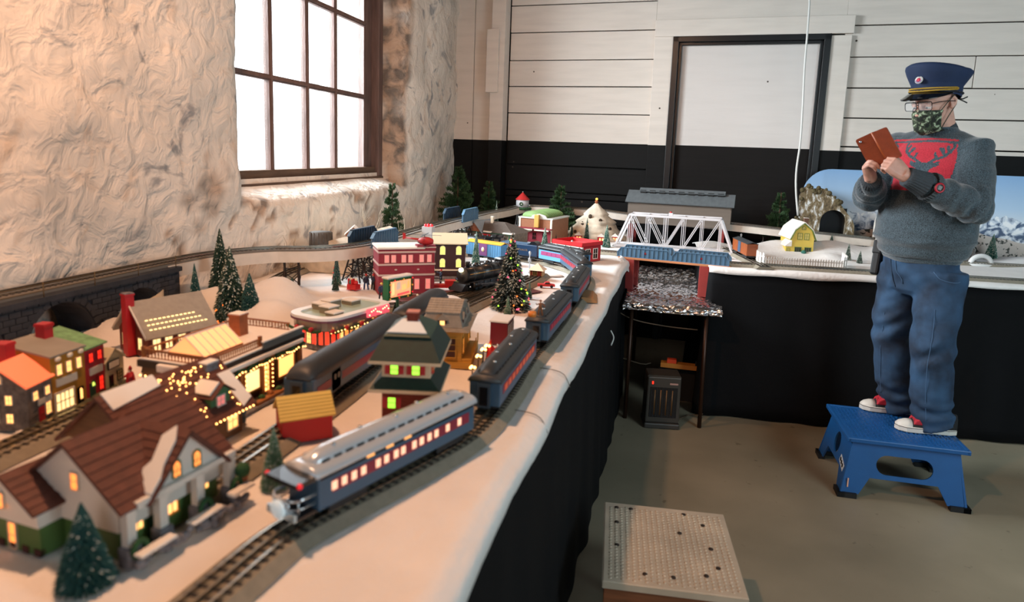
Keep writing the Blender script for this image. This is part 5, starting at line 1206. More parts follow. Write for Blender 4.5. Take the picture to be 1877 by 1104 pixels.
# --- 6 chrome diner
MB_SB = MB().ball((0, 0, 0), 1, 6, 4).mesh('sign_bulb', lit('pale_sign_bulb', 'ffe0a0', 2.2))
def diner():
    s = House('diner', 'rounded red and chrome diner with snowy roof and a pink lit sign', 'model diner', (-1.0, 1.93), (-.905, 2.24), .18)
    w, d = s.w, s.d; ch = mat('chrome_siding', 'c2b8ae', .25, .7); rw = mat('diner_red_wall', 'a03428', .5)
    def rr(r, x0=0, y0=0, x1=w, y1=d, n=6):
        out = []
        for cx, cy, a0 in ((x1 - r, y0 + r, -PI / 2), (x1 - r, y1 - r, 0), (x0 + r, y1 - r, PI / 2), (x0 + r, y0 + r, PI)):
            for k in range(n + 1): a = a0 + PI / 2 * k / n; out.append((cx + r * math.cos(a), cy + r * math.sin(a)))
        return out
    MB().prism(rr(.06, .004, .004, w - .004, d - .004), .012, .065, 'z').build('walls', rw, s.t); MB().prism(rr(.062), 0, .014, 'z').build('plinth', grey_st, s.t)
    MB().prism(rr(.064, -.003, -.003, w + .003, d + .003), .064, .092, 'z').build('chrome_fascia', ch, s.t); MB().prism(rr(.07, -.012, -.012, w + .012, d + .012), .092, .098, 'z').build('purple_trim', mat('plum_trim', '6a4056', .5), s.t)
    ring = MB(); o = rr(.068, -.010, -.010, w + .010, d + .010); i_ = rr(.045, .018, .018, w - .018, d - .018); n = len(o)
    ring.add([(*p, .098) for p in o] + [(*p, .107) for p in o] + [(*p, .107) for p in i_] + [(*p, .098) for p in i_], [f for k in range(n) for f in ((k, (k + 1) % n, (k + 1) % n + n, k + n), (k + n, (k + 1) % n + n, (k + 1) % n + 2 * n, k + 2 * n), (k + 2 * n, (k + 1) % n + 2 * n, (k + 1) % n + 3 * n, k + 3 * n))])
    ring.build('snow_rim', mat('icy_white', 'eef2f4', .4), s.t); MB().prism(rr(.045, .018, .018, w - .018, d - .018), .0975, .101, 'z').build('roof', mat('pale_green_roof', '9fb3a4', .4), s.t)
    tan = mat('tan_box', '8a7d68', .6)
    for a in ((.22, .34, .36, .58, .022), (.40, .62, .56, .86, .026), (.66, .52, .8, .78, .014), (.16, .12, .30, .32, .012), (.3, .66, .42, .92, .02)):
        MB().box(w * a[0], d * a[1], .1, w * a[2], d * a[3], .1 + a[4]).box(w * a[0] - .002, d * a[1] - .002, .1 + a[4], w * a[2] + .002, d * a[3] + .002, .104 + a[4], 1).build('roof_unit', [tan, snow_r], s.t)
    MB().box(w * .52, -.022, .084, w * .86, -.014, .112).build('sign_board', lit('pink_neon_board', 'f05a6a', .7, 'e86a78'), s.t)
    [link('sign_bulb', MB_SB, s.t, (w * .54 + i * w * .06, -.0225, .0915 + .0065 * ((i * 2) % 3)), sc=(.0026,) * 3) for i in range(6)]; [link('sign_bulb', MB_SB, s.t, (w * .57 + i * w * .06, -.0225, .0955 + .0065 * ((i + 1) % 3)), sc=(.0026,) * 3) for i in range(5)]
    for u in range(9): s.win('f', w * (.2 + .075 * u), .018, .017, .042, ch, W_ORANGE if u % 3 else W_WARM, 1, 3, d0=.003)
    for u in range(3): s.win('l', d * (.42 + .13 * u), .018, .018, .042, ch, W_RED if u != 1 else W_WARM, 2, 3, d0=.003)
    for k in range(5):
        a = PI + PI / 2 * (k + .5) / 5; o_ = link('window', window_mesh(.012, .042, ch, W_RED, 1, 3), s.t, (.064 + .0605 * math.cos(a), .064 + .0605 * math.sin(a), .018), a + PI / 2)
    gb = MB(); rbm = MB().ball((0, 0, 0), .008, 8, 6, sc=(1.3, .8, 1)).mesh('red_bow', red_b)
    for i in range(56): gb.ball((w * i / 55, -.013, .068 - .007 * abs(math.sin(i * .28))), .0052, 6, 4)
    for i in range(24): gb.ball((-.012, .02 + (d - .03) * i / 24, .068 - .007 * abs(math.sin(i * .28))), .0052, 6, 4)
    gb.build('garland', fest, s.t, kind='stuff')
    for x in (.02, .22, .44, .66, .9): link('red_bow', rbm, s.t, (w * x, -.017, .070))
    for y in (.3, .65): link('red_bow', rbm, s.t, (-.016, d * y, .070))
    light_string(s.t, [(w * k / 10, -.018, .066) for k in range(11)], 22, .0022)
    for x in (.3, .7, .86): MB().lathe([(.014, 0), (.010, .018), (0, .04)], 10, (w * x, -.025, 0)).build('shrub', fest, s.t)
    wr = bpy.data.meshes.get('wreath')
    for x in (.36, .62): link('wreath', wr, s.t, (w * x, -.006, .036))
diner()
# --- 7 green roofed signal tower
def tower():
    A = (-.592, 1.385); B = (-.472, 1.408)
    s = House('signal_tower', 'brick signal tower with two green roofs and lime lit windows', 'model tower', A, B, .165)
    w, d = s.w, s.d; br = mat('tower_brick', '7e3222', .8, var=.2, vscale=60, bump=.2, bscale=150); gs = mat('green_shingles', '14302a', .6, var=.2, vscale=70); cp = mat('cream_panel', 'cdb89a', .6)
    s.walls(.112, br, .006, .006, w - .006, d - .006); 
    # brick courses as real pieces on the two visible faces
    bm = MB().box(0, -.0015, 0, .0125, .0, .0055).mesh('brick', br); n = 0
    for j in range(15):
        z = .004 + j * .0072
        for i in range(9):
            x = .007 + (j % 2) * .007 + i * .0138
            if x + .0125 < w - .006: link('brick', bm, s.t, (x, .006, z)); n += 1
        for i in range(11):
            y = .007 + (j % 2) * .007 + i * .0138
            if y + .0125 < d - .006: link('brick', bm, s.t, (w - .006, y, z), PI / 2); n += 1
    s.frustum(.116, .140, .008, gs, .018, 'lower_roof', 5, eave=cp)
    s.walls(.176, cp, .006, .006, w - .006, d - .006, .138, 'upper_walls')
    s.frustum(.182, .232, (.008, .014), gs, .018, 'upper_roof', 11, capm=mat('green_roof_top', '203d31', .5), eave=cp)
    s.frustum(.233, .258, (.045, .05), mat('green_roof_top', '203d31'), -.008, 'top_roof'); MB().slab((w * .12, .014, .2415), (w * .86, .014, .2415), (w * .66, .052, .2645), (w * .36, .052, .2645), .003).build('snow_sheet', mat('blue_snow_cap', 'cfdde6', .5), s.t)
    s.chimney(w * .55, d * .35, .235, .280, br, .026, mat('pinkish_cap', 'c78a80', .5))
    for u in (.28, .68): s.win('f', w * u, .146, .017, .021, red_b, W_GREEN, 1, 2, d0=.006, shutters=red_b)
    for u in (.2, .5, .8): s.win('r', d * u, .146, .015, .021, red_b, W_YG, 1, 2, d0=.006, shutters=red_b)
    s.win('f', w * .24, .066, .017, .025, red_b, W_GREEN, 1, 2, d0=.0045, shutters=red_b); s.win('r', d * .5, .06, .017, .025, red_b, W_GREEN, 1, 2, d0=.0045, shutters=red_b)
tower()
# --- 8 yellow house with mansard roof
def mansard():
    s = House('miniature_house', 'yellow house with shingled grey mansard roof and glowing street lamps', 'model house', (-.672, 1.895), (-.552, 1.915), .21)
    w, d = s.w, s.d; ye = mat('yellow_clapboard', 'b98a35', .6, var=.1, stretch=(1, 1, 10)); sh = mat('taupe_shingles', '8a8074', .7, var=.15, vscale=60)
    s.walls(.115, ye); s.box('plinth', ye, -.006, -.006, 0, w + .03, d, .02); s.box('cornice', ye, -.004, -.004, .108, w + .004, d + .004, .117)
    s.frustum(.117, .125, .004, sh, .022, 'lower_roof', 2); s.frustum(.125, .165, .012, sh, .0, 'mansard_roof', 7); s.gable(.165, .022, mat('striped_shingles', '9c9183', .7, var=.2, stretch=(8, 1, 1)), sh, 'x', .012, .012, w - .012, d - .012, .004, .003, 'top_roof', rows=6)
    dark = mat('oxblood_glass', '3a1210', .4)
    for u in (.3, .72):
        s.win('f', w * u, .034, .030, .058, ye, dark, 1, 3, d0=-.002)
    def dormer(x0, y0, ax, pane):
        o = MB(); 
        if ax == 'f': o.box(x0 - .014, y0, .128, x0 + .014, y0 + .03, .146, 0).prism([(x0 - .018, .146), (x0 + .018, .146), (x0, .166)], y0 - .003, y0 + .03, 'y', 1).box(x0 - .007, y0 - .001, .130, x0 + .007, y0, .144, 2)
        else: o.box(x0 - .03, y0 - .014, .128, x0, y0 + .014, .146, 0).prism([(y0 - .018, .146), (y0 + .018, .146), (y0, .166)], x0 - .03, x0 + .003, 'x', 1).box(x0, y0 - .007, .130, x0 + .001, y0 + .007, .144, 2)
        o.build('dormer', [dark, sh, pane], s.t)
    dormer(w * .5, .002, 'f', W_WARM)
    for u in (.2, .5, .8): dormer(w - .002, d * u, 'r', dark)
    for u in (.08, .30, .52, .74, .92): s.win('r', d * u, .045, .018, .045, ye, W_WARM if u in (.08, .74) else mat('smoky_glass', '3d3a36', .3), 1, 2, d0=-.001)
    MB().box(w, .0, .0, w + .03, d, .03).build('porch', ye, s.t, bevel=.002)
    for u in (.1, .35, .6, .9): MB().tube([(w + .03, d * u, .03), (w + .03, d * u, .062)], .002, 6).build('porch_post', ye, s.t)
mansard()
LAMP = None
def street_lamp(label, p, h=.05, n=3, post=black_gl, glow=BULB, group='glowing street lamps'):
    t = thing('street_lamp', label, 'lamp', p, 0, group); MB().lathe([(.006, 0), (.004, .006), (.0018, .01), (.0015, h)], 8).build('post', post, t)
    for k in range(n): a = 2 * PI * k / n; link('globe', MB_GLOBE, t, (.007 * math.cos(a) * (n > 1), .007 * math.sin(a) * (n > 1), h + .004), sc=(.0042,) * 3)
    if n > 1: MB().tube([(-.007, 0, h - .004), (0, 0, h), (.007, 0, h - .004)], .001, 5).build('arm', post, t)
MB_GLOBE = MB().ball((0, 0, 0), 1, 8, 6).mesh('globe', BULB)
for i, (px, py) in enumerate(((857, 690), (868, 668), (877, 655), (884, 648))):
    street_lamp(['glowing street lamp nearest the green roofed tower', 'second glowing street lamp along the yellow mansard house', 'third glowing street lamp along the yellow mansard house', 'farthest glowing street lamp along the yellow mansard house'][i], G(px + 8, py + 12), .042, 3)
# --- 9 little red shed
def shed():
    s = House('miniature_shed', 'bright red shed with pale yellow gable roof beside the observation car', 'model shed', (-.768, 1.275), (-.685, 1.345), .085)
    m = mat('vivid_red', 'b0101c', .5); s.walls(.058, m); yl = mat('straw_yellow_roof', 'c9a955', .6, var=.05)
    s.gable(.057, .034, yl, m, 'x', over=.006, th=.004, rows=7)
shed()
# --- 10 red brick two storey firehouse
def firehouse():
    s = House('miniature_building', 'two storey red brick building with snowy flat roof and pink lit windows', 'model building', (-1.20, 2.80), (-.985, 2.935), .16)
    w, d = s.w, s.d; br = mat('cherry_brick', '8e2434', .7, var=.1, vscale=80); tr = mat('pale_pink_trim', 'cbb0a8', .6)
    s.walls(.205, br); s.box('roof_snow', snow_r, -.006, -.006, .205, w * .82, d + .004, .214, bevel=.002); s.box('parapet', br, w * .68, -.004, .195, w + .003, d * .3, .222); s.box('parapet_cap', tr, w * .67, -.006, .210, w + .005, d * .3, .215)
    for z in (.132, .084, .188): s.box('string_course', tr, -.003, -.004, z, w + .003, d, z + .008)
    for u in (.14, .26, .44, .56, .76, .9): s.win('f', w * u, .146, .018, .032, tr, W_PINK, 1, 2)
    for u in (.14, .3, .5, .68, .88): s.win('f', w * u, .022, .020, .045, tr, W_PINK, 1, 2)
    for u in (.3, .7): s.win('r', d * u, .146, .02, .032, tr, W_PINK, 1, 2); s.win('r', d * u, .03, .02, .04, tr, W_PINK, 1, 2)
    for u in (.3, .7): MB().ball((w * u, -.002, .112), .005, 8, 5, sc=(1.4, .4, .8)).build('plaque', tr, s.t)
firehouse()
# --- 11 dark brown mansion
def mansion():
    s = House('miniature_building', 'tall dark brown house with a cream gable roof and yellow green arched windows', 'model house', (-1.10, 3.28), (-.955, 3.335), .12)
    s = s; w, d = s.w, s.d
    br = mat('deep_brown_wall', '3a2022', .7, var=.1); s.walls(.185, br); s.box('band', cream, -.003, -.003, .04, w + .003, d, .048)
    s.gable(.183, .04, mat('cream_snow_roof', 'dccfb2', .7), br, 'x', over=.012, th=.006)
    for z in (.06, .125):
        for u in (.25, .78): s.win('f', w * u, z, .024, .03, cream, W_YG, 2, 2, True)
        for u in (.2, .5, .8): s.win('r', d * u, z + .006, .014, .022, cream, W_YG if z < .1 else W_DARK, 2, 2, True)
    s.door('r', d * .5, .022, .045, W_DARK); s.box('sign', snow_r, w, d * .2, .105, w + .003, d * .75, .115); s.box('awning', brick_o, w, d * .1, .06, w + .02, d * .9, .066)
    MB().box(-.01, -.02, 0, w + .02, d, .012).build('stone_base', grey_st, s.t)
mansion()
# --- helicopter on the firehouse roof
def heli():
    p = Vector((-1.03, 2.92, TZ + .214)); t = thing('toy_helicopter', 'red toy helicopter perched on the red brick building roof', 'toy', p, -.15)
    MB().lathe([(0, -.045), (.012, -.04), (.0185, -.02), (.019, 0), (.012, .022), (.004, .035)], 14, (0, 0, .026), axis='x').build('fuselage', red_b, t).rotation_euler = (0, 0, PI)
    MB().tube([(-.02, 0, .030), (-.10, 0, .034)], [.006, .003], 8).prism([(-.112, .024), (-.096, .03), (-.098, .052), (-.112, .056)], -.0012, .0012, 'y').build('tail_boom', red_b, t)
    MB().ball((.024, 0, .026), .016, 12, 8, sc=(1, .9, .95)).build('canopy', mat('smoke_canopy', '20262c', .1), t)
    MB().bar((-.075, -.02, .054), (.075, .02, .054), .007, .001).bar((-.018, .07, .054), (.018, -.07, .054), .007, .001).tube([(0, 0, .044), (0, 0, .056)], .0018, 6).build('rotor', mat('rotor_grey', '4a6070', .4), t)
    for s in (-1, 1): MB().tube([(-.035, s * .016, .003), (.03, s * .016, .003), (.038, s * .016, .008)], .0014, 6).tube([(-.015, s * .016, .003), (-.012, s * .008, .014)], .0012, 5).tube([(.015, s * .016, .003), (.012, s * .008, .014)], .0012, 5).build('skid', black_gl, t)
heli()
# --- 12 railway station with grey roof
def depot():
    s = House('miniature_building', 'stone railway depot with grey snowy roof and a red wreathed gable', 'model building', (-1.37, 4.72), (-.99, 4.60), .24)
    w, d = s.w, s.d; st = mat('depot_stone', '84786a', .8, var=.3, vscale=60); rf = mat('slate_brown_roof', '5b5049', .7, var=.2, vscale=80)
    s.walls(.09, st); s.frustum(.09, .155, (w * .3, d * .45), rf, .02, 'hip_roof', 7)
    s.gable(.088, .07, mat('blue_grey_roof', '8d99a2', .7, var=.1), mat('gingerbread', '9a5e44', .7, var=.4, vscale=80), 'y', w * .10, -.02, w * .42, d * .8, .012, .005, 'gable_roof')
    for a in ((-.02, -.024, w * .12), (w * .45, -.024, w * .62), (w * .85, -.024, w * 1.05)): s.box('snow_patch', snow_r, a[0], a[1], .088, a[2], .02, .098, bevel=.003)
    s.chimney(w * .46, d * .4, .12, .19, cream, .018, snow_r)
    s.box('eave_beam', dk_green, -.016, -.018, .080, w + .016, -.008, .088)
    for u in (.12, .3, .52, .68, .88): s.win('f', w * u, .03, .024, .034, st, W_ORANGE if u in (.3, .68) else W_DARK, 2, 2)
    s.door('f', w * .78, .024, .06, mat('depot_red_door', '7a2a24', .6)); s.door('f', w * .42, .024, .06, MATS['depot_red_door'])
    for u in (.2, .5, .8, .98): s.box('post', dk_green, w * u - .003, -.018, 0, w * u + .003, -.012, .082)
    s.box('canopy_sign', red_b, w * .44, -.022, .066, w * .6, -.019, .078)
depot()
# --- 13 theater with curved green roof
def theater():
    s = House('miniature_building', 'brick theater with curved green roof and an upright gold sign', 'model building', (-1.02, 5.0), (-.76, 4.94), .34)
    w, d = s.w, s.d; br = mat('theater_brick', '8c5a3e', .75, var=.15, vscale=80)
    s.walls(.175, br); s.box('cornice', mat('silver_cornice', 'b9b9b2', .5), -.006, -.006, .172, w + .006, d + .006, .182)
    b = MB(); arc_roof(b, d * .9, w * .8, .18, .225); b.M = None; o = b.build('barrel_roof', mat('green_barrel_roof', '6d8a50', .6, var=.1), s.t, (w * .45, d * .52, 0), PI / 2)
    rb = MB()
    for i in range(9):
        x = -d * .42 + d * .84 * i / 8; pts = [(x, w * .405 * math.cos(PI - PI * k / 10), .181 + .045 * math.sin(PI * k / 10) ** .8) for k in range(11)]; rb.tube(pts, .003, 5)
    rb.build('roof_rib', MATS['green_barrel_roof'], s.t, (w * .45, d * .52, 0), PI / 2)
    s.box('ground_floor', mat('crimson_front', '7c1a2c', .6), w * .06, -.012, 0, w * .98, .002, .085); s.box('marquee', MATS['crimson_front'], -.0, -.045, .098, w + .006, 0, .106); s.box('marquee_sign', cream, w * .05, -.047, .088, w * .48, -.044, .098); s.box('marquee_sign', cream, w * .54, -.047, .088, w * .97, -.044, .098)
    s.box('vertical_sign', mat('gold_sign', 'c9a055', .4, .3), w * .5, -.03, .11, w * .64, -.006, .205, bevel=.004)
    MB().prism([(w * .36, .18), (w * .86, .18), (w * .80, .20), (w * .61, .212), (w * .42, .20)], -.008, .004, 'y').build('pediment', MATS['silver_cornice'], s.t)
    for x in (0, w - .014): s.box('corner_pier', cream, x, -.004, 0, x + .014, .01, .182)
    for u in (.25, .5, .8): s.win('f', w * u, .02, .028, .05, MATS['crimson_front'], W_ORANGE if u == .25 else W_DARK, 2, 2, d0=-.012)
    for u in (.3, .6): s.win('l', d * u, .03, .03, .04, cream, W_DARK, 2, 2)
theater()
# --- 14 open roofed red stand
def stand():
    s = House('miniature_stand', 'red snack stand with an open red tray roof and striped counter', 'model building', (-.635, 4.22), (-.44, 4.10), .19)
    w, d = s.w, s.d; s.walls(.095, red_b, .0, .012, w, d); s.box('window_band', mat('cream_yellow_panel', 'e0b070', .5, emit=.15), .016, .008, .045, w - .016, .014, .078)
    s.box('fascia', snow_r, -.004, -.006, .085, w + .004, .006, .098); b = MB(); z = .098
    b.box(-.008, -.008, z, w + .008, d + .008, z + .004); b.box(-.008, -.008, z, w + .008, -.002, z + .026); b.box(-.008, d + .002, z, w + .008, d + .008, z + .026); b.box(-.008, -.008, z, -.002, d + .008, z + .026); b.box(w + .002, -.008, z, w + .008, d + .008, z + .026); b.build('tray_roof', mat('scarlet_plastic', 'c01a20', .4), s.t)
    for i in range(12): MB().prism([(w * i / 12, .036), (w * i / 12 + w / 24, .036), (w * i / 12 + w / 12, .044), (w * i / 12 + w / 24, .044)], -.004, .006, 'y').build('stripe', red_b if i % 2 else snow_r, s.t)
    s.box('counter', snow_r, 0, -.002, .036, w, .012, .044); 
    for u in (.3, .7): s.win('r', d * u, .02, .04, .06, snow_r, W_DARK, 2, 2)
    MB().lathe([(.012, 0), (.015, .028), (0, .028)], 12, (w + .03, .01, 0)).build('planter', snow_r, s.t); MB().ball((w + .03, .01, .038), .014, 8, 6).build('planter_flowers', mat('orange_flowers', 'b0602c', .8, var=.5, vscale=200), s.t)
stand()
# --- 15 tiny ticket hut
def hut():
    s = House('miniature_hut', 'tiny red ticket hut with a white pyramid roof beside the red pickup', 'model hut', (-.636, 3.46), (-.574, 3.455), .055)
    m = mat('hut_red', '7a1f18', .6); tan = mat('hut_tan_trim', 'a98050', .6); s.walls(.05, m)
    for x, y in ((0, 0), (s.w, 0), (s.w, s.d), (0, s.d)): s.box('corner_post', tan, x - .002, y - .002, 0, x + .002, y + .002, .05)
    s.win('f', s.w * .4, .024, .022, .02, tan, mat('hut_glass', '3a3a1c', .3), 2, 2); s.box('side_board', tan, s.w, .002, 0, s.w + .001, s.d, .05)
    b = MB(); cx, cy = s.w / 2, s.d / 2; o = .013
    b.add([(-o, -o, .048), (s.w + o, -o, .048), (s.w + o, s.d + o, .048), (-o, s.d + o, .048), (cx, cy, .084)], [(0, 1, 4), (1, 2, 4), (2, 3, 4), (3, 0, 4), (3, 2, 1, 0)]); b.build('roof', mat('cream_hut_roof', 'e6d3b8', .6), s.t)
hut()
# --- 16 phone booth like red box
def booth():
    s = House('miniature_booth', 'narrow dark red booth with snowy top beside the sage green tree', 'model booth', (-.535, 2.20), (-.475, 2.20), .10)
    s.walls(.078, mat('booth_red', '6e0e1a', .5)); s.box('roof_snow', snow_r, -.003, -.003, .078, s.w + .003, s.d + .003, .084, bevel=.001)
    for u in (.2, .5, .8): s.win('r', s.d * u, .012, .018, .055, snow_r, W_DARK, 1, 2)
booth()
santa(903, 655, 622, 'red coated santa figurine beside the outer train near the red booth', loc=(-.49, 2.03, TZ)); santa(915, 655, 630, 'second santa figurine with white hat by the outer train', loc=(-.485, 2.10, TZ), trim=snow_r)
# --- 17 billboard
def billboard():
    p = G(728, 592); t = thing('billboard', 'green billboard with glowing picture and christmas garland on a post', 'sign', p, math.radians(66))
    MB().lathe([(.009, 0), (.006, .01), (.006, .10)], 10).build('post', mat('sign_post_green', '5c8a68', .5), t); MB().box(-.062, -.014, .095, .062, .014, .175).build('box', mat('billboard_green', '2f7a54', .5), t, bevel=.003)
    MB().box(-.052, -.0155, .106, .054, -.013, .165).build('picture', lit('billboard_glow', 'ff9a60', .8, 'f0b090'), t)
    for x0, x1, z0, z1, c in ((-.044, -.030, .112, .160, 'ffd890'), (-.022, .002, .130, .162, 'c8a890'), (.008, .030, .126, .150, 'ffc070'), (-.018, .048, .108, .120, 'ff5a5a'), (.034, .048, .130, .160, 'ffb060')):
        MB().prism([(x0, z0), (x1, z0 + .004), (x1 - .003, z1), (x0 + .003, z1 - .003)], -.0162, -.0155, 'y').build('picture_patch', lit('billboard_' + c, c, .6), t)
    b = MB().box(-.066, -.018, .175, .066, .018, .183).build('snow_cap', snow_r, t, bevel=.004)
    g = MB()
    for i in range(40):
        f = i / 40 * 4; k = int(f); q = f - k; c = [(-.056, .102), (.058, .102), (.058, .169), (-.056, .169), (-.056, .102)]; x = c[k][0] + (c[k + 1][0] - c[k][0]) * q; z = c[k][1] + (c[k + 1][1] - c[k][1]) * q; g.ball((x, -.017, z), .0042, 6, 4)
        if i % 4 == 0: link('bauble', BALL['red' if i % 8 else 'gold'], t, (x, -.021, z), sc=(.0034,) * 3)
    g.build('garland', fest, t, kind='stuff')
billboard()
# --- 18 mountain village
def mountain():
    p = Vector((-.49, 5.45, TZ)); t = thing('mountain_village', 'white cone shaped mountain village with tiny lit houses and a lamp on its peak', 'model mountain', p, 0)
    h = htop(p + Vector((0, -.08, 0)), 1086, 372); n = 36; m = 26; vs = []; fs = []
    for j in range(m + 1):
        f = j / m
        for i in range(n):
            a = 2 * PI * i / n; st = 1 - f; led = (f * 4.5) % 1
            r = (.215 * (st ** .9) + .012) * (1 + .13 * noise.noise(Vector((math.cos(a) * 2, math.sin(a) * 2, f * 5)))) + (.018 * (1 - led) if f < .9 else 0)
            vs.append((r * math.cos(a) * 1.02, r * math.sin(a) * .85, h * f * .97))
    for j in range(m):
        for i in range(n): q = j * n + i; w = j * n + (i + 1) % n; fs.append((q, w, w + n, q + n))
    fs.append(tuple(range(m * n, m * n + n)))
    MB().add(vs, fs, 0, True).build('rock_cone', mat('snowy_rock', 'cfc2ae', .8, var=.35, vscale=14, bump=.2), t)
    for i, (a, f) in enumerate(((-1.9, .62), (-2.2, .42), (-2.35, .18), (-1.2, .52), (-.8, .30))):
        r = .215 * (1 - f) ** .9 + .02; MB().lathe([(0, 0), (.018, 0), (.018, .01), (0, .01)], 14, (0, 0, 0), axis='y', sx=.75).build('cave_mouth', mat('cave_brown', '3c2c1e', .9), t, (r * math.cos(a) * 1.05, r * math.sin(a) * .88 - .004, h * f), a + PI / 2)
    for i, (x, y, rr) in enumerate(((-.11, -.17, .028), (.07, -.19, .03), (.17, -.12, .026))):
        b = MB(); b.box(x - rr, y - .02, .0, x + rr, y + .03, .035).box(x - rr * .5, y - .0215, .006, x - rr * .1, y - .02, .024, 2).box(x + rr * .2, y - .0215, .006, x + rr * .7, y - .02, .024, 2).prism([(x - rr * 1.25, .034), (x + rr * 1.25, .034), (x, .06)], y - .026, y + .03, 'y', 1); b.build('tiny_house', [red_b, snow_r, W_WARM], t)
    MB().lathe([(.012, 0), (.01, .012), (.016, .016), (.006, .03)], 12, (0, 0, h * .96)).build('peak_lantern', brick_o, t); link('peak_light', BALL['yellow'], t, (0, 0, h * .96 + .036), sc=(.010,) * 3)
mountain()
brush_tree(1076, 444, 400, .022, 'dark', 'dark lit tree standing before the mountain village face', loc=(-.53, 5.20, TZ), balls=['yellow', 'pink', 'red', 'yellow'])
# --- 19 water tower
def water_tower():
    p = PW(962, 390, .42); p.z = TZ; t = thing('water_tower', 'white water tower with red conical roof and a wreath by the raised track', 'model tower', (p.x, p.y - .12, TZ), 0)
    c = Vector((p.x, p.y - .12, TZ)); h1 = htop(c, 962, 352); h0 = htop(c, 962, 381); h2 = htop(c, 962, 366)
    MB().lathe([(0, h0), (.054, h0), (.054, h2), (0, h2)], 24).build('tank', mat('tank_white', 'b9bcc0', .5), t); MB().lathe([(.062, h2), (.06, h2 + .003), (.0, h1)], 24).build('roof', mat('tank_red', 'c02a2a', .5), t)
    MB().lathe([(0, h1 - .003), (.005, h1), (0, h1 + .006)], 8).build('finial', white_p, t)
    g = MB()
    for i in range(30): a = 2 * PI * i / 30; g.ball((.068 * math.cos(a), .068 * math.sin(a), h0 - .004), .013, 6, 4)
    g.build('garland', fest, t, kind='stuff'); MB().lathe([(.072, h0 - .012), (.072, h0), (0, h0)], 20).build('deck', trunk_m, t)
    for i in range(4): a = PI / 4 + PI / 2 * i; MB().bar((.07 * math.cos(a), .07 * math.sin(a), 0), (.045 * math.cos(a), .045 * math.sin(a), h0 - .01), .006).build('leg', mat('tower_leg_grey', '7a8288', .5), t)
    for i in range(4):
        a = PI / 4 + PI / 2 * i; b = a + PI / 2; MB().bar((.068 * math.cos(a), .068 * math.sin(a), .02), (.048 * math.cos(b), .048 * math.sin(b), h0 - .03), .003).build('cross_brace', MATS['tower_leg_grey'], t)
    link('wreath', bpy.data.meshes['wreath'], t, (0, -.056, (h0 + h2) / 2), sc=(1, 1, 1))
water_tower()
# --- 20 yellow farmhouse and picket fence
def farm():
    A = G(1448, 469); B = G(1489, 471); 
    s = House('miniature_house', 'yellow farmhouse with green trim and snowy gambrel roof inside a picket fence', 'model house', A, B, .26)
    w, d = s.w, s.d; ye = mat('lemon_yellow', 'd8bd52', .6, var=.05); h = .13
    prof = [(0, 0), (w, 0), (w, h), (w * .86, h + .055), (w * .5, h + .10), (w * .14, h + .055), (0, h)]
    MB().prism(prof, 0, d, 'y').build('walls', ye, s.t); rp = [(-.012, h - .012), (w * .12, h + .058), (w * .5, h + .108), (w * .88, h + .058), (w + .012, h - .012)]
    for i in range(4):
        a, c = rp[i], rp[i + 1]; MB().slab((a[0], -.014, a[1]), (c[0], -.014, c[1]), (c[0], d + .01, c[1]), (a[0], d + .01, a[1]), -.006).build('roof', snow_r, s.t)
    MB().tube([(x, -.012, z - .004) for x, z in rp], .004, 6).build('bargeboard', mat('moss_green_trim', '5d7a3a', .6), s.t)
    gm = MATS['moss_green_trim']
    for u in (.36, .66): s.win('f', w * u, .12, .028, .042, gm, mat('pale_yellow_glass', 'cdb860', .3), 2, 2)
    s.win('f', w * .5, .19, .024, .008, gm, MATS['pale_yellow_glass'], 3, 1, True); s.win('f', w * .32, .028, .04, .034, gm, W_DARK, 3, 1); s.win('f', w * .76, .028, .04, .034, gm, W_DARK, 3, 1)
    MB().box(-.035, .0, 0, 0, .14, .07).prism([(-.045, .068), (.002, .11), (.002, .068)], -.008, .145, 'y', 1).build('side_wing', [ye, snow_r], s.t); s.win('f', -.017, .02, .018, .034, gm, MATS['pale_yellow_glass'], 2, 2)
    s.chimney(w * .72, d * .3, h + .06, h + .135, mat('brown_chimney', '6a4a3a', .7), .028, snow_r); MB().ball((w * .55, -.02, .03), .018, 10, 7).build('shrub', green_b, s.t)
    # picket fence: a thing with its own pickets
    C = [RT(.30, .17), RT(.33, .14), RT(.80, .16), RT(.83, .19), RT(.86, .40)]
    f = thing('picket_fence', 'white wooden picket fence around the yellow farmhouse', 'fence', C[0]); O = C[0].copy(); fm = mat('fence_white', 'dedbd6', .6)
    pm = MB().prism([(-.0045, 0), (.0045, 0), (.0045, .058), (0, .066), (-.0045, .058)], -.0015, .0015, 'y').mesh('picket', fm); pm2 = MB().prism([(-.007, 0), (.007, 0), (.007, .08), (0, .09), (-.007, .08)], -.0025, .0025, 'y').mesh('tall_picket', fm)
    runs = [(C[0] + rn * .32, C[0], pm2, .022), (C[0], C[1], pm2, .02), (C[1], C[2], pm, .0155), (C[2], C[3], pm2, .02), (C[3], C[4], pm2, .022)]
    for a, b, me, stp in runs:
        v = b - a; n = max(2, int(v.length / stp)); an = math.atan2(v.y, v.x)
        for i in range(n): q = a.lerp(b, (i + .5) / n) - O; link('picket', me, f, (q.x, q.y, 0), an)
        k = .018 if me is pm else .024
        for z in (k, k * 2.6): MB().bar(a - O + Vector((0, 0, z)), b - O + Vector((0, 0, z)), .003, .006).build('rail', fm, f)
farm()
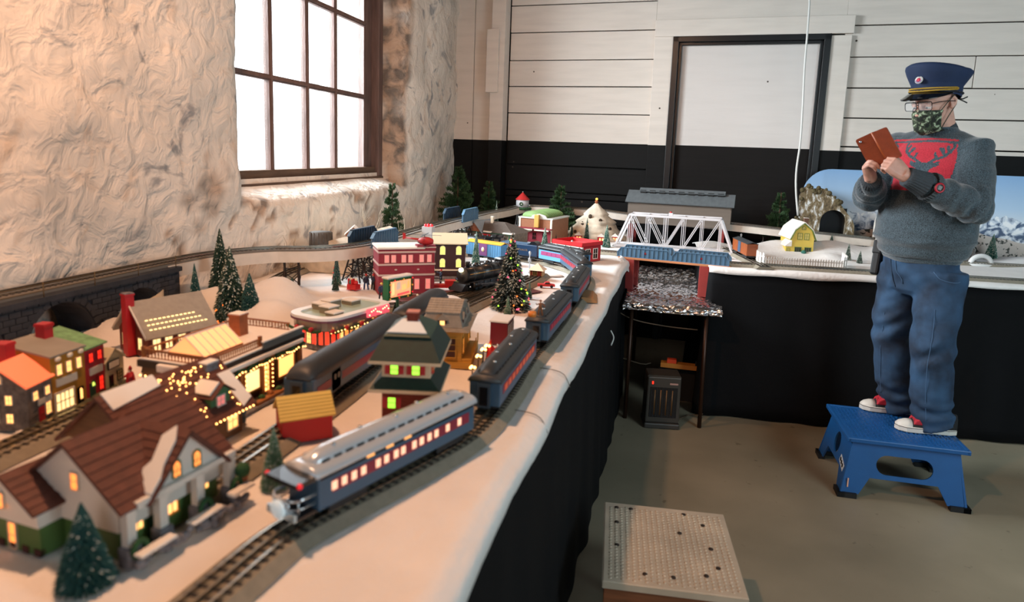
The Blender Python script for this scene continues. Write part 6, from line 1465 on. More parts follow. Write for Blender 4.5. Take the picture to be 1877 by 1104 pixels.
# ================================================================ trestles, girders, figures, scenery boards
timber = mat('dark_trestle_timber', '2c211c', .8, var=.2, vscale=60)
def path_at(Y): i = min((i for i in range(len(EL)) if EL[i].x < -.9), key=lambda i: abs(EL[i].y - Y)); d = EL[min(i + 1, len(EL) - 1)] - EL[max(i - 1, 0)]; return EL[i], math.atan2(d.y, d.x)
def bent(t, c, a, top, w=.07, spread=.05, posts=4):
    b = MB(); b.M = Matrix.Translation(c) @ Matrix.Rotation(a, 4, 'Z'); h = top
    for k in range(posts):
        f = k / (posts - 1) - .5; b.bar((0, f * (w + 2 * spread), 0), (0, f * w, h), .0055)
    for z in (.33, .66): b.bar((.004, -(w / 2 + spread * (1 - z)) - .008, h * z), (.004, (w / 2 + spread * (1 - z)) + .008, h * z), .004)
    for s in (-1, 1): b.bar((-.004, s * (w / 2 + spread), .004), (-.004, -s * (w / 2 + spread * .34), h * .66), .0035).bar((-.004, s * (w / 2 + spread * .5), h * .5), (-.004, -s * w / 2, h * .98), .0035)
    b.bar((0, -w / 2 - .006, h - .004), (0, w / 2 + .006, h - .004), .009); b.build('bent', timber, t)
def trestle(label, Ys):
    p0, a0 = path_at(Ys[0]); t = thing('timber_trestle', label, 'trestle', (p0.x, p0.y, TZ), 0, 'timber trestles under the raised track'); O = Vector((p0.x, p0.y, TZ)); last = None
    for Y in Ys:
        p, a = path_at(Y); top = p.z - .047 - TZ; c = Vector((p.x, p.y, TZ)) - O; bent(t, c, a, top)
        if last is not None and (len(Ys) < 5 or int(Y * 100) % 20 == 12):
            (c0, a_0) = last; b = MB()
            for s in (-1, 1):
                n0 = Vector((-math.sin(a_0), math.cos(a_0), 0)) * s * .06; n1 = Vector((-math.sin(a), math.cos(a), 0)) * s * .06
                b.bar(c0 + n0 + Vector((0, 0, .01)), c + n1 * .8 + Vector((0, 0, top * .55)), .0035).bar(c0 + n0 * .8 + Vector((0, 0, top * .5)), c + n1 + Vector((0, 0, .01)), .0035).bar(c0 + n0 * .8 + Vector((0, 0, top * .66)), c + n1 * .8 + Vector((0, 0, top * .66)), .0035)
            b.build('longitudinal_brace', timber, t, kind='stuff' if len(Ys) > 4 else None)
        last = (c, a)
    return t
trestle('single dark timber trestle tower under the bend of the raised track', (2.77, 2.80))
trestle('long dark timber trestle left of and behind the red brick building', (3.02, 3.12, 3.22, 3.32, 3.42, 3.52, 3.62, 3.72, 3.82, 3.92, 4.02))
trestle('far timber trestle below the raised track behind the brown mansion', (4.35, 4.5, 4.65, 4.8))
def girder_up(label, A, B, h, m=None, light=False):
    v = B - A; L = v.length; t = thing('plate_girder', label, 'girder', A, math.atan2(v.y, v.x), 'plate girders on the raised track'); m = m or blue_g
    MB().prism([(0, 0), (L, 0), (L, h * .62), (L * .88, h), (L * .12, h), (0, h * .62)], -.003, .003, 'y').build('web', m, t)
    f = MB().bar((L * .1, 0, h), (L * .9, 0, h), .016, .004).bar((0, 0, .002), (L, 0, .002), .016, .004).bar((L * .12, 0, h), (0, 0, h * .62), .016, .004).bar((L * .88, 0, h), (L, 0, h * .62), .016, .004); f.build('flange', m, t)
    rm = MB().box(-.0018, -.008, 0, .0018, .008, 1).mesh('rib', m)
    for i in range(11): x = L * (i + .5) / 11; link('rib', rm, t, (x, 0, .002), sc=(1, 1, (h if .12 < (i + .5) / 11 < .88 else h * .78) - .004))
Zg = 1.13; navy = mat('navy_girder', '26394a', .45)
for (y, dy) in ((3.05, .30), (4.42, .34)):
    for s in (-1, 1):
        p, a = path_at(y); q, a2 = path_at(y + dy); n = Vector((math.sin(a), -math.cos(a), 0)) * s * .068
        near = 'near' if s > 0 else 'far'; where = 'first slate blue ribbed girder' if y < 4 else 'second, more distant slate blue girder'
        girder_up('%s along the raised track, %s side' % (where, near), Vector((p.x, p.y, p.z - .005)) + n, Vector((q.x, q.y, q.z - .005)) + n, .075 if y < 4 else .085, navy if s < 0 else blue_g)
# little house, stump and bare twigs on the wall side of the raised track
q = Vector((-1.62, 3.45, 1.0)); 
t = thing('rock_ledge', 'snowy ledge against the stone wall behind the raised track', 'ledge', (-1.66, 3.55, TZ)); MB().prism([(-.16, 0), (.16, 0), (.12, .12), (.02, .17), (-.10, .13)], -.35, .45, 'y').build('rock', mat('snowy_rock', 'cfc2ae'), t)
s = House('miniature_house', 'tiny snow covered gingerbread house beyond the raised track', 'model house', (-1.66, 3.42), (-1.58, 3.45), .08, z=TZ + .13); s.walls(.05, mat('gingerbread', '9a5e44')); s.gable(.049, .04, snow_r, MATS['gingerbread'], 'y', over=.008); s.win('f', s.w * .5, .02, .02, .02, snow_r, W_WARM, 2, 2)
t = thing('tree_stump', 'grey ribbed tree stump box behind the far blue girder', 'stump', (-1.70, 3.22, TZ + .12)); MB().lathe([(.058, 0), (.052, .09), (0, .092)], 14).build('bark', mat('grey_bark', '5c5a57', .8, var=.3), t)
for i in range(14): MB().lathe([(.005, 0), (.004, .088), (0, .09)], 5, (.055 * math.cos(i * .449), .055 * math.sin(i * .449), 0)).build('bark_ridge', MATS['grey_bark'], t)
def twigs(loc, h, seed, label):
    t = thing('bare_twigs', label, 'twigs', loc, 0, 'bare twigs by the wall'); r = random.Random(seed)
    for i in range(7):
        a = r.random() * 6.28; l = h * r.uniform(.6, 1); p = [Vector((0, 0, 0))]
        for k in range(5): p.append(p[-1] + Vector((math.cos(a) * l * .07 + r.uniform(-.008, .008), math.sin(a) * l * .07 + r.uniform(-.008, .008), l * .2)))
        b = MB().tube(p, [.0022, .002, .0018, .0015, .0012, .0008], 5); e = p[3]; b.tube([e, e + Vector((r.uniform(-.03, .03), r.uniform(-.03, .03), l * .25))], [.0013, .0006], 4); b.build('twig', mat('pale_twig', 'a89a86', .8), t)
twigs((-1.60, 3.62, TZ + .12), .20, 1, 'tall bare pale twigs behind the near blue girder'); twigs((-1.52, 3.95, TZ), .22, 2, 'bare pale twigs right of the near blue girder'); twigs((-1.86, 3.2, TZ), .2, 3, 'bare pale twigs at the foot of the stone wall')
t = thing('water_crane', 'small clear box with red ribbons on the raised track edge', 'ornament', (-1.3, 3.75, TZ + .01)); MB().box(-.03, -.03, 0, .03, .03, .20).build('tower', mat('frost_plastic', 'b9bcbe', .3), t); [link('ribbon', BALL['red'], t, (.02 * math.cos(k), .02 * math.sin(k), .205), sc=(.009,) * 3) for k in range(0, 6)]
# ---- little people and vehicles
def figure(label, loc, rz, k, legs, coat, hat, arms='down', group=None):
    t = thing('miniature_figure', label, 'figurine', loc, rz, group); s = k
    MB().tube([(-.12 * s, 0, 0), (-.10 * s, 0, .3 * s), (-.06 * s, 0, .52 * s)], [.05 * s, .055 * s, .07 * s], 8).tube([(.14 * s, -.08 * s, 0), (.10 * s, -.02 * s, .3 * s), (.06 * s, 0, .52 * s)], [.05 * s, .055 * s, .07 * s], 8).build('legs', legs, t)
    MB().lathe([(.0, .42 * s), (.13 * s, .43 * s), (.11 * s, .6 * s), (.13 * s, .78 * s), (.05 * s, .84 * s), (0, .85 * s)], 12, sy=.7).build('coat', coat, t)
    b = MB()
    if arms == 'out': b.tube([(-.12 * s, 0, .78 * s), (-.26 * s, -.08 * s, .72 * s), (-.36 * s, -.16 * s, .82 * s)], .035 * s, 6).tube([(.12 * s, 0, .78 * s), (.24 * s, -.08 * s, .66 * s), (.22 * s, -.2 * s, .6 * s)], .035 * s, 6)
    else: b.tube([(-.12 * s, 0, .78 * s), (-.17 * s, -.03 * s, .6 * s), (-.13 * s, -.12 * s, .5 * s)], .035 * s, 6).tube([(.12 * s, 0, .78 * s), (.17 * s, -.03 * s, .6 * s), (.15 * s, -.1 * s, .48 * s)], .035 * s, 6)
    b.build('arms', coat, t); MB().ball((0, 0, .92 * s), .07 * s, 10, 7, sc=(.9, 1, 1.1)).build('head', mat('figure_skin', 'd09a7c'), t)
    MB().lathe([(.105 * s, .945 * s), (.075 * s, .955 * s), (.06 * s, 1.02 * s), (0, 1.04 * s)], 12).build('hat', hat, t); return t
navyc = mat('navy_coat', '1d2b4a', .6); jeanf = mat('figure_jeans', '2f4f86', .6); redf = mat('figure_red', 'c02428', .5); blk = mat('figure_black', '15161a', .5)
P_ = lambda x, y, z=TZ: tuple(G(x, y, z))
figure('fireman figurine in blue trousers and red helmet in front of the red brick building', P_(671, 531), .4, .072, jeanf, navyc, redf)
figure('fireman figurine in black with arms stretched out beside the blue trousered one', P_(684, 531), -.4, .072, blk, navyc, redf, 'out')
figure('fireman figurine reaching out between the brick building and the locomotive', P_(808, 522), -.9, .075, blk, navyc, redf, 'out')
figure('figurine in dark clothes with a yellow belt left of the billboard', P_(699, 548), .2, .07, blk, navyc, mat('figure_yellow', 'd8b83a', .5))
figure('grey green figurine standing near the inner track before the locomotive', P_(765, 566), .2, .06, mat('figure_teal', '5b7a78', .6), MATS['figure_teal'], cream)
figure('conductor figurine in brown with an orange drum riding on a coach roof', (-.352, 2.12, 1.085), .5, .05, mat('figure_brown', '7a4a26', .6), MATS['figure_brown'], MATS['figure_brown'], 'out')
o = MB().lathe([(0, 0), (.013, 0), (.014, .008), (.013, .016), (0, .016)], 14).build('orange_drum', mat('orange_drum', 'd07a2c', .4), None, (-.372, 2.085, 1.088)); tag(o, 'small orange drum on a coach roof beside the brown conductor', 'drum')
for i, (x, y) in enumerate(((644, 531), (652, 532))):
    t = thing('toy_sleigh', ['red toy sled with parcels beside the trestle', 'red round backed chair with a santa doll beside the sled'][i], 'toy', P_(x, y), .3 + i)
    MB().box(-.018, -.013, .004, .018, .013, .026).box(-.018, .009, .02, .018, .013, .05).tube([(-.022, -.012, .002), (.022, -.012, .002), (.027, -.012, .01)], .0016, 5).tube([(-.022, .012, .002), (.022, .012, .002), (.027, .012, .01)], .0016, 5).build('sled', redf, t, bevel=.001); MB().ball((0, 0, .034), .012, 8, 6).build('rider', redf if i else mat('figure_teal', '5b7a78'), t); MB().ball((0, -.002, .05), .007, 8, 6).build('head', cream, t)
MB_p = P_(1046, 466)
figure('figurine in pink jacket at the counter of the red snack stand', P_(1030, 478), .2, .06, blk, mat('figure_pink', 'c24a5a', .6), blk)
# fire engine
def fire_engine():
    p = G(818, 530) ; t = thing('fire_engine', 'long red ladder fire engine before the red brick building', 'toy truck', (p.x - .05, p.y - .03, TZ), .42); r = redf
    MB().box(-.11, -.02, .01, .05, .02, .026).box(.05, -.021, .01, .10, .021, .045).box(-.11, -.021, .02, -.08, .021, .034).build('body', r, t, bevel=.002)
    MB().bar((-.10, -.01, .036), (.06, -.01, .042), .003).bar((-.10, .01, .036), (.06, .01, .042), .003).build('ladder', mat('silver_ladder', 'b9bcc0', .3, .8), t)
    wm = MB().lathe([(0, -.003), (.01, -.003), (.01, .003), (0, .003)], 12, axis='y').mesh('wheel', under)
    for x in (-.08, -.03, .075):
        for s in (-1, 1): link('wheel', wm, t, (x, s * .02, .01))
    MB().box(.092, -.018, .03, .1012, .018, .042).build('windscreen', W_DARK, t)
fire_engine()
toycar('toy_car', 'tiny bright blue car between fire engine and locomotive', P_(845, 513), .6, mat('bright_blue_car', '2a5fae', .4), .045, .02)
toycar('toy_pickup', 'red toy pickup truck parked by the outer train near the ticket hut', G(1001, 527), .25, redf, .085, .032, True)
toycar('toy_car', 'white toy car on the snow at the right end of the truss bridge', Vector((.43, 4.72, .955)), -.1, mat('white_car', 'd8dade', .4), .09, .035)
# white lamp standards, crossing huts
def lamp_standard(label, px, py, pyt, loc=None):
    p = Vector(loc) if loc else G(px, py); h = htop(p, px, pyt); t = thing('lamp_standard', label, 'lamp', p, 0, 'grey lamp standards'); m = mat('silver_lamp', 'b6bcc2', .4, .3)
    MB().lathe([(.014, 0), (.014, .004), (.006, .012), (.003, .02), (.003, h * .8), (.006, h * .85), (.007, h * .95), (0, h)], 10).build('column', m, t); MB().lathe([(.010, h * .5), (.007, h * .6), (.009, h * .62), (.003, h * .7)], 8).build('lantern', m, t)
lamp_standard('grey lamp standard on a snowy base by the boxcar', 894, 483, 455); lamp_standard('ornate silver lamp standard left of the tiny ticket hut', 970, 500, 460)
lamp_standard('white signal post left of the short track with boxcar', 1356, 462, 428); lamp_standard('white signal post right of the boxcar', 1398, 445, 422); lamp_standard('green headed lamp standard in front of the red stand', 1047, 477, 440)
t = thing('snow_pond', 'flat snowy mound with icy base around the grey lamp', 'mound', G(905, 490)); MB().lathe([(.11, 0), (.10, .008), (.05, .014), (0, .015)], 20).build('mound', snow, t)
for i, (px, py, r, h, lb) in enumerate(((815, 556, .11, .035, 'rounded white cotton snow drift between billboard and locomotive'), (1010, 505, .07, .012, 'low snow patch around the ticket hut'), (905, 545, .05, .02, 'snow drift left of the lit christmas tree foot'))):
    t = thing('snow_drift', lb, 'snow drift', G(px, py)); n = MB().lathe([(r, 0), (r * .8, h * .5), (r * .5, h * .9), (0, h)], 22, sy=.55); n.build('drift', snow, t)
t = thing('paving_sheet', 'dark red paved street sheet under the fire engine and pickup', 'sheet', (-.82, 2.95, TZ + .001), .9); MB().box(-.34, -.12, 0, .34, .12, .003).build('sheet', mat('dark_red_paving', '6a3f40', .8, var=.3, vscale=200), t)
# ---- scenery boards behind the man
def mural():
    off = .16; L_ = PW(1466, 400, off); z0 = .96; zt = PW(1600, 313, off).z
    o = W0 + WNRM * off; x0 = (L_ - W0).dot(WDIR); x1 = x0 + 2.6; r = .2
    m = bpy.data.materials.new('printed_mountain_mural'); m.use_nodes = True; nt = m.node_tree; K = nt.links; b = nt.nodes['Principled BSDF']; b.inputs['Roughness'].default_value = .5
    tc = nt.nodes.new('ShaderNodeTexCoord'); sp = nt.nodes.new('ShaderNodeSeparateXYZ'); K.new(tc.outputs['Object'], sp.inputs[0])
    def N(ty, **k):
        n = nt.nodes.new(ty)
        for a, v in k.items(): setattr(n, a, v)
        return n
    def math_(op, a, b_): n = N('ShaderNodeMath', operation=op); (K.new(a, n.inputs[0]) if not isinstance(a, float) else setattr(n.inputs[0], 'default_value', a)); (K.new(b_, n.inputs[1]) if not isinstance(b_, float) else setattr(n.inputs[1], 'default_value', b_)); return n.outputs[0]
    def ramp(src, st):
        n = N('ShaderNodeValToRGB'); e = n.color_ramp.elements
        while len(e) < len(st): e.new(.5)
        for q, (p_, c) in zip(e, st): q.position = p_; q.color = (*hexc(c), 1) if isinstance(c, str) else (c, c, c, 1)
        K.new(src, n.inputs[0]); return n.outputs[0]
    def mix(f, a, b_): n = N('ShaderNodeMix', data_type='RGBA'); K.new(f, n.inputs[0]); K.new(a, n.inputs[6]); K.new(b_, n.inputs[7]); return n.outputs[2]
    h = zt - z0; zz = math_('DIVIDE', sp.outputs['Z'], h)
    sky = ramp(zz, [(.38, 'cfd6dc'), (.6, 'a9c4de'), (1.0, '7fa8d4')])
    c1 = N('ShaderNodeCombineXYZ'); K.new(sp.outputs['X'], c1.inputs[0]); n1 = N('ShaderNodeTexNoise', noise_dimensions='3D'); n1.inputs['Scale'].default_value = 2.6; n1.inputs['Detail'].default_value = 9; n1.inputs['Roughness'].default_value = .55; K.new(c1.outputs[0], n1.inputs['Vector'])
    ridge = math_('ADD', math_('MULTIPLY', n1.outputs['Fac'], .75), .08)
    isM = math_('LESS_THAN', zz, ridge)
    n2 = N('ShaderNodeTexNoise'); n2.inputs['Scale'].default_value = 14; n2.inputs['Detail'].default_value = 8; n2.inputs['Distortion'].default_value = 1.2; K.new(tc.outputs['Object'], n2.inputs['Vector'])
    rock = ramp(n2.outputs['Fac'], [(.42, '3f5474'), (.52, 'b9c6d6'), (.62, 'e8ecf0')])
    a1 = mix(isM, sky, rock)
    n3 = N('ShaderNodeTexNoise'); n3.inputs['Scale'].default_value = 1.5; K.new(c1.outputs[0], n3.inputs['Vector']); hill = math_('ADD', math_('MULTIPLY', n3.outputs['Fac'], .5), .0)
    isH = math_('LESS_THAN', zz, hill); n4 = N('ShaderNodeTexNoise'); n4.inputs['Scale'].default_value = 24; n4.inputs['Detail'].default_value = 6; K.new(tc.outputs['Object'], n4.inputs['Vector'])
    tre = ramp(n4.outputs['Fac'], [(.54, 'c6bdb6'), (.58, '2c3028')]); a2 = mix(isH, a1, tre); K.new(a2, b.inputs['Base Color'])
    pts = [(x0, z0 - z0), (x1, 0), (x1, h)] + [(x0 + r + r * math.cos(a), h - r + r * math.sin(a)) for a in [PI / 2 + PI / 2 * k / 10 for k in range(11)]]
    pts = [(p_[0] - x0, p_[1]) for p_ in pts]
    q = MB().prism(pts, -.004, .004, 'y').build('mural_board', m, None, o + WDIR * x0 + Vector((0, 0, z0)), math.atan2(WDIR.y, WDIR.x)); tag(q, 'printed winter mountain mural board with rounded corner behind the man', 'mural')
mural()
def rock_material(name, a, b_, c, sc=18):
    m = bpy.data.materials.new(name); m.use_nodes = True; nt = m.node_tree; K = nt.links; b = nt.nodes['Principled BSDF']; b.inputs['Roughness'].default_value = .8
    tc = nt.nodes.new('ShaderNodeTexCoord'); mp = nt.nodes.new('ShaderNodeMapping'); mp.inputs['Scale'].default_value = (1.6, 1, .7); mp.inputs['Rotation'].default_value = (0, .5, 0); K.new(tc.outputs['Object'], mp.inputs[0])
    n = nt.nodes.new('ShaderNodeTexNoise'); n.inputs['Scale'].default_value = sc; n.inputs['Detail'].default_value = 12; n.inputs['Roughness'].default_value = .7; n.inputs['Distortion'].default_value = .25; K.new(mp.outputs[0], n.inputs['Vector'])
    r = nt.nodes.new('ShaderNodeValToRGB'); e = r.color_ramp.elements; e.new(.5)
    for q, (p_, cc) in zip(e, ((.38, a), (.52, b_), (.62, c))): q.position = p_; q.color = (*hexc(cc), 1)
    K.new(n.outputs['Fac'], r.inputs[0]); K.new(r.outputs[0], b.inputs['Base Color'])
    bp = nt.nodes.new('ShaderNodeBump'); bp.inputs['Strength'].default_value = .6; bp.inputs['Distance'].default_value = .02; K.new(n.outputs['Fac'], bp.inputs['Height']); K.new(bp.outputs[0], b.inputs['Normal']); return m
def plate(outer, holes, thick, name, m, parent=None, mw=None, kind=None):
    """flat plate with holes (outer, holes in x,z), thickness along y"""
    bm = bmesh.new(); 
    for loop in [outer] + holes:
        vs = [bm.verts.new((p[0], 0, p[1])) for p in loop]
        for i in range(len(vs)): bm.edges.new((vs[i], vs[(i + 1) % len(vs)]))
    bmesh.ops.triangle_fill(bm, use_beauty=True, edges=bm.edges[:])
    r = bmesh.ops.extrude_face_region(bm, geom=bm.faces[:]); bmesh.ops.translate(bm, vec=(0, thick, 0), verts=[v for v in r['geom'] if isinstance(v, bmesh.types.BMVert)])
    bmesh.ops.recalc_face_normals(bm, faces=bm.faces)
    if mw is not None: bm.transform(mw)
    me = bpy.data.meshes.new(name); bm.to_mesh(me); bm.free(); me.materials.append(m); return link(name, me, parent, kind=kind)
def rock_mountain():
    off = .34; c = PW(1525, 437, off); A = PW(1466, 437, off); zb = .97
    def q(px, py): v = PW(px, py, off); return ((v - A).dot(WDIR), v.z - zb)
    outl = [q(*p) for p in ((1462, 425), (1464, 395), (1466, 360), (1474, 345), (1484, 340), (1492, 347), (1505, 345), (1518, 349), (1528, 360), (1538, 370), (1548, 385), (1556, 395), (1563, 405), (1566, 415), (1566, 436))]
    outl = [(outl[0][0], 0.0)] + outl[:-1] + [(outl[-1][0], 0.0)]
    zA = q(1500, 437)[1]; cx = (q(1501, 420)[0] + q(1550, 420)[0]) / 2; hw = (q(1549, 420)[0] - q(1501, 420)[0]) / 2; top = q(1525, 385)[1]
    hole = [(cx - hw, .02)] + [(cx + hw * math.cos(PI - PI * k / 12), top - hw + hw * math.sin(PI * k / 12)) for k in range(13)] + [(cx + hw, .02)]
    t = thing('rock_mountain', 'brown rocky mountain with a dark arched railway tunnel and snow patches', 'model mountain', (A.x, A.y, zb), math.atan2(WDIR.y, WDIR.x))
    plate(outl, [hole], .10, 'rock_face', rock_material('brown_rock_snow', '3d3222', '7d6c4e', 'd9dcdc', 16), t)
    MB().box(cx - hw - .01, .102, .0, cx + hw + .01, .11, top + .01).build('tunnel_dark', black_gl, t)
    b = MB(); r = random.Random(2)
    for i in range(26):
        f = r.random(); p = outl[2 + int(f * 9)]; b.ball((p[0] + r.uniform(-.02, .02), .0, p[1] + r.uniform(-.04, .01)), r.uniform(.008, .02), 6, 4)
    b.build('moss', mat('dry_moss', '5a4f34', .9, var=.4), t, kind='stuff')
    # second, grey mountain with a white toothed portal facing left
    B = PW(1600, 445, .40); t = thing('rock_mountain', 'pale grey rock mountain with a white toothed tunnel portal beside the man', 'model mountain', (B.x, B.y - .05, .96), math.atan2(WDIR.y, WDIR.x))
    vs = []; fs = []; n, m_ = 30, 12; W_, H_ = .62, .33
    for j in range(m_ + 1):
        f = j / m_
        for i in range(n):
            a = 2 * PI * i / n; rr = (1 - f ** 2.2) ** .5 * .92 + .06; k = 1 + .16 * noise.noise(Vector((math.cos(a) * 3, math.sin(a) * 3, f * 6)))
            vs.append((W_ / 2 + .02 + rr * k * W_ / 2 * math.cos(a), .0 + rr * k * .15 * math.sin(a), f * H_ * (1 + .1 * noise.noise(Vector((a, 1, 1))))))
    for j in range(m_):
        for i in range(n): p = j * n + i; w = j * n + (i + 1) % n; fs.append((p, w, w + n, p + n))
    fs.append(tuple(range(m_ * n, m_ * n + n))); MB().add(vs, fs, 0, True).build('rock', rock_material('grey_rock_snow', '4f4843', '8d8680', 'd6d6d6', 26), t)
    arch = MB(); pts = [(.0, -.07, 0)] + [(-.0, -.07 * math.cos(PI * k / 12), .19 + .075 * math.sin(PI * k / 12)) for k in range(13)] + [(0, .07, 0)]; arch.tube(pts, .012, 8)
    for k in range(len(pts) - 1):
        arch.ball(tuple((Vector(pts[k]) + Vector(pts[k + 1])) / 2), .013, 6, 4)
    arch.build('portal', white_p, t); MB().prism([(p[1], p[2]) for p in pts], .004, .016, 'x').build('tunnel_dark', black_gl, t)
rock_mountain()
t = thing('tunnel_mouth', 'white rounded snow tunnel mouth lying right of the man', 'tunnel', G(1797, 487), .2)
MB().tube([(-.07 * math.cos(PI * k / 12), 0, .055 * math.sin(PI * k / 12) + .012) for k in range(13)], .016, 10).build('arch', mat('glossy_snow', 'e4e2e0', .4), t); MB().lathe([(.13, 0), (.12, .014), (.0, .02)], 22, (0, .02, 0), sy=.6).build('base', MATS['glossy_snow'], t)
# ================================================================ things on the floor
def heater():
    A = G(1181, 784, 0); B = G(1243, 788, 0); s = House('space_heater', 'small grey upright space heater with a dark grille under the foil table', 'heater', (A.x, A.y), (B.x, B.y), .16, z=0)
    w, d = s.w, s.d; h = htop(Vector((A.x, A.y, 0)), 1181, 690); g = mat('heater_grey', '46423d', .4, .3)
    MB().prism([(0, .035), (w, .035), (w * .99, h), (w * .01, h)], .0, d, 'y').build('case', g, s.t, bevel=.008); MB().box(-.004, -.012, 0, w + .004, d + .005, .035).build('base', mat('heater_base', '3b3733', .4), s.t, bevel=.008)
    MB().box(w * .10, -.003, h * .22, w * .90, .004, h * .80).build('grille_opening', black_gl, s.t); 
    for i in range(9): MB().box(w * (.12 + .085 * i), -.005, h * .23, w * (.12 + .085 * i) + .003, -.001, h * .79).build('grille_bar', under, s.t)
    for i in range(4): MB().tube([(w * (.24 + .17 * i), .001, h * .27), (w * (.24 + .17 * i), .001, h * .75)], .006, 8).build('heating_rod', mat('dull_amber_rod', '6b4a2a', .5, .4), s.t)
    MB().box(w * .14, -.003, h * .86, w * .18, 0, h * .91).build('power_light', lit('red_led', 'ff2010', 3), s.t); MB().box(w * .66, -.003, h * .86, w * .90, 0, h * .89).build('name_plate', mat('pinkish_plate', 'b08a80', .4), s.t)
    MB().prism([(0, h - .004), (w, h - .004), (w * .97, h + .006), (w * .03, h + .006)], .01, d * .9, 'y').build('top_grip', g, s.t)
heater()
p = G(1252, 700, .0); p = Vector((.30, 4.55, 0))
t = thing('power_strip', 'yellow wooden block with orange and red plugs behind the heater', 'power strip', (.10, 4.50, .235), -.05)
MB().box(-.02, -.03, 0, .36, .03, .03).build('block', mat('yellow_block', 'b5762c', .6), t); MB().box(.02, -.02, .03, .08, .02, .055).build('plug', mat('orange_red_plug', 'c8401c', .5), t); MB().box(.20, -.022, .03, .26, .02, .062).build('plug', black_gl, t); MB().box(.235, -.025, .035, .27, -.02, .058).build('plug_face', mat('orange_plug', 'c8702c', .5), t)
MB().box(-.03, .02, -.235, .37, .03, 0).build('panel', mat('dark_panel', '0c0b0b', .8), t)
for i, pts in enumerate((((-.26, 4.12, .70), (-.12, 4.15, .62), (.08, 4.18, .585), (.30, 4.15, .585)), ((.20, 4.1, .03), (.28, 4.25, .012), (.33, 4.2, .03), (.36, 4.3, .012)), ((-.24, 4.5, .28), (-.05, 4.45, .25), (.02, 4.46, .26)))):
    o = MB().tube(smooth_path(pts, .03), .004, 6).build('cable', mat('brown_cable', '5a4a3a', .6)); tag(o, ['sagging brown cable below the foil table edge', 'loose pale cable on the floor right of the heater', 'thin cable running to the plugs behind the heater'][i], 'cable')
o = MB().tube(smooth_path([(edge_x(3.3) + .03, 3.35, .74), (edge_x(3.3) + .045, 3.37, .70), (edge_x(3.3) + .035, 3.36, .66)], .01), .004, 6).build('white_hook', mat('white_cable', 'd8d8d4')); tag(o, 'small white hook shaped wire on the black cloth of the long table', 'wire')
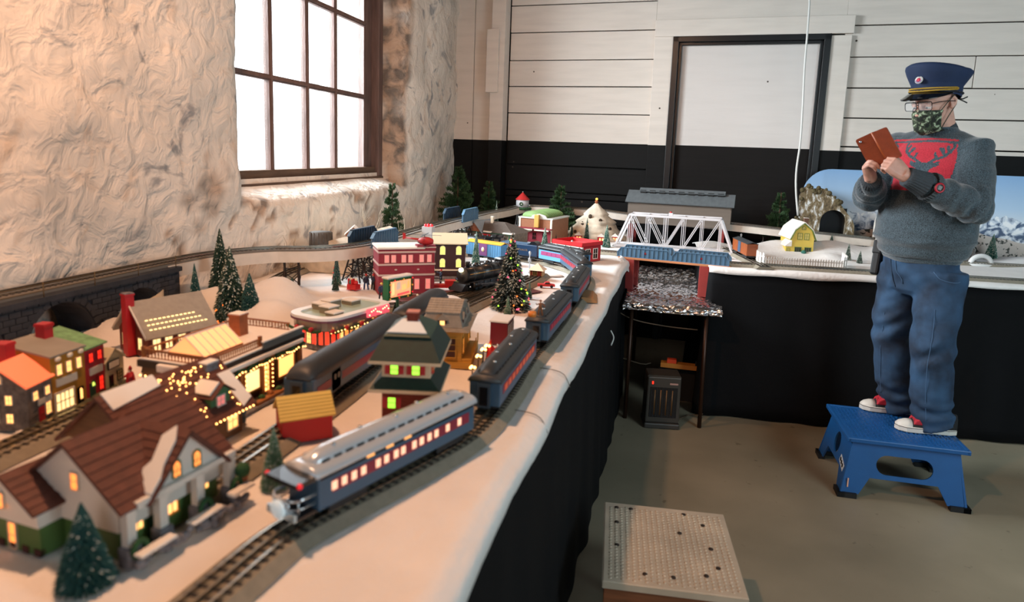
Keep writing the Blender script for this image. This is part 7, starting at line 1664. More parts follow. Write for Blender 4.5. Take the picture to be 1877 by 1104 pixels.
def blue_stool():
    bl = mat('blue_plastic', '16528e', .42, var=.08, vscale=10, bump=.05, bscale=200); A = Vector((.955, 3.40, 0)); 
    t = thing('step_stool', 'blue plastic step stool with oval holes that the man stands on', 'stool', (A.x, A.y, 0), -.01); W_, D_, H_ = .56, .50, .30
    MB().box(.02, .02, H_ - .022, W_ - .02, D_ - .02, H_ - .004).build('tread', bl, t, bevel=.006)
    MB().prism([(.012, H_ - .024), (W_ - .012, H_ - .024), (W_ - .02, H_ - .002), (.02, H_ - .002)], .012, .03, 'y').prism([(.012, H_ - .024), (W_ - .012, H_ - .024), (W_ - .02, H_ - .002), (.02, H_ - .002)], D_ - .03, D_ - .012, 'y').box(.012, .012, H_ - .024, .03, D_ - .012, H_ - .002).box(W_ - .03, .012, H_ - .024, W_ - .012, D_ - .012, H_ - .002).build('rim', bl, t, bevel=.004)
    bm_ = MB(); 
    for i in range(25):
        for j in range(21):
            x = .05 + i * .0192; y = .05 + j * .0198
            if (i + j) % 2: bm_.box(x - .006, y - .003, H_ - .0045, x + .006, y + .003, H_ - .0005)
            else: bm_.box(x - .003, y - .006, H_ - .0045, x + .003, y + .006, H_ - .0005)
    bm_.build('tread_bumps', bl, t, kind='stuff')
    def oval(cx, cz, w, h): r = h / 2; e = w / 2 - r; return [(cx + e + r * math.cos(a), cz + r * math.sin(a)) for a in [-PI / 2 + PI * k / 10 for k in range(11)]] + [(cx - e + r * math.cos(a), cz + r * math.sin(a)) for a in [PI / 2 + PI * k / 10 for k in range(11)]]
    Hs = H_ - .022
    def side(w, ox, hole):
        return [(0, .02), (.085, .02), (.13, .105), (w - .13, .105), (w - .085, .02), (w, .02), (w - .045, Hs), (.045, Hs)], [hole]
    tl = math.atan2(.045, Hs)
    o1, h1 = side(W_, 0, oval(W_ / 2, .175, .25, .095)); o2, h2 = side(D_, 0, oval(D_ / 2, .175, .12, .095) if False else [(D_ / 2 + .05 * math.cos(a), .18 + .055 * math.sin(a)) for a in [2 * PI * k / 18 for k in range(18)]])
    plate(o1, h1, .008, 'side_panel', bl, t, Matrix.Translation((0, 0, 0)) @ Matrix.Rotation(-tl, 4, 'X')); plate(o1, h1, .008, 'side_panel', bl, t, Matrix.Translation((W_, D_, 0)) @ Matrix.Rotation(PI, 4, 'Z') @ Matrix.Rotation(-tl, 4, 'X'))
    plate(o2, h2, .008, 'end_panel', bl, t, Matrix.Translation((0, D_, 0)) @ Matrix.Rotation(-PI / 2, 4, 'Z') @ Matrix.Rotation(-tl, 4, 'X')); plate(o2, h2, .008, 'end_panel', bl, t, Matrix.Translation((W_, 0, 0)) @ Matrix.Rotation(PI / 2, 4, 'Z') @ Matrix.Rotation(-tl, 4, 'X'))
    fm = MB().box(-.012, -.012, 0, .075, .02, .024).box(-.012, -.012, 0, .02, .075, .024).mesh('rubber_foot', mat('black_rubber', '0e0f11', .6))
    for x, y, a in ((0, 0, 0), (W_, 0, PI / 2), (W_, D_, PI), (0, D_, -PI / 2)): link('rubber_foot', fm, t, (x, y, 0), a)
    MB().tube([(.08, D_ * .72, .12), (W_ - .1, D_ * .72, .12)], .012, 10).build('cross_tube', mat('dark_tube', '3a3f44', .4, .5), t)
    lb = MB().box(-.045, -.001, -.018, .045, .0005, .018).build('sticker', mat('white_sticker', 'c9cdd0', .5), t, (-.0, .0, 0)); lb.matrix_basis = Matrix.Translation((.021, .10, .13)) @ Matrix.Rotation(-PI / 2, 4, 'Z') @ Matrix.Rotation(-tl, 4, 'X') @ Matrix.Rotation(.3, 4, 'Y')
    for i in range(3): 
        MB().lathe([(.006, -.0016), (.011, -.0016), (.011, -.001), (.006, -.001)], 12, (-.028 + .024 * i, 0, 0), axis='y').box(-.030 + .024 * i, -.0016, -.008, -.026 + .024 * i, -.001, .008).build('symbol', black_gl, lb)
    MB().box(.0, -.0015, 0, .006, .0, .045).build('paint_scrape', mat('pinkish_scrape', 'd8a890', .6), t, (.03, .006, .05), 0)
blue_stool()
def alu_step():
    z = .33; P4 = [G(x, y, z) for x, y in ((1105, 1065), (1373, 1098), (1327, 938), (1108, 920))]; O = P4[0]; v = P4[1] - O; a = math.atan2(v.y, v.x); W_ = v.length; D_ = (P4[3] - O).length
    t = thing('step_stool', 'low wooden step with a dimpled aluminium tread in the front right foreground', 'stool', (O.x, O.y, 0), a - .0); al = mat('worn_aluminium', 'd2c2ac', .45, .3, var=.18, vscale=6); wd = mat('reddish_wood', '8a5030', .6, var=.3, stretch=(.3, 1, 3))
    MB().box(0, 0, z - .006, W_, D_, z).build('tread_plate', al, t, bevel=.002); MB().box(0, -.003, z - .022, W_, .0, z - .002).box(-.002, 0, z - .022, 0.0, D_, z - .002).build('tread_lip', al, t)
    b = MB(); n1, n2 = 22, 26
    for i in range(n1):
        for j in range(n2):
            x = .022 + (W_ - .044) * i / (n1 - 1); y = .02 + (D_ - .04) * (j + (.5 if i % 2 else 0)) / n2
            b.lathe([(.0058, z - .0005), (.0042, z + .0022), (.0020, z + .0022), (.0012, z + .0002)], 6, (x, y, 0))
    b.build('tread_dimples', al, t, kind='stuff')
    r = random.Random(12); hm = MB().lathe([(.0085, 0), (.0075, .0028), (0, .003)], 9).mesh('screw', mat('dark_screw', '2a1d14', .6))
    for x, y in ((.1, .93), (.1, .72), (.1, .42), (.3, .12), (.22, .93), (.66, .93), (.8, .8), (.82, .5), (.84, .28), (.74, .18), (.6, .66), (.5, .12)): link('screw', hm, t, (W_ * x, D_ * y, z))
    MB().box(.004, .004, z - .075, W_ - .004, .024, z - .008).box(.004, D_ - .024, z - .075, W_ - .004, D_ - .004, z - .008).box(.004, .024, z - .075, .024, D_ - .024, z - .008).box(W_ - .024, .024, z - .075, W_ - .004, D_ - .024, z - .008).build('apron', wd, t, bevel=.002)
    for x, y in ((.024, .024), (W_ - .064, .024), (.024, D_ - .064), (W_ - .064, D_ - .064)): MB().box(x, y, 0, x + .04, y + .04, z - .008).build('leg', wd, t, bevel=.002)
alu_step()

t = thing('paper_rock', 'crumpled beige paper rock leaning before the left viaduct arch', 'rock', (-1.70, 1.62, TZ)); b = MB(); b.ball((0, 0, .03), .05, 9, 6, sc=(.7, 1.3, 1.0)); b.v = [tuple(Vector(p) * (1 + .25 * noise.noise(Vector(p) * 30))) for p in b.v]; b.build('rock', mat('beige_paper', 'b39a72', .8, var=.2), t)
t = thing('card_sheet', 'curled beige card sheet before the right viaduct arch', 'card', (-1.69, 1.96, TZ)); b = MB(); b.add([(.03 * math.sin(k * .35), .02 * k - .06, z) for k in range(7) for z in (.0, .10 + .006 * k)], [(2 * k, 2 * k + 2, 2 * k + 3, 2 * k + 1) for k in range(6)], 0, True); q = b.build('sheet', mat('beige_card', 'b8a890', .8), t); q.modifiers.new('t', 'SOLIDIFY').thickness = .002
p = G(1083, 548); t = thing('foam_wedge', 'small tan foam wedge between the outer train and the table edge', 'wedge', (p.x - .02, p.y, TZ), .1); MB().prism([(-.04, 0), (.05, 0), (.03, .02), (-.02, .024)], -.09, .09, 'y').build('wedge', mat('tan_foam', 'a5784e', .8), t)
for i, Y in enumerate((1.62, 1.98)):
    x = edge_x(Y); o = MB().tube(smooth_path([(x - .09, Y + .01, TZ + .003), (x - .02, Y, TZ + .003), (x + .012, Y, TZ - .008), (x + .030, Y, TZ - .04), (x + .033, Y + .004, TZ - .055)], .01), .0014, 5).build('thread', mat('grey_thread', '6e675e', .7)); tag(o, ['thin grey thread over the table edge beside the first coach', 'thin grey thread over the table edge beside the second coach'][i], 'thread')
# ================================================================ the man on the blue stool
def fuse(mb, voxel, smooth=3, fac=.5):
    """union of closed shells as one continuous skin (voxel remesh + smoothing), returns a mesh"""
    me = mb.mesh('tmp', mat('skin_tmp', '888888')); o = bpy.data.objects.new('tmp', me); COL.objects.link(o)
    r = o.modifiers.new('r', 'REMESH'); r.mode = 'VOXEL'; r.voxel_size = voxel; r.use_smooth_shade = True
    if smooth: m = o.modifiers.new('s', 'SMOOTH'); m.factor = fac; m.iterations = smooth
    dg = bpy.context.evaluated_depsgraph_get(); dg.update(); out = bpy.data.meshes.new_from_object(o.evaluated_get(dg)); bpy.data.objects.remove(o); out.materials.clear()
    return out
def displace(me, fn):
    no = [v.normal.copy() for v in me.vertices]; co = [v.co.copy() for v in me.vertices]
    for v, n, c in zip(me.vertices, no, co): v.co = c + n * fn(c, n)
    me.update()
MAN = thing('person', 'man in conductor cap, camouflage mask and reindeer sweater standing on the blue stool', 'person', (1.34, 3.76, .30))
MO = Vector((1.34, 3.76, .30))
def part(name, me, mats):
    for m in (mats if isinstance(mats, (list, tuple)) else [mats]): me.materials.append(m)
    me.transform(Matrix.Translation(-MO)); me.name = name; me.polygons.foreach_set('use_smooth', [True] * len(me.polygons)); return link(name, me, MAN)
def vv(*a): return Vector(a)
J = dict(pel=vv(1.315, 3.78, 1.16), waist=vv(1.315, 3.765, 1.33), chest=vv(1.298, 3.74, 1.60), neck=vv(1.30, 3.72, 1.77), head=vv(1.235, 3.665, 1.905), Ls=vv(1.422, 3.630, 1.678), Le=vv(1.40, 3.49, 1.43), Lw=vv(1.085, 3.41, 1.555), Lh=vv(.995, 3.415, 1.605),
         Rs=vv(1.17, 3.86, 1.69), Re=vv(1.035, 3.78, 1.45), Rw=vv(.975, 3.56, 1.535), Rh=vv(.935, 3.505, 1.60), Lhip=vv(1.375, 3.675, 1.06), Lkn=vv(1.350, 3.60, .75), Lan=vv(1.395, 3.63, .37), Rhip=vv(1.265, 3.875, 1.06), Rkn=vv(1.245, 3.86, .72), Ran=vv(1.315, 3.87, .36))
FW = vv(-.70, -.714, 0); LAT = vv(.714, -.70, 0)            # chest faces FW, his left is LAT
def ring_loft(b, rings, n=36, mi=0):
    """rings: (centre, lateral vec, forward vec, a, bf, bb) ellipses with separate front and back depth"""
    vs = []; fs = []
    for c, la, fo, a, bf, bb in rings:
        for k in range(n):
            t = 2 * PI * k / n; s = math.sin(t); vs.append(c + la * (a * math.cos(t)) + fo * ((bf if s > 0 else bb) * s))
    for i in range(len(rings) - 1):
        for k in range(n): p = i * n + k; q = i * n + (k + 1) % n; fs.append((p, q, q + n, p + n))
    fs.append(tuple(range(n))[::-1]); fs.append(tuple(range((len(rings) - 1) * n, len(rings) * n))); return b.add(vs, fs, mi, True)
def torso(grow=0.0, z0=1.135):
    b = MB(); R_ = []
    for z, a, bf, bb, x, y, tw in ((z0, .188, .165, .15, 1.312, 3.78, .35), (1.17, .205, .185, .16, 1.312, 3.78, .45), (1.22, .226, .215, .165, 1.314, 3.775, .6), (1.31, .232, .225, .165, 1.314, 3.768, .8), (1.41, .228, .205, .16, 1.31, 3.755, 1), (1.50, .220, .175, .155, 1.304, 3.747, 1), (1.60, .210, .150, .145, 1.298, 3.74, 1), (1.68, .196, .125, .13, 1.297, 3.735, 1), (1.735, .150, .095, .105, 1.298, 3.732, 1), (1.775, .088, .074, .08, 1.297, 3.722, 1), (1.80, .070, .066, .068, 1.293, 3.716, 1)):
        la = (vv(.33, -.944, 0) * (1 - tw) + LAT * tw).normalized(); R_.append((vv(x, y, z), la, vv(la.y, -la.x, 0), a + grow, bf + grow, bb + grow))
    return ring_loft(b, R_)
def tube_r(b, pts, rs, n=16): return b.tube(pts, rs, n)
def sweater():
    b = torso(); j = J
    tube_r(b, [j['Ls'] + vv(-.07, .07, .01), j['Ls'], j['Ls'].lerp(j['Le'], .5), j['Le'], j['Le'].lerp(j['Lw'], .3), j['Le'].lerp(j['Lw'], .62), j['Lw'] + (j['Le'] - j['Lw']).normalized() * .03, j['Lw'] - (j['Le'] - j['Lw']).normalized() * .004], [.07, .092, .085, .082, .078, .062, .045, .041])
    b.ball(j['Ls'] + vv(-.008, .01, -.008), .084, 16, 10); tube_r(b, [j['neck'] + vv(0, 0, -.05), j['neck'].lerp(j['Ls'], .5) + vv(0, 0, -.01), j['Ls']], [.07, .068, .07]); tube_r(b, [j['neck'] + vv(0, 0, -.05), j['neck'].lerp(j['Rs'], .5) + vv(0, 0, -.01), j['Rs']], [.07, .068, .07]); b.ball(j['Le'], .082, 14, 9)
    tube_r(b, [j['Rs'] + vv(.07, -.07, .01), j['Rs'], j['Rs'].lerp(j['Re'], .5), j['Re'], j['Re'].lerp(j['Rw'], .4), j['Re'].lerp(j['Rw'], .75), j['Rw']], [.07, .088, .080, .078, .070, .052, .040])
    b.ball(j['Rs'], .082, 16, 10); b.ball(j['Re'], .078, 14, 9)
    me = fuse(b, .0065, 5)
    def seg(p, a, c): t = max(0, min(1, (p - a).dot(c - a) / (c - a).length_squared)); return (p - (a + (c - a) * t)).length
    def fn(p, n):
        w = noise.noise(p * 9) * .006 + noise.noise(vv(p.x * 5, p.y * 5, p.z * 24)) * .006
        dl = min(seg(p, j['Le'], j['Lw']), seg(p, j['Re'], j['Rw']))
        if dl < .1 and p.x < 1.45: w += .005 * math.sin((p - j['Lw']).length * 95 + 3 * noise.noise(p * 12)) * (1 if (p - j['Lw']).length > .1 else .2)
        e = (p - j['Le']).length; w += .007 * math.sin(e * 80) * math.exp(-(e / .10) ** 2)
        if 1.16 < p.z < 1.26: w += .006 * math.sin((p.z - 1.16) * 80 + 2.5 * noise.noise(p * 6))
        if p.z < 1.165: w -= .004
        return w
    displace(me, fn)
    # knitted picture: reindeer head with antlers on a red chest panel
    def poly(u, v, P_):
        c = False; n = len(P_)
        for i in range(n):
            (x0, y0), (x1, y1) = P_[i], P_[(i + 1) % n]
            if (y0 > v) != (y1 > v) and u < (x1 - x0) * (v - y0) / (y1 - y0) + x0: c = not c
        return c
    def dseg(u, v, a, b_): 
        dx, dy = b_[0] - a[0], b_[1] - a[1]; t = max(0, min(1, ((u - a[0]) * dx + (v - a[1]) * dy) / (dx * dx + dy * dy))); return math.hypot(u - a[0] - t * dx, v - a[1] - t * dy)
    AN = [((.018, 1.622), (.045, 1.640)), ((.045, 1.640), (.078, 1.655)), ((.078, 1.655), (.098, 1.678)), ((.098, 1.678), (.103, 1.705)), ((.103, 1.705), (.094, 1.728)), ((.05, 1.643), (.04, 1.668)), ((.078, 1.657), (.066, 1.690)), ((.070, 1.674), (.056, 1.690)), ((.094, 1.672), (.082, 1.702))]
    HEAD = [(-.022, 1.625), (.022, 1.625), (.034, 1.622), (.066, 1.634), (.064, 1.612), (.034, 1.598), (.022, 1.572), (.014, 1.545), (-.014, 1.545), (-.022, 1.572), (-.034, 1.598), (-.064, 1.612), (-.066, 1.634), (-.034, 1.622)]
    pat = []; c0 = vv(1.30, 3.74, 0); off = .018
    for v in me.vertices:
        p = v.co; d = p - c0; u = d.dot(LAT) - off; z = p.z; red = 0
        arm = min(seg(p, j['Ls'], j['Le']) - .094, seg(p, j['Le'], j['Lw']) - .088, seg(p, j['Rs'], j['Re']) - .09, seg(p, j['Re'], j['Rw']) - .085)
        if d.dot(FW) > .045 and arm > (.002 if u > .08 else -.004) and u < .135:
            if 1.490 < z < 1.722 - abs(u) * .05: red = 1
            if 1.733 - abs(u) * .05 < z < 1.742 - abs(u) * .05: red = 1
            if red and z < 1.724:
                if poly(u, z, HEAD) or any(dseg(abs(u), z, a, b_) < .0058 for a, b_ in AN): red = 0
        pat.append(red)
    at = me.attributes.new('pat', 'FLOAT', 'POINT'); at.data.foreach_set('value', pat)
    m = bpy.data.materials.new('knitted_wool'); m.use_nodes = True; nt = m.node_tree; K = nt.links; B_ = nt.nodes['Principled BSDF']; B_.inputs['Roughness'].default_value = .95; B_.inputs['Sheen Weight'].default_value = .4
    tc = nt.nodes.new('ShaderNodeTexCoord'); n = nt.nodes.new('ShaderNodeTexNoise'); n.inputs['Scale'].default_value = 260; n.inputs['Detail'].default_value = 3; K.new(tc.outputs['Object'], n.inputs['Vector'])
    def rp(a, b_): r = nt.nodes.new('ShaderNodeValToRGB'); e = r.color_ramp.elements; e[0].position = .35; e[1].position = .68; e[0].color = (*hexc(a), 1); e[1].color = (*hexc(b_), 1); K.new(n.outputs['Fac'], r.inputs[0]); return r.outputs[0]
    at_ = nt.nodes.new('ShaderNodeAttribute'); at_.attribute_name = 'pat'; gt = nt.nodes.new('ShaderNodeMath'); gt.operation = 'GREATER_THAN'; gt.inputs[1].default_value = .5; K.new(at_.outputs['Fac'], gt.inputs[0])
    mx = nt.nodes.new('ShaderNodeMix'); mx.data_type = 'RGBA'; K.new(gt.outputs[0], mx.inputs[0]); K.new(rp('1c262c', '50616b'), mx.inputs[6]); K.new(rp('a31426', 'c8283a'), mx.inputs[7]); K.new(mx.outputs[2], B_.inputs['Base Color'])
    wv = nt.nodes.new('ShaderNodeTexWave'); wv.inputs['Scale'].default_value = 70; wv.bands_direction = 'DIAGONAL'; K.new(tc.outputs['Object'], wv.inputs['Vector'])
    bp = nt.nodes.new('ShaderNodeBump'); bp.inputs['Strength'].default_value = .35; bp.inputs['Distance'].default_value = .003; K.new(n.outputs['Fac'], bp.inputs['Height']); K.new(bp.outputs[0], B_.inputs['Normal'])
    o = part('sweater', me, m)
    # ribbed cuffs, hem and collar as sub-parts
    rib = mat('ribbed_wool', '3a4147', .95, var=.3, vscale=240)
    def ribbed(name, pts, rs, nr, amp):
        vs = []; fs = []; n_ = nr * 4; pts = [Vector(p) for p in pts]; u0 = None
        for i, p in enumerate(pts):
            d = (pts[min(i + 1, len(pts) - 1)] - pts[max(i - 1, 0)]).normalized(); u0 = d.orthogonal().normalized() if u0 is None else (u0 - d * u0.dot(d)).normalized(); w = d.cross(u0)
            for k in range(n_): a = 2 * PI * k / n_; r_ = rs[i] + amp * math.cos(a * nr); vs.append(p + (u0 * math.cos(a) + w * math.sin(a)) * r_ - MO)
        for i in range(len(pts) - 1):
            for k in range(n_): p = i * n_ + k; q = i * n_ + (k + 1) % n_; fs.append((p, q, q + n_, p + n_))
        MB().add(vs, fs, 0, True).build(name, rib, o)
    a = (j['Lw'] - j['Le']).normalized(); ribbed('cuff', [j['Lw'] - a * .085, j['Lw'] - a * .06, j['Lw'] - a * .02, j['Lw'] + a * .008, j['Lw'] + a * .008], [.058, .052, .045, .043, .034], 26, .0018)
    a = (j['Rw'] - j['Re']).normalized(); ribbed('cuff', [j['Rw'] - a * .07, j['Rw'] - a * .04, j['Rw'] + a * .01, j['Rw'] + a * .01], [.056, .047, .043, .034], 26, .0018)
    ribbed('collar', [vv(1.296, 3.722, 1.772), vv(1.293, 3.716, 1.795), vv(1.290, 3.712, 1.806), vv(1.289, 3.711, 1.808)], [.083, .074, .066, .060], 40, .0012)
sweater()
def jeans():
    b = MB(); j = J; la = vv(.36, -.933, 0); fo = vv(la.y, -la.x, 0)
    ring_loft(b, [(vv(1.312, 3.78, 1.21), la, fo, .172, .14, .13), (vv(1.312, 3.78, 1.15), la, fo, .186, .16, .145), (vv(1.315, 3.778, 1.07), la, fo, .196, .15, .155), (vv(1.318, 3.775, .99), la, fo, .185, .125, .13), (vv(1.318, 3.775, .96), la, fo, .14, .09, .09)])
    for h, k, a, s in ((j['Lhip'], j['Lkn'], j['Lan'], 1), (j['Rhip'], j['Rkn'], j['Ran'], -1)):
        b.tube([h + vv(0, 0, .04), h + vv(0, 0, -.06), h.lerp(k, .55), k, k.lerp(a, .35), k.lerp(a, .75), a + vv(.005, 0, .02), a + vv(.026, 0, -.04)], [.114, .112, .104, .096, .095, .092, .093, .098], 20)
    me = fuse(b, .009, 4)
    def fn(p, n):
        w = noise.noise(vv(p.x * 6, p.y * 6, p.z * 9)) * .008 + .005 * abs(noise.noise(vv(p.x * 10, p.y * 10, p.z * 16 + p.y * 12)))
        kz = .74; w += .007 * math.sin((p.z - p.x * .8) * 42 + 5 * noise.noise(p * 5)) * math.exp(-((p.z - kz) / .13) ** 2)
        w += .008 * math.sin(p.z * 85 + 4 * noise.noise(p * 7)) * math.exp(-((p.z - .40) / .07) ** 2); w += .006 * math.sin((p.z + p.x) * 50) * math.exp(-((p.z - 1.03) / .06) ** 2) * (1 if n.dot(fo) > .2 else .3)
        return w
    displace(me, fn)
    m = bpy.data.materials.new('blue_denim'); m.use_nodes = True; nt = m.node_tree; K = nt.links; B_ = nt.nodes['Principled BSDF']; B_.inputs['Roughness'].default_value = .85
    tc = nt.nodes.new('ShaderNodeTexCoord'); n = nt.nodes.new('ShaderNodeTexNoise'); n.inputs['Scale'].default_value = 7; n.inputs['Detail'].default_value = 8; K.new(tc.outputs['Object'], n.inputs['Vector'])
    r = nt.nodes.new('ShaderNodeValToRGB'); e = r.color_ramp.elements; e[0].position = .35; e[1].position = .68; e[0].color = (*hexc('142438'), 1); e[1].color = (*hexc('2c4d6e'), 1); K.new(n.outputs['Fac'], r.inputs[0]); K.new(r.outputs[0], B_.inputs['Base Color'])
    n2 = nt.nodes.new('ShaderNodeTexNoise'); n2.inputs['Scale'].default_value = 400; K.new(tc.outputs['Object'], n2.inputs['Vector']); bp = nt.nodes.new('ShaderNodeBump'); bp.inputs['Strength'].default_value = .3; bp.inputs['Distance'].default_value = .002; K.new(n2.outputs['Fac'], bp.inputs['Height']); K.new(bp.outputs[0], B_.inputs['Normal'])
    co = [v.co.copy() for v in me.vertices]; from mathutils.kdtree import KDTree; kd = KDTree(len(co)); [kd.insert(c, i) for i, c in enumerate(co)]; kd.balance(); nrm = [v.normal.copy() for v in me.vertices]
    o = part('jeans', me, m); st = mat('seam_thread', '3f5c7c', .8); dk = mat('dark_denim', '1d3148', .85)
    def surf(p, out=.002): c, i, _ = kd.find(Vector(p)); return c + nrm[i] * out - MO
    def line(name, pts, r_, mm): MB().tube(smooth_path([surf(p) for p in pts], .012), r_, 5).build(name, mm, o)
    line('pocket_seam', [(1.30, 3.58, 1.12), (1.34, 3.58, 1.075), (1.40, 3.585, 1.07), (1.44, 3.62, 1.075)], .0022, st); line('fly_seam', [(1.16, 3.70, 1.14), (1.16, 3.69, 1.08), (1.18, 3.68, 1.035), (1.20, 3.69, 1.02)], .002, st); line('fly_edge', [(1.14, 3.73, 1.14), (1.15, 3.73, 1.03), (1.20, 3.74, .98)], .003, dk)
    line('leg_seam', [(1.30, 3.50, z) for z in (.95, .85, .75, .65, .5, .38)], .0012, st); line('leg_seam', [(1.18, 3.80, z) for z in (.85, .75, .65, .5, .38)], .0012, st)
    for a in (J['Lan'], J['Ran']): pass
jeans()
# --- body: head, neck, hands and forearms as one skin
def hand(b, w, d, pn, side, curl=1.0, L=1.0, thumb=None):
    """wrist w, direction d of the fingers, pn palm normal (fingers curl towards it); side +1/-1 where the thumb is"""
    d = d.normalized(); pn = (pn - d * pn.dot(d)).normalized(); s = d.cross(pn) * side
    vs = []; 
    for f, wd, th in ((-.15, .026, .020), (.2, .033, .018), (.6, .040, .017), (1.0, .040, .014)):
        c = w + d * (.088 * L * f) + pn * .004
        vs += [c + s * (wd * x) + pn * (th * y) for x, y in ((-1, -.5), (-.6, -1), (.6, -1), (1, -.5), (1, .5), (.6, 1), (-.6, 1), (-1, .5))]
    fs = [(i * 8 + k, i * 8 + (k + 1) % 8, (i + 1) * 8 + (k + 1) % 8, (i + 1) * 8 + k) for i in range(3) for k in range(8)] + [tuple(range(8))[::-1], tuple(range(24, 32))]
    b.add(vs, fs)
    tips = []
    for i, (x, l, r) in enumerate(((.030, .070, .0092), (.0105, .078, .0096), (-.0105, .073, .0092), (-.029, .058, .0082))):
        p = w + d * (.080 * L) + s * x; a = .35 * curl; pts = [p - d * .02]; pts.append(p)
        for seg_, ang in ((.46, .55), (.30, 1.0), (.24, .7)):
            a += ang * curl; pts.append(pts[-1] + (d * math.cos(a) + pn * math.sin(a)) * l * seg_ * 1.05)
        b.tube(pts, [r * 1.1, r * 1.1, r * 1.02, r * .95, r * .75], 8); b.ball(pts[-1], r * .78, 8, 6); b.ball(pts[2], r * 1.1, 8, 6); tips.append((pts[-1], (pts[-1] - pts[-2]).normalized()))
    q = w + d * .022 + s * .026; t = thumb or (d * .75 + s * .55 + pn * .45); t = t.normalized(); k1 = q + t * .036; t2 = (t + pn * .5 + d * .2).normalized(); k2 = k1 + t2 * .028; k3 = k2 + (t2 + pn * .3 - s * .4).normalized() * .022
    b.tube([q - t * .02, q, k1, k2, k3], [.014, .0145, .0118, .0108, .0078], 9); b.ball(k3, .0082, 8, 6); return tips
FH = vv(-.80, -.60, 0).normalized()
HM = Matrix.Translation(J['head']) @ Matrix.Rotation(math.atan2(FH.x, -FH.y), 4, 'Z') @ Matrix.Rotation(.30, 4, 'X')        # local: face looks to -Y, pitched down
def body():
    b = MB(); j = J; b.M = HM
    b.ball((0, .018, .030), .088, 22, 16, sc=(.86, 1.10, 1.06)); b.ball((0, -.022, -.035), .068, 18, 12, sc=(.92, 1.02, 1.10)); b.ball((0, -.038, -.088), .036, 14, 10, sc=(1.05, .85, .8))
    b.ball((0, -.078, .012), .03, 12, 8, sc=(1.9, .5, .45)); b.ball((.034, -.062, -.034), .026, 12, 8); b.ball((-.034, -.062, -.034), .026, 12, 8)
    b.tube([(0, -.082, .008), (0, -.098, -.012), (0, -.114, -.034), (0, -.106, -.042)], [.009, .0105, .0135, .009], 10); b.ball((.012, -.100, -.038), .0085, 8, 6); b.ball((-.012, -.100, -.038), .0085, 8, 6)
    b.tube([(-.022, -.090, -.070), (0, -.096, -.068), (.022, -.090, -.070)], [.005, .007, .005], 8)
    for s in (-1, 1):
        b.tube([(s * .074, .012, .012), (s * .086, .022, .022), (s * .090, .030, .008), (s * .087, .026, -.014), (s * .078, .012, -.030), (s * .074, .008, -.022)], [.007, .007, .007, .007, .008, .006], 8); b.ball((s * .080, .016, -.006), .016, 8, 6, sc=(.35, .8, 1.2))
    b.M = None
    b.tube([HM @ vv(0, .030, -.03), j['neck'] + vv(.0, .0, .03), j['neck'] + vv(.0, .0, -.04), j['chest'] + vv(0, 0, .06)], [.060, .062, .068, .10], 20)
    b.tube([j['Le'].lerp(j['Lw'], .4), j['Lw'], j['Lw'] + (j['Lh'] - j['Lw']) * .25], [.036, .027, .027], 12); b.tube([j['Re'].lerp(j['Rw'], .3), j['Rw'], j['Rw'] + (j['Rh'] - j['Rw']) * .25], [.036, .027, .027], 12)
    b.tube([j['chest'] + vv(0, 0, .06), j['Ls'], j['Le'], j['Le'].lerp(j['Lw'], .45)], [.06, .05, .045, .034], 12); b.tube([j['chest'] + vv(0, 0, .06), j['Rs'], j['Re'], j['Re'].lerp(j['Rw'], .4)], [.06, .05, .045, .034], 12)
    b.tube([j['chest'] + vv(0, 0, .06), j['waist'], j['pel'] + vv(0, 0, -.02)], [.10, .11, .11], 16)
    for a, k, c in (('Lhip', 'Lkn', 'Lan'), ('Rhip', 'Rkn', 'Ran')): b.tube([j['pel'] + vv(0, 0, -.02), j[a], j[k], j[c], j[c] + vv(-.0, 0, -.03)], [.09, .075, .05, .036, .04], 12)
    t1 = hand(b, j['Lw'] + vv(-.012, 0, .006), vv(-.78, -.05, .62), vv(-.42, .88, -.1), -1, 1.15, 1.0, vv(-.55, .35, .85))
    t2 = hand(b, j['Rw'] + vv(-.006, -.01, .008), vv(-.42, -.40, .80), vv(.60, -.62, .12), -1, 1.1, .95, vv(-.35, -.2, .9))
    me = fuse(b, .0042, 2, .4)
    sk = mat('skin', 'cb9a88', .5, var=.12, vscale=30, bump=.08, bscale=250); sk.node_tree.nodes['Principled BSDF'].inputs['Subsurface Weight'].default_value = .12; sk.node_tree.nodes['Principled BSDF'].inputs['Subsurface Radius'].default_value = (.02, .008, .004)
    o = part('body', me, sk)
    nb = MB()
    for p, d in t1 + t2: nb.ball(p + d * .004 - MO, .0058, 6, 5, sc=(1, 1, .8))
    nb.build('fingernails', mat('nails', 'dcae9c', .3), o)
    L = lambda p: HM @ Vector(p) - MO
    for s in (-1, 1):
        e = MB(); c = vv(s * .031, -.080, .002); e.ball(L(c), .0125, 12, 9); e.build('eyeball', mat('eye_white', 'd8d2cc', .2), o)
        e = MB(); e.ball(L(c + vv(0, -.0105, -.004)), .0052, 10, 7); e.build('iris', mat('iris_dark', '2a2f33', .1), o)
        e = MB(); e.M = Matrix.Translation(-MO) @ HM; e.ball(c + vv(0, .001, .0035), .0142, 14, 10, sc=(1.1, .95, .72)); e.build('eyelid', sk, o)
        e = MB(); e.tube([L((s * .014, -.094, .022)), L((s * .030, -.097, .027)), L((s * .047, -.087, .022))], [.0025, .0035, .002], 6); e.build('eyebrow', mat('grey_brow', '8a7468', .9), o)
body()
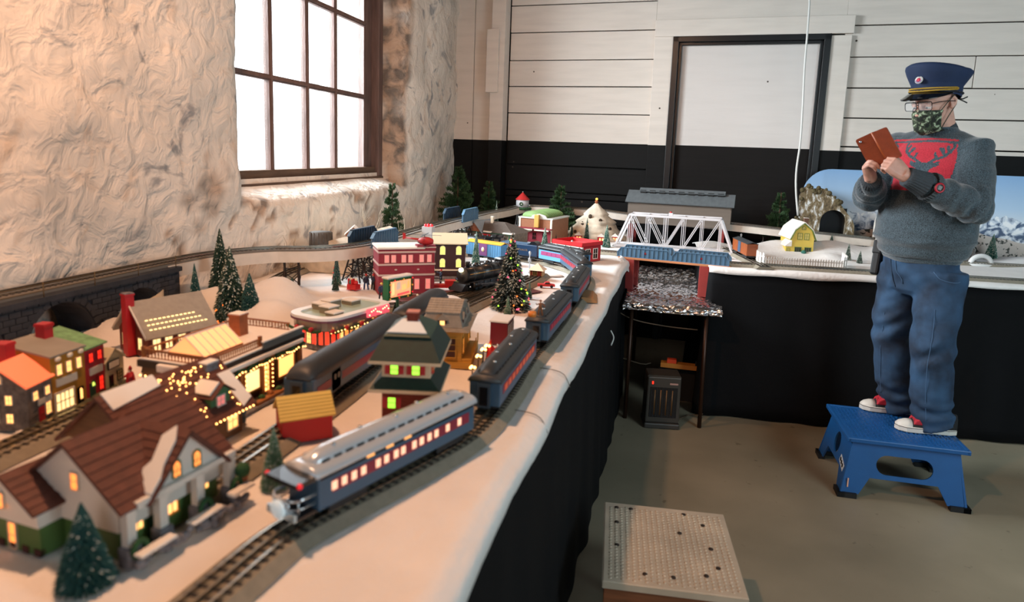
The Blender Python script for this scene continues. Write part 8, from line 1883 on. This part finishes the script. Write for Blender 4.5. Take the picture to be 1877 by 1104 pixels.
# --- cap
def cap():
    o = bpy.data.objects.new('cap', None); COL.objects.link(o); o.parent = MAN; o.location = (0, 0, 0)
    CMx = Matrix.Translation(-MO) @ HM @ Matrix.Rotation(-.30, 4, 'X') @ Matrix.Translation((0, .010, .040)) @ Matrix.Rotation(-.02, 4, 'X') @ Matrix.Diagonal((1.14, 1.12, 1.04, 1))
    nv = mat('navy_wool', '14284a', .8, var=.1, bump=.15, bscale=300); b = MB(); b.M = CMx; n = 40; vs = []; fs = []
    prof = [(.094, -.004), (.097, .0), (.0975, .036), (.103, .046), (.118, .074), (.127, .094), (.127, .102), (.117, .110), (.07, .117), (0.001, .119)]
    for r, z in prof:
        for k in range(n):
            a = 2 * PI * k / n; f = max(0, -math.sin(a)); bk = max(0, math.sin(a)); hz = z + (.018 * f if z > .06 else 0) * min(1, (z - .06) / .04) if z > .06 else z - (.012 * bk if z < .01 else 0)
            vs.append((r * .93 * math.cos(a), r * 1.06 * math.sin(a), hz))
    for i in range(len(prof) - 1):
        for k in range(n): p = i * n + k; q = i * n + (k + 1) % n; fs.append((p, q, q + n, p + n))
    b.add(vs, fs, 0, True).build('crown', nv, o)
    b = MB(); b.M = CMx; bd = [(math.cos(2 * PI * k / 40) * .0925, math.sin(2 * PI * k / 40) * 1.065 * .0985) for k in range(40)]; b.tube([(x, y, .006) for x, y in bd] + [(*bd[0], .006)], .0045, 6); b.build('band', mat('black_band', '0c1220', .6), o)
    v = MB(); v.M = CMx; vs = []; fs = []; m = 24
    for i in range(7):
        f = i / 6
        for k in range(m + 1):
            a = -PI + PI * (.06 + .88 * k / m); e = math.sin((k / m) * PI) ** .7; x = math.cos(a) * (.093 + .012 * f * e); y = math.sin(a) * 1.06 * (.097) - f * .062 * e; vs.append((x, y, .003 - f * .046 * e - .004 * math.sin(f * PI) * 0))
    for i in range(6):
        for k in range(m): p = i * (m + 1) + k; fs.append((p, p + 1, p + m + 2, p + m + 1))
    q = v.add(vs, fs, 0, True).build('visor', mat('patent_black', '06080b', .12, coat=.6), o); s = q.modifiers.new('t', 'SOLIDIFY'); s.thickness = .003
    gd = mat('gold_braid', 'c8a040', .4, .5, bump=.6, bscale=500)
    for dz, rr in ((.014, .0034), (.021, .0030)):
        b = MB(); b.M = CMx; pts = []
        for k in range(31): a = -PI * (.04 + .92 * k / 30); x = math.cos(a); w = math.sin(-a); pts.append((x * .0945, -w * 1.065 * .0985 - .001, dz * (1 - .25 * w) + .004 * (1 - w) - (.006 * w if dz < .02 else 0)))
        n2 = len(pts); twist = []
        b.tube(pts, rr, 7)
        for k in range(n2 - 1):
            for g in range(3): c = Vector(pts[k]).lerp(Vector(pts[k + 1]), g / 3); b.ball(c, rr * 1.22, 6, 4)
        b.build('braid', gd, o)
    for s in (-1, 1): b = MB(); b.M = CMx; b.ball((s * .094, -.012, .019), .0075, 10, 7); b.build('button', gd, o)
    b = MB(); b.M = CMx @ Matrix.Translation((0, -.117, .052)) @ Matrix.Rotation(-.12, 4, 'X'); b.lathe([(0, .0), (.0165, .0), (.0165, -.003), (0, -.004)], 24, axis='y'); b.build('badge', mat('badge_white', 'dcd6d0', .4), o)
    b = MB(); b.M = CMx @ Matrix.Translation((0, -.117, .052)) @ Matrix.Rotation(-.12, 4, 'X'); b.lathe([(0, -.0038), (.0085, -.0038), (.0085, -.005), (0, -.0052)], 20, axis='y').build('badge_centre', mat('badge_red', 'c4304a', .4), o)
    b = MB(); b.M = CMx @ Matrix.Translation((0, -.117, .052)) @ Matrix.Rotation(-.12, 4, 'X'); b.prism([(-.0155, -.001), (.0155, -.001), (.012, -.009), (.004, -.0145), (-.004, -.0145), (-.012, -.009)], -.0040, -.0034, 'y').build('badge_ribbon', mat('badge_purple', '5a2a66', .4), o)
cap()
def mask():
    o = bpy.data.objects.new('face_mask', None); COL.objects.link(o); o.parent = MAN; o.location = (0, 0, 0)
    m = bpy.data.materials.new('camouflage_cloth'); m.use_nodes = True; nt = m.node_tree; K = nt.links; B_ = nt.nodes['Principled BSDF']; B_.inputs['Roughness'].default_value = .8
    tc = nt.nodes.new('ShaderNodeTexCoord'); n = nt.nodes.new('ShaderNodeTexNoise'); n.inputs['Scale'].default_value = 52; n.inputs['Detail'].default_value = 2.5; n.inputs['Distortion'].default_value = .6; K.new(tc.outputs['Object'], n.inputs['Vector'])
    r = nt.nodes.new('ShaderNodeValToRGB'); r.color_ramp.interpolation = 'CONSTANT'; e = r.color_ramp.elements; e.new(.46); e.new(.52); e.new(.6)
    for q, (p_, c) in zip(e, ((0, '14180f'), (.45, '3d4a34'), (.53, '3a2e2a'), (.58, '9aab8c'))): q.position = p_; q.color = (*hexc(c), 1)
    K.new(n.outputs['Fac'], r.inputs[0]); K.new(r.outputs[0], B_.inputs['Base Color'])
    b = MB(); b.M = Matrix.Translation(-MO) @ HM; vs = []; fs = []; nu, nv_ = 22, 14
    for i in range(nv_ + 1):
        f = i / nv_; z = -.022 - f * .098
        for k in range(nu + 1):
            u = -1 + 2 * k / nu; w = .072 - .012 * f; x = u * w; bulge = .122 - .004 * math.cos(f * PI) - .012 * f * f - (.010 if f < .1 else 0); y = -bulge + (abs(u) ** 2) * (.070) + max(0, f - .8) * .12; zz = z - (.010 * (1 - abs(u)) if f > .5 else 0) + (.014 * (1 - abs(u) ** 1.5) if f < .15 else 0) - (abs(u) ** 2 * .004)
            vs.append((x, y, zz + .0015 * math.sin(f * 30)))
    for i in range(nv_):
        for k in range(nu): p = i * (nu + 1) + k; fs.append((p, p + 1, p + nu + 2, p + nu + 1))
    q = b.add(vs, fs, 0, True).build('cloth', m, o); s = q.modifiers.new('t', 'SOLIDIFY'); s.thickness = .003
    st = mat('mask_strap', '3a4034', .8)
    for s in (-1, 1):
        b = MB(); b.M = Matrix.Translation(-MO) @ HM; b.tube([(s * .070, -.050, -.026), (s * .082, -.01, .008), (s * .090, .024, .030)], .0022, 6).tube([(s * .062, -.046, -.112), (s * .078, -.01, -.060), (s * .088, .03, -.018)], .0022, 6); b.build('ear_loop', st, o)
    b = MB(); b.M = Matrix.Translation(-MO) @ HM; b.tube([(.05, .10, -.005), (.065, .115, -.012), (.085, .12, -.004)], .003, 6).tube([(.05, .10, -.005), (.062, .12, -.022), (.078, .125, -.034)], .003, 6); b.build('tie_end', mat('black_cord', '12120f', .7), o)
mask()
def glasses():
    o = bpy.data.objects.new('glasses', None); COL.objects.link(o); o.parent = MAN; o.location = (0, 0, 0); fr = mat('dark_glasses_frame', '15181c', .3); M_ = Matrix.Translation(-MO) @ HM @ Matrix.Translation((0, -.009, -.001)) @ Matrix.Rotation(-.10, 4, 'X') @ Matrix.Diagonal((1.06, 1.0, 1.12, 1))
    gl = bpy.data.materials.new('spectacle_lens'); gl.use_nodes = True; p = gl.node_tree.nodes['Principled BSDF']; p.inputs['Alpha'].default_value = .14; p.inputs['Roughness'].default_value = .03; p.inputs['Base Color'].default_value = (.9, .95, 1, 1)
    for s in (-1, 1):
        c = s * .034; w, h = .0285, .0175; ol = []
        for cx, cz, a0 in ((w - .007, h - .007, 0), (-w + .007, h - .007, PI / 2), (-w + .009, -h + .009, PI), (w - .009, -h + .009, 1.5 * PI)):
            for k in range(5): a = a0 + PI / 2 * k / 4; r = .007 if cz > 0 else .009; ol.append((c + cx + r * math.cos(a), -.105 + abs(c + cx) * .16, cz + r * math.sin(a)))
        b = MB(); b.M = M_; b.tube(ol + [ol[0]], .0016, 6); b.build('rim', fr, o); b = MB(); b.M = M_; b.add(ol, [tuple(range(len(ol)))]); b.build('lens', gl, o)
        b = MB(); b.M = M_; b.tube([(s * .064, -.094, .010), (s * .076, -.07, .012), (s * .082, -.02, .010), (s * .086, .030, .004), (s * .082, .045, -.012)], .0017, 6); b.build('temple', fr, o)
    b = MB(); b.M = M_; b.tube([(-.007, -.103, .004), (0, -.107, .007), (.007, -.103, .004)], .0017, 6); b.build('bridge', fr, o)
glasses()
# --- shoes
def shoe(c, a, name):
    o = bpy.data.objects.new('shoe', None); COL.objects.link(o); o.parent = MAN; o.location = c - MO; o.rotation_euler = (0, 0, a)
    wh = mat('rubber_white', 'd8d2c8', .5); bk = mat('canvas_black', '17181b', .8); rd = mat('lace_red', 'b01c2c', .7)
    def outl(g=0): return [(-.165 - g, 0), (-.155 - g, .028), (-.125, .044 + g), (-.07, .046 + g), (0, .036 + g), (.07, .036 + g), (.105 + g, .026), (.113 + g, 0), (.105 + g, -.026), (.07, -.036 - g), (0, -.036 - g), (-.07, -.046 - g), (-.125, -.044 - g), (-.155 - g, -.028)]
    MB().prism(outl(.003), .0005, .028, 'z').build('sole', wh, o, bevel=.004)
    MB().prism(outl(.0036), .023, .0255, 'z').build('foxing_stripe', mat('stripe_dark', '2a1418', .5), o)
    b = MB(); R_ = []
    for x, w, h in ((-.10, .041, .052), (-.06, .042, .068), (-.02, .037, .088), (.03, .035, .105), (.07, .034, .11), (.108, .024, .10)): R_.append((x, w, h))
    vs = []; fs = []; n = 12
    for x, w, h in R_:
        for k in range(n + 1): t = PI * k / n; vs.append((x, w * math.cos(t), .02 + (h - .02) * math.sin(t) ** .7))
    for i in range(len(R_) - 1):
        for k in range(n): p = i * (n + 1) + k; fs.append((p, p + 1, p + n + 2, p + n + 1))
    fs.append(tuple(range(n + 1))); fs.append(tuple(range((len(R_) - 1) * (n + 1), len(R_) * (n + 1)))); b.add(vs, fs, 0, True).build('upper', bk, o)
    b = MB(); vs = []; fs = []; 
    for x, w, h in ((-.166, .004, .026), (-.160, .020, .036), (-.145, .034, .046), (-.122, .041, .053), (-.098, .0425, .056)):
        for k in range(n + 1): t = PI * k / n; vs.append((x, w * math.cos(t), .02 + (h - .02) * math.sin(t) ** .8))
    for i in range(4):
        for k in range(n): p = i * (n + 1) + k; fs.append((p, p + 1, p + n + 2, p + n + 1))
    fs.append(tuple(range(n + 1))); fs.append(tuple(range(4 * (n + 1), 5 * (n + 1)))); b.add(vs, fs, 0, True).build('toe_cap', wh, o)
    b = MB()
    for i in range(5):
        x = -.088 + i * .017; z = .062 + i * .0085; b.tube([(x, -.022, z - .008), (x + .004, 0, z + .004), (x + .010, .022, z - .006)], .0035, 6).tube([(x + .01, -.022, z - .006), (x + .004, 0, z + .005), (x, .022, z - .008)], .0035, 6)
    b.tube([(-.03, 0, .098), (-.04, -.03, .09), (-.02, -.045, .075)], .0035, 6).tube([(-.03, 0, .098), (-.02, .03, .095), (-.01, .042, .08)], .0035, 6); b.build('laces', rd, o)
    MB().prism([(-.095, .04), (-.03, .04), (-.045, .085), (-.085, .062)], -.0425, .0425, 'y').build('red_eyestay', rd, o, bevel=.006)
shoe(vv(1.30, 3.865, .30), -.02, 'far'); shoe(vv(1.398, 3.615, .30), .02, 'near')
# --- watch and belt holster
def watch():
    o = bpy.data.objects.new('wristwatch', None); COL.objects.link(o); o.parent = MAN; a = (J['Lw'] - J['Le']).normalized(); c = J['Lw'] - a * .115; o.location = c - MO
    u = vv(0, -1, .1); u = (u - a * u.dot(a)).normalized(); w = a.cross(u); M_ = Matrix((w, a, u)).transposed().to_4x4(); r = .060
    b = MB(); b.M = M_; pts = [(r * math.sin(2 * PI * k / 28), 0, r * math.cos(2 * PI * k / 28)) for k in range(29)]
    for k in range(28): b.bar(pts[k], pts[k + 1], .003, .024, up=(0, 1, 0)) if False else b.cbox(((pts[k][0] + pts[k + 1][0]) / 2, 0, (pts[k][2] + pts[k + 1][2]) / 2), (.015, .022, .015))
    b.build('strap', mat('watch_black', '101214', .5), o)
    b = MB(); b.M = M_ @ Matrix.Translation((0, 0, r)); b.lathe([(0, 0), (.022, 0), (.023, .010), (.016, .013), (.016, .010), (0, .010)], 24); b.build('case', mat('watch_red', 'b0182a', .4), o); b = MB(); b.M = M_ @ Matrix.Translation((0, 0, r)); b.lathe([(.0165, .0105), (.024, .006), (.024, .0), (.021, 0)], 24); b.build('bezel', MATS['watch_black'], o)
    b = MB(); b.M = M_ @ Matrix.Translation((0, 0, r + .0105)); b.box(-.009, -.008, 0, .009, .008, .001); b.build('display', mat('lcd_grey', '6d7472', .3), o)
watch()
def holster():
    o = bpy.data.objects.new('belt_pouch', None); COL.objects.link(o); o.parent = MAN; p = PY(1612, 470, 3.93); o.location = p - MO; o.rotation_euler = (.0, .12, .9); bk = mat('black_nylon', '0c0d12', .6)
    MB().box(-.045, -.022, -.10, .045, .022, .07).build('pouch', bk, o, bevel=.012); MB().box(-.047, -.026, .01, .047, .026, .085).build('flap', bk, o, bevel=.010); MB().box(-.02, .0, .03, .07, .03, .08).build('belt_loop', bk, o, bevel=.004); MB().ball((0, -.027, .03), .006, 8, 6).build('snap', mat('snap_grey', '55585c', .4, .6), o)
holster()
# --- phone in a brown wallet case, held open like a book
def phone():
    A = PY(1604, 240, 3.43); t = thing('phone_case', 'brown leather wallet phone case held open in the hands of the man', 'phone', (0, 0, 0)); le = mat('brown_leather', '7a3318', .42, var=.12, vscale=40, bump=.15, bscale=200, coat=.15)
    S0 = PY(1598, 243, 3.455); S1 = PY(1627, 296, 3.455)                           # spine, top to bottom
    up = (S0 - S1); H_ = up.length; up.normalize(); t.location = S1
    r1 = PY(1649, 286, 3.40) - S1; r1 = (r1 - up * r1.dot(up)).normalized(); l1 = PY(1565, 240, 3.49) - PY(1598, 243, 3.455); l1 = (l1 - up * l1.dot(up)).normalized()
    def leaf(d, W_, th, name, m, o0=0, h0=0, h1=None, sh=0):
        n = d.cross(up).normalized(); M_ = Matrix((d, n, up)).transposed().to_4x4(); M_.translation = (0, 0, 0); h1 = H_ if h1 is None else h1; r = .010
        ol = [(o0, h0)] + [(W_ - r + r * math.cos(a), h0 + r + r * math.sin(a)) for a in (-PI / 2, -PI / 3, -PI / 6, 0)] + [(W_ - r + r * math.cos(a), h1 - r + r * math.sin(a)) for a in (0, PI / 6, PI / 3, PI / 2)] + [(o0, h1)]
        b = MB(); b.M = M_; b.prism(ol, sh, sh + th, 'y'); return b.build(name, m, t, bevel=.001)
    leaf(r1, .082, .004, 'front_cover', le, .004); leaf(l1, .080, .004, 'back_cover', le, .004); MB().tube([vv(0, 0, 0), up * H_], .0065, 10).build('spine', mat('spine_leather', '9a4a22', .45, var=.1), t)
    away = vv(.3, .95, 0); n = l1.cross(up).normalized(); sg = 1 if n.dot(away) > 0 else -1
    leaf(l1, .077, .008, 'phone_body', mat('phone_black', '0c0d0f', .2), .008, .004, H_ - .004, .004 if sg > 0 else -.008); leaf(l1, .073, .0005, 'screen', lit('phone_screen', '8fa8c0', .6, '6a7c90'), .012, .010, H_ - .010, .0122 if sg > 0 else -.0088)
    q = l1 * .062 + up * (H_ - .018) - n * sg * .001; MB().ball(q, .0065, 10, 6).build('camera_lens', mat('lens_silver', 'aab0b8', .15, .8), t)
phone()
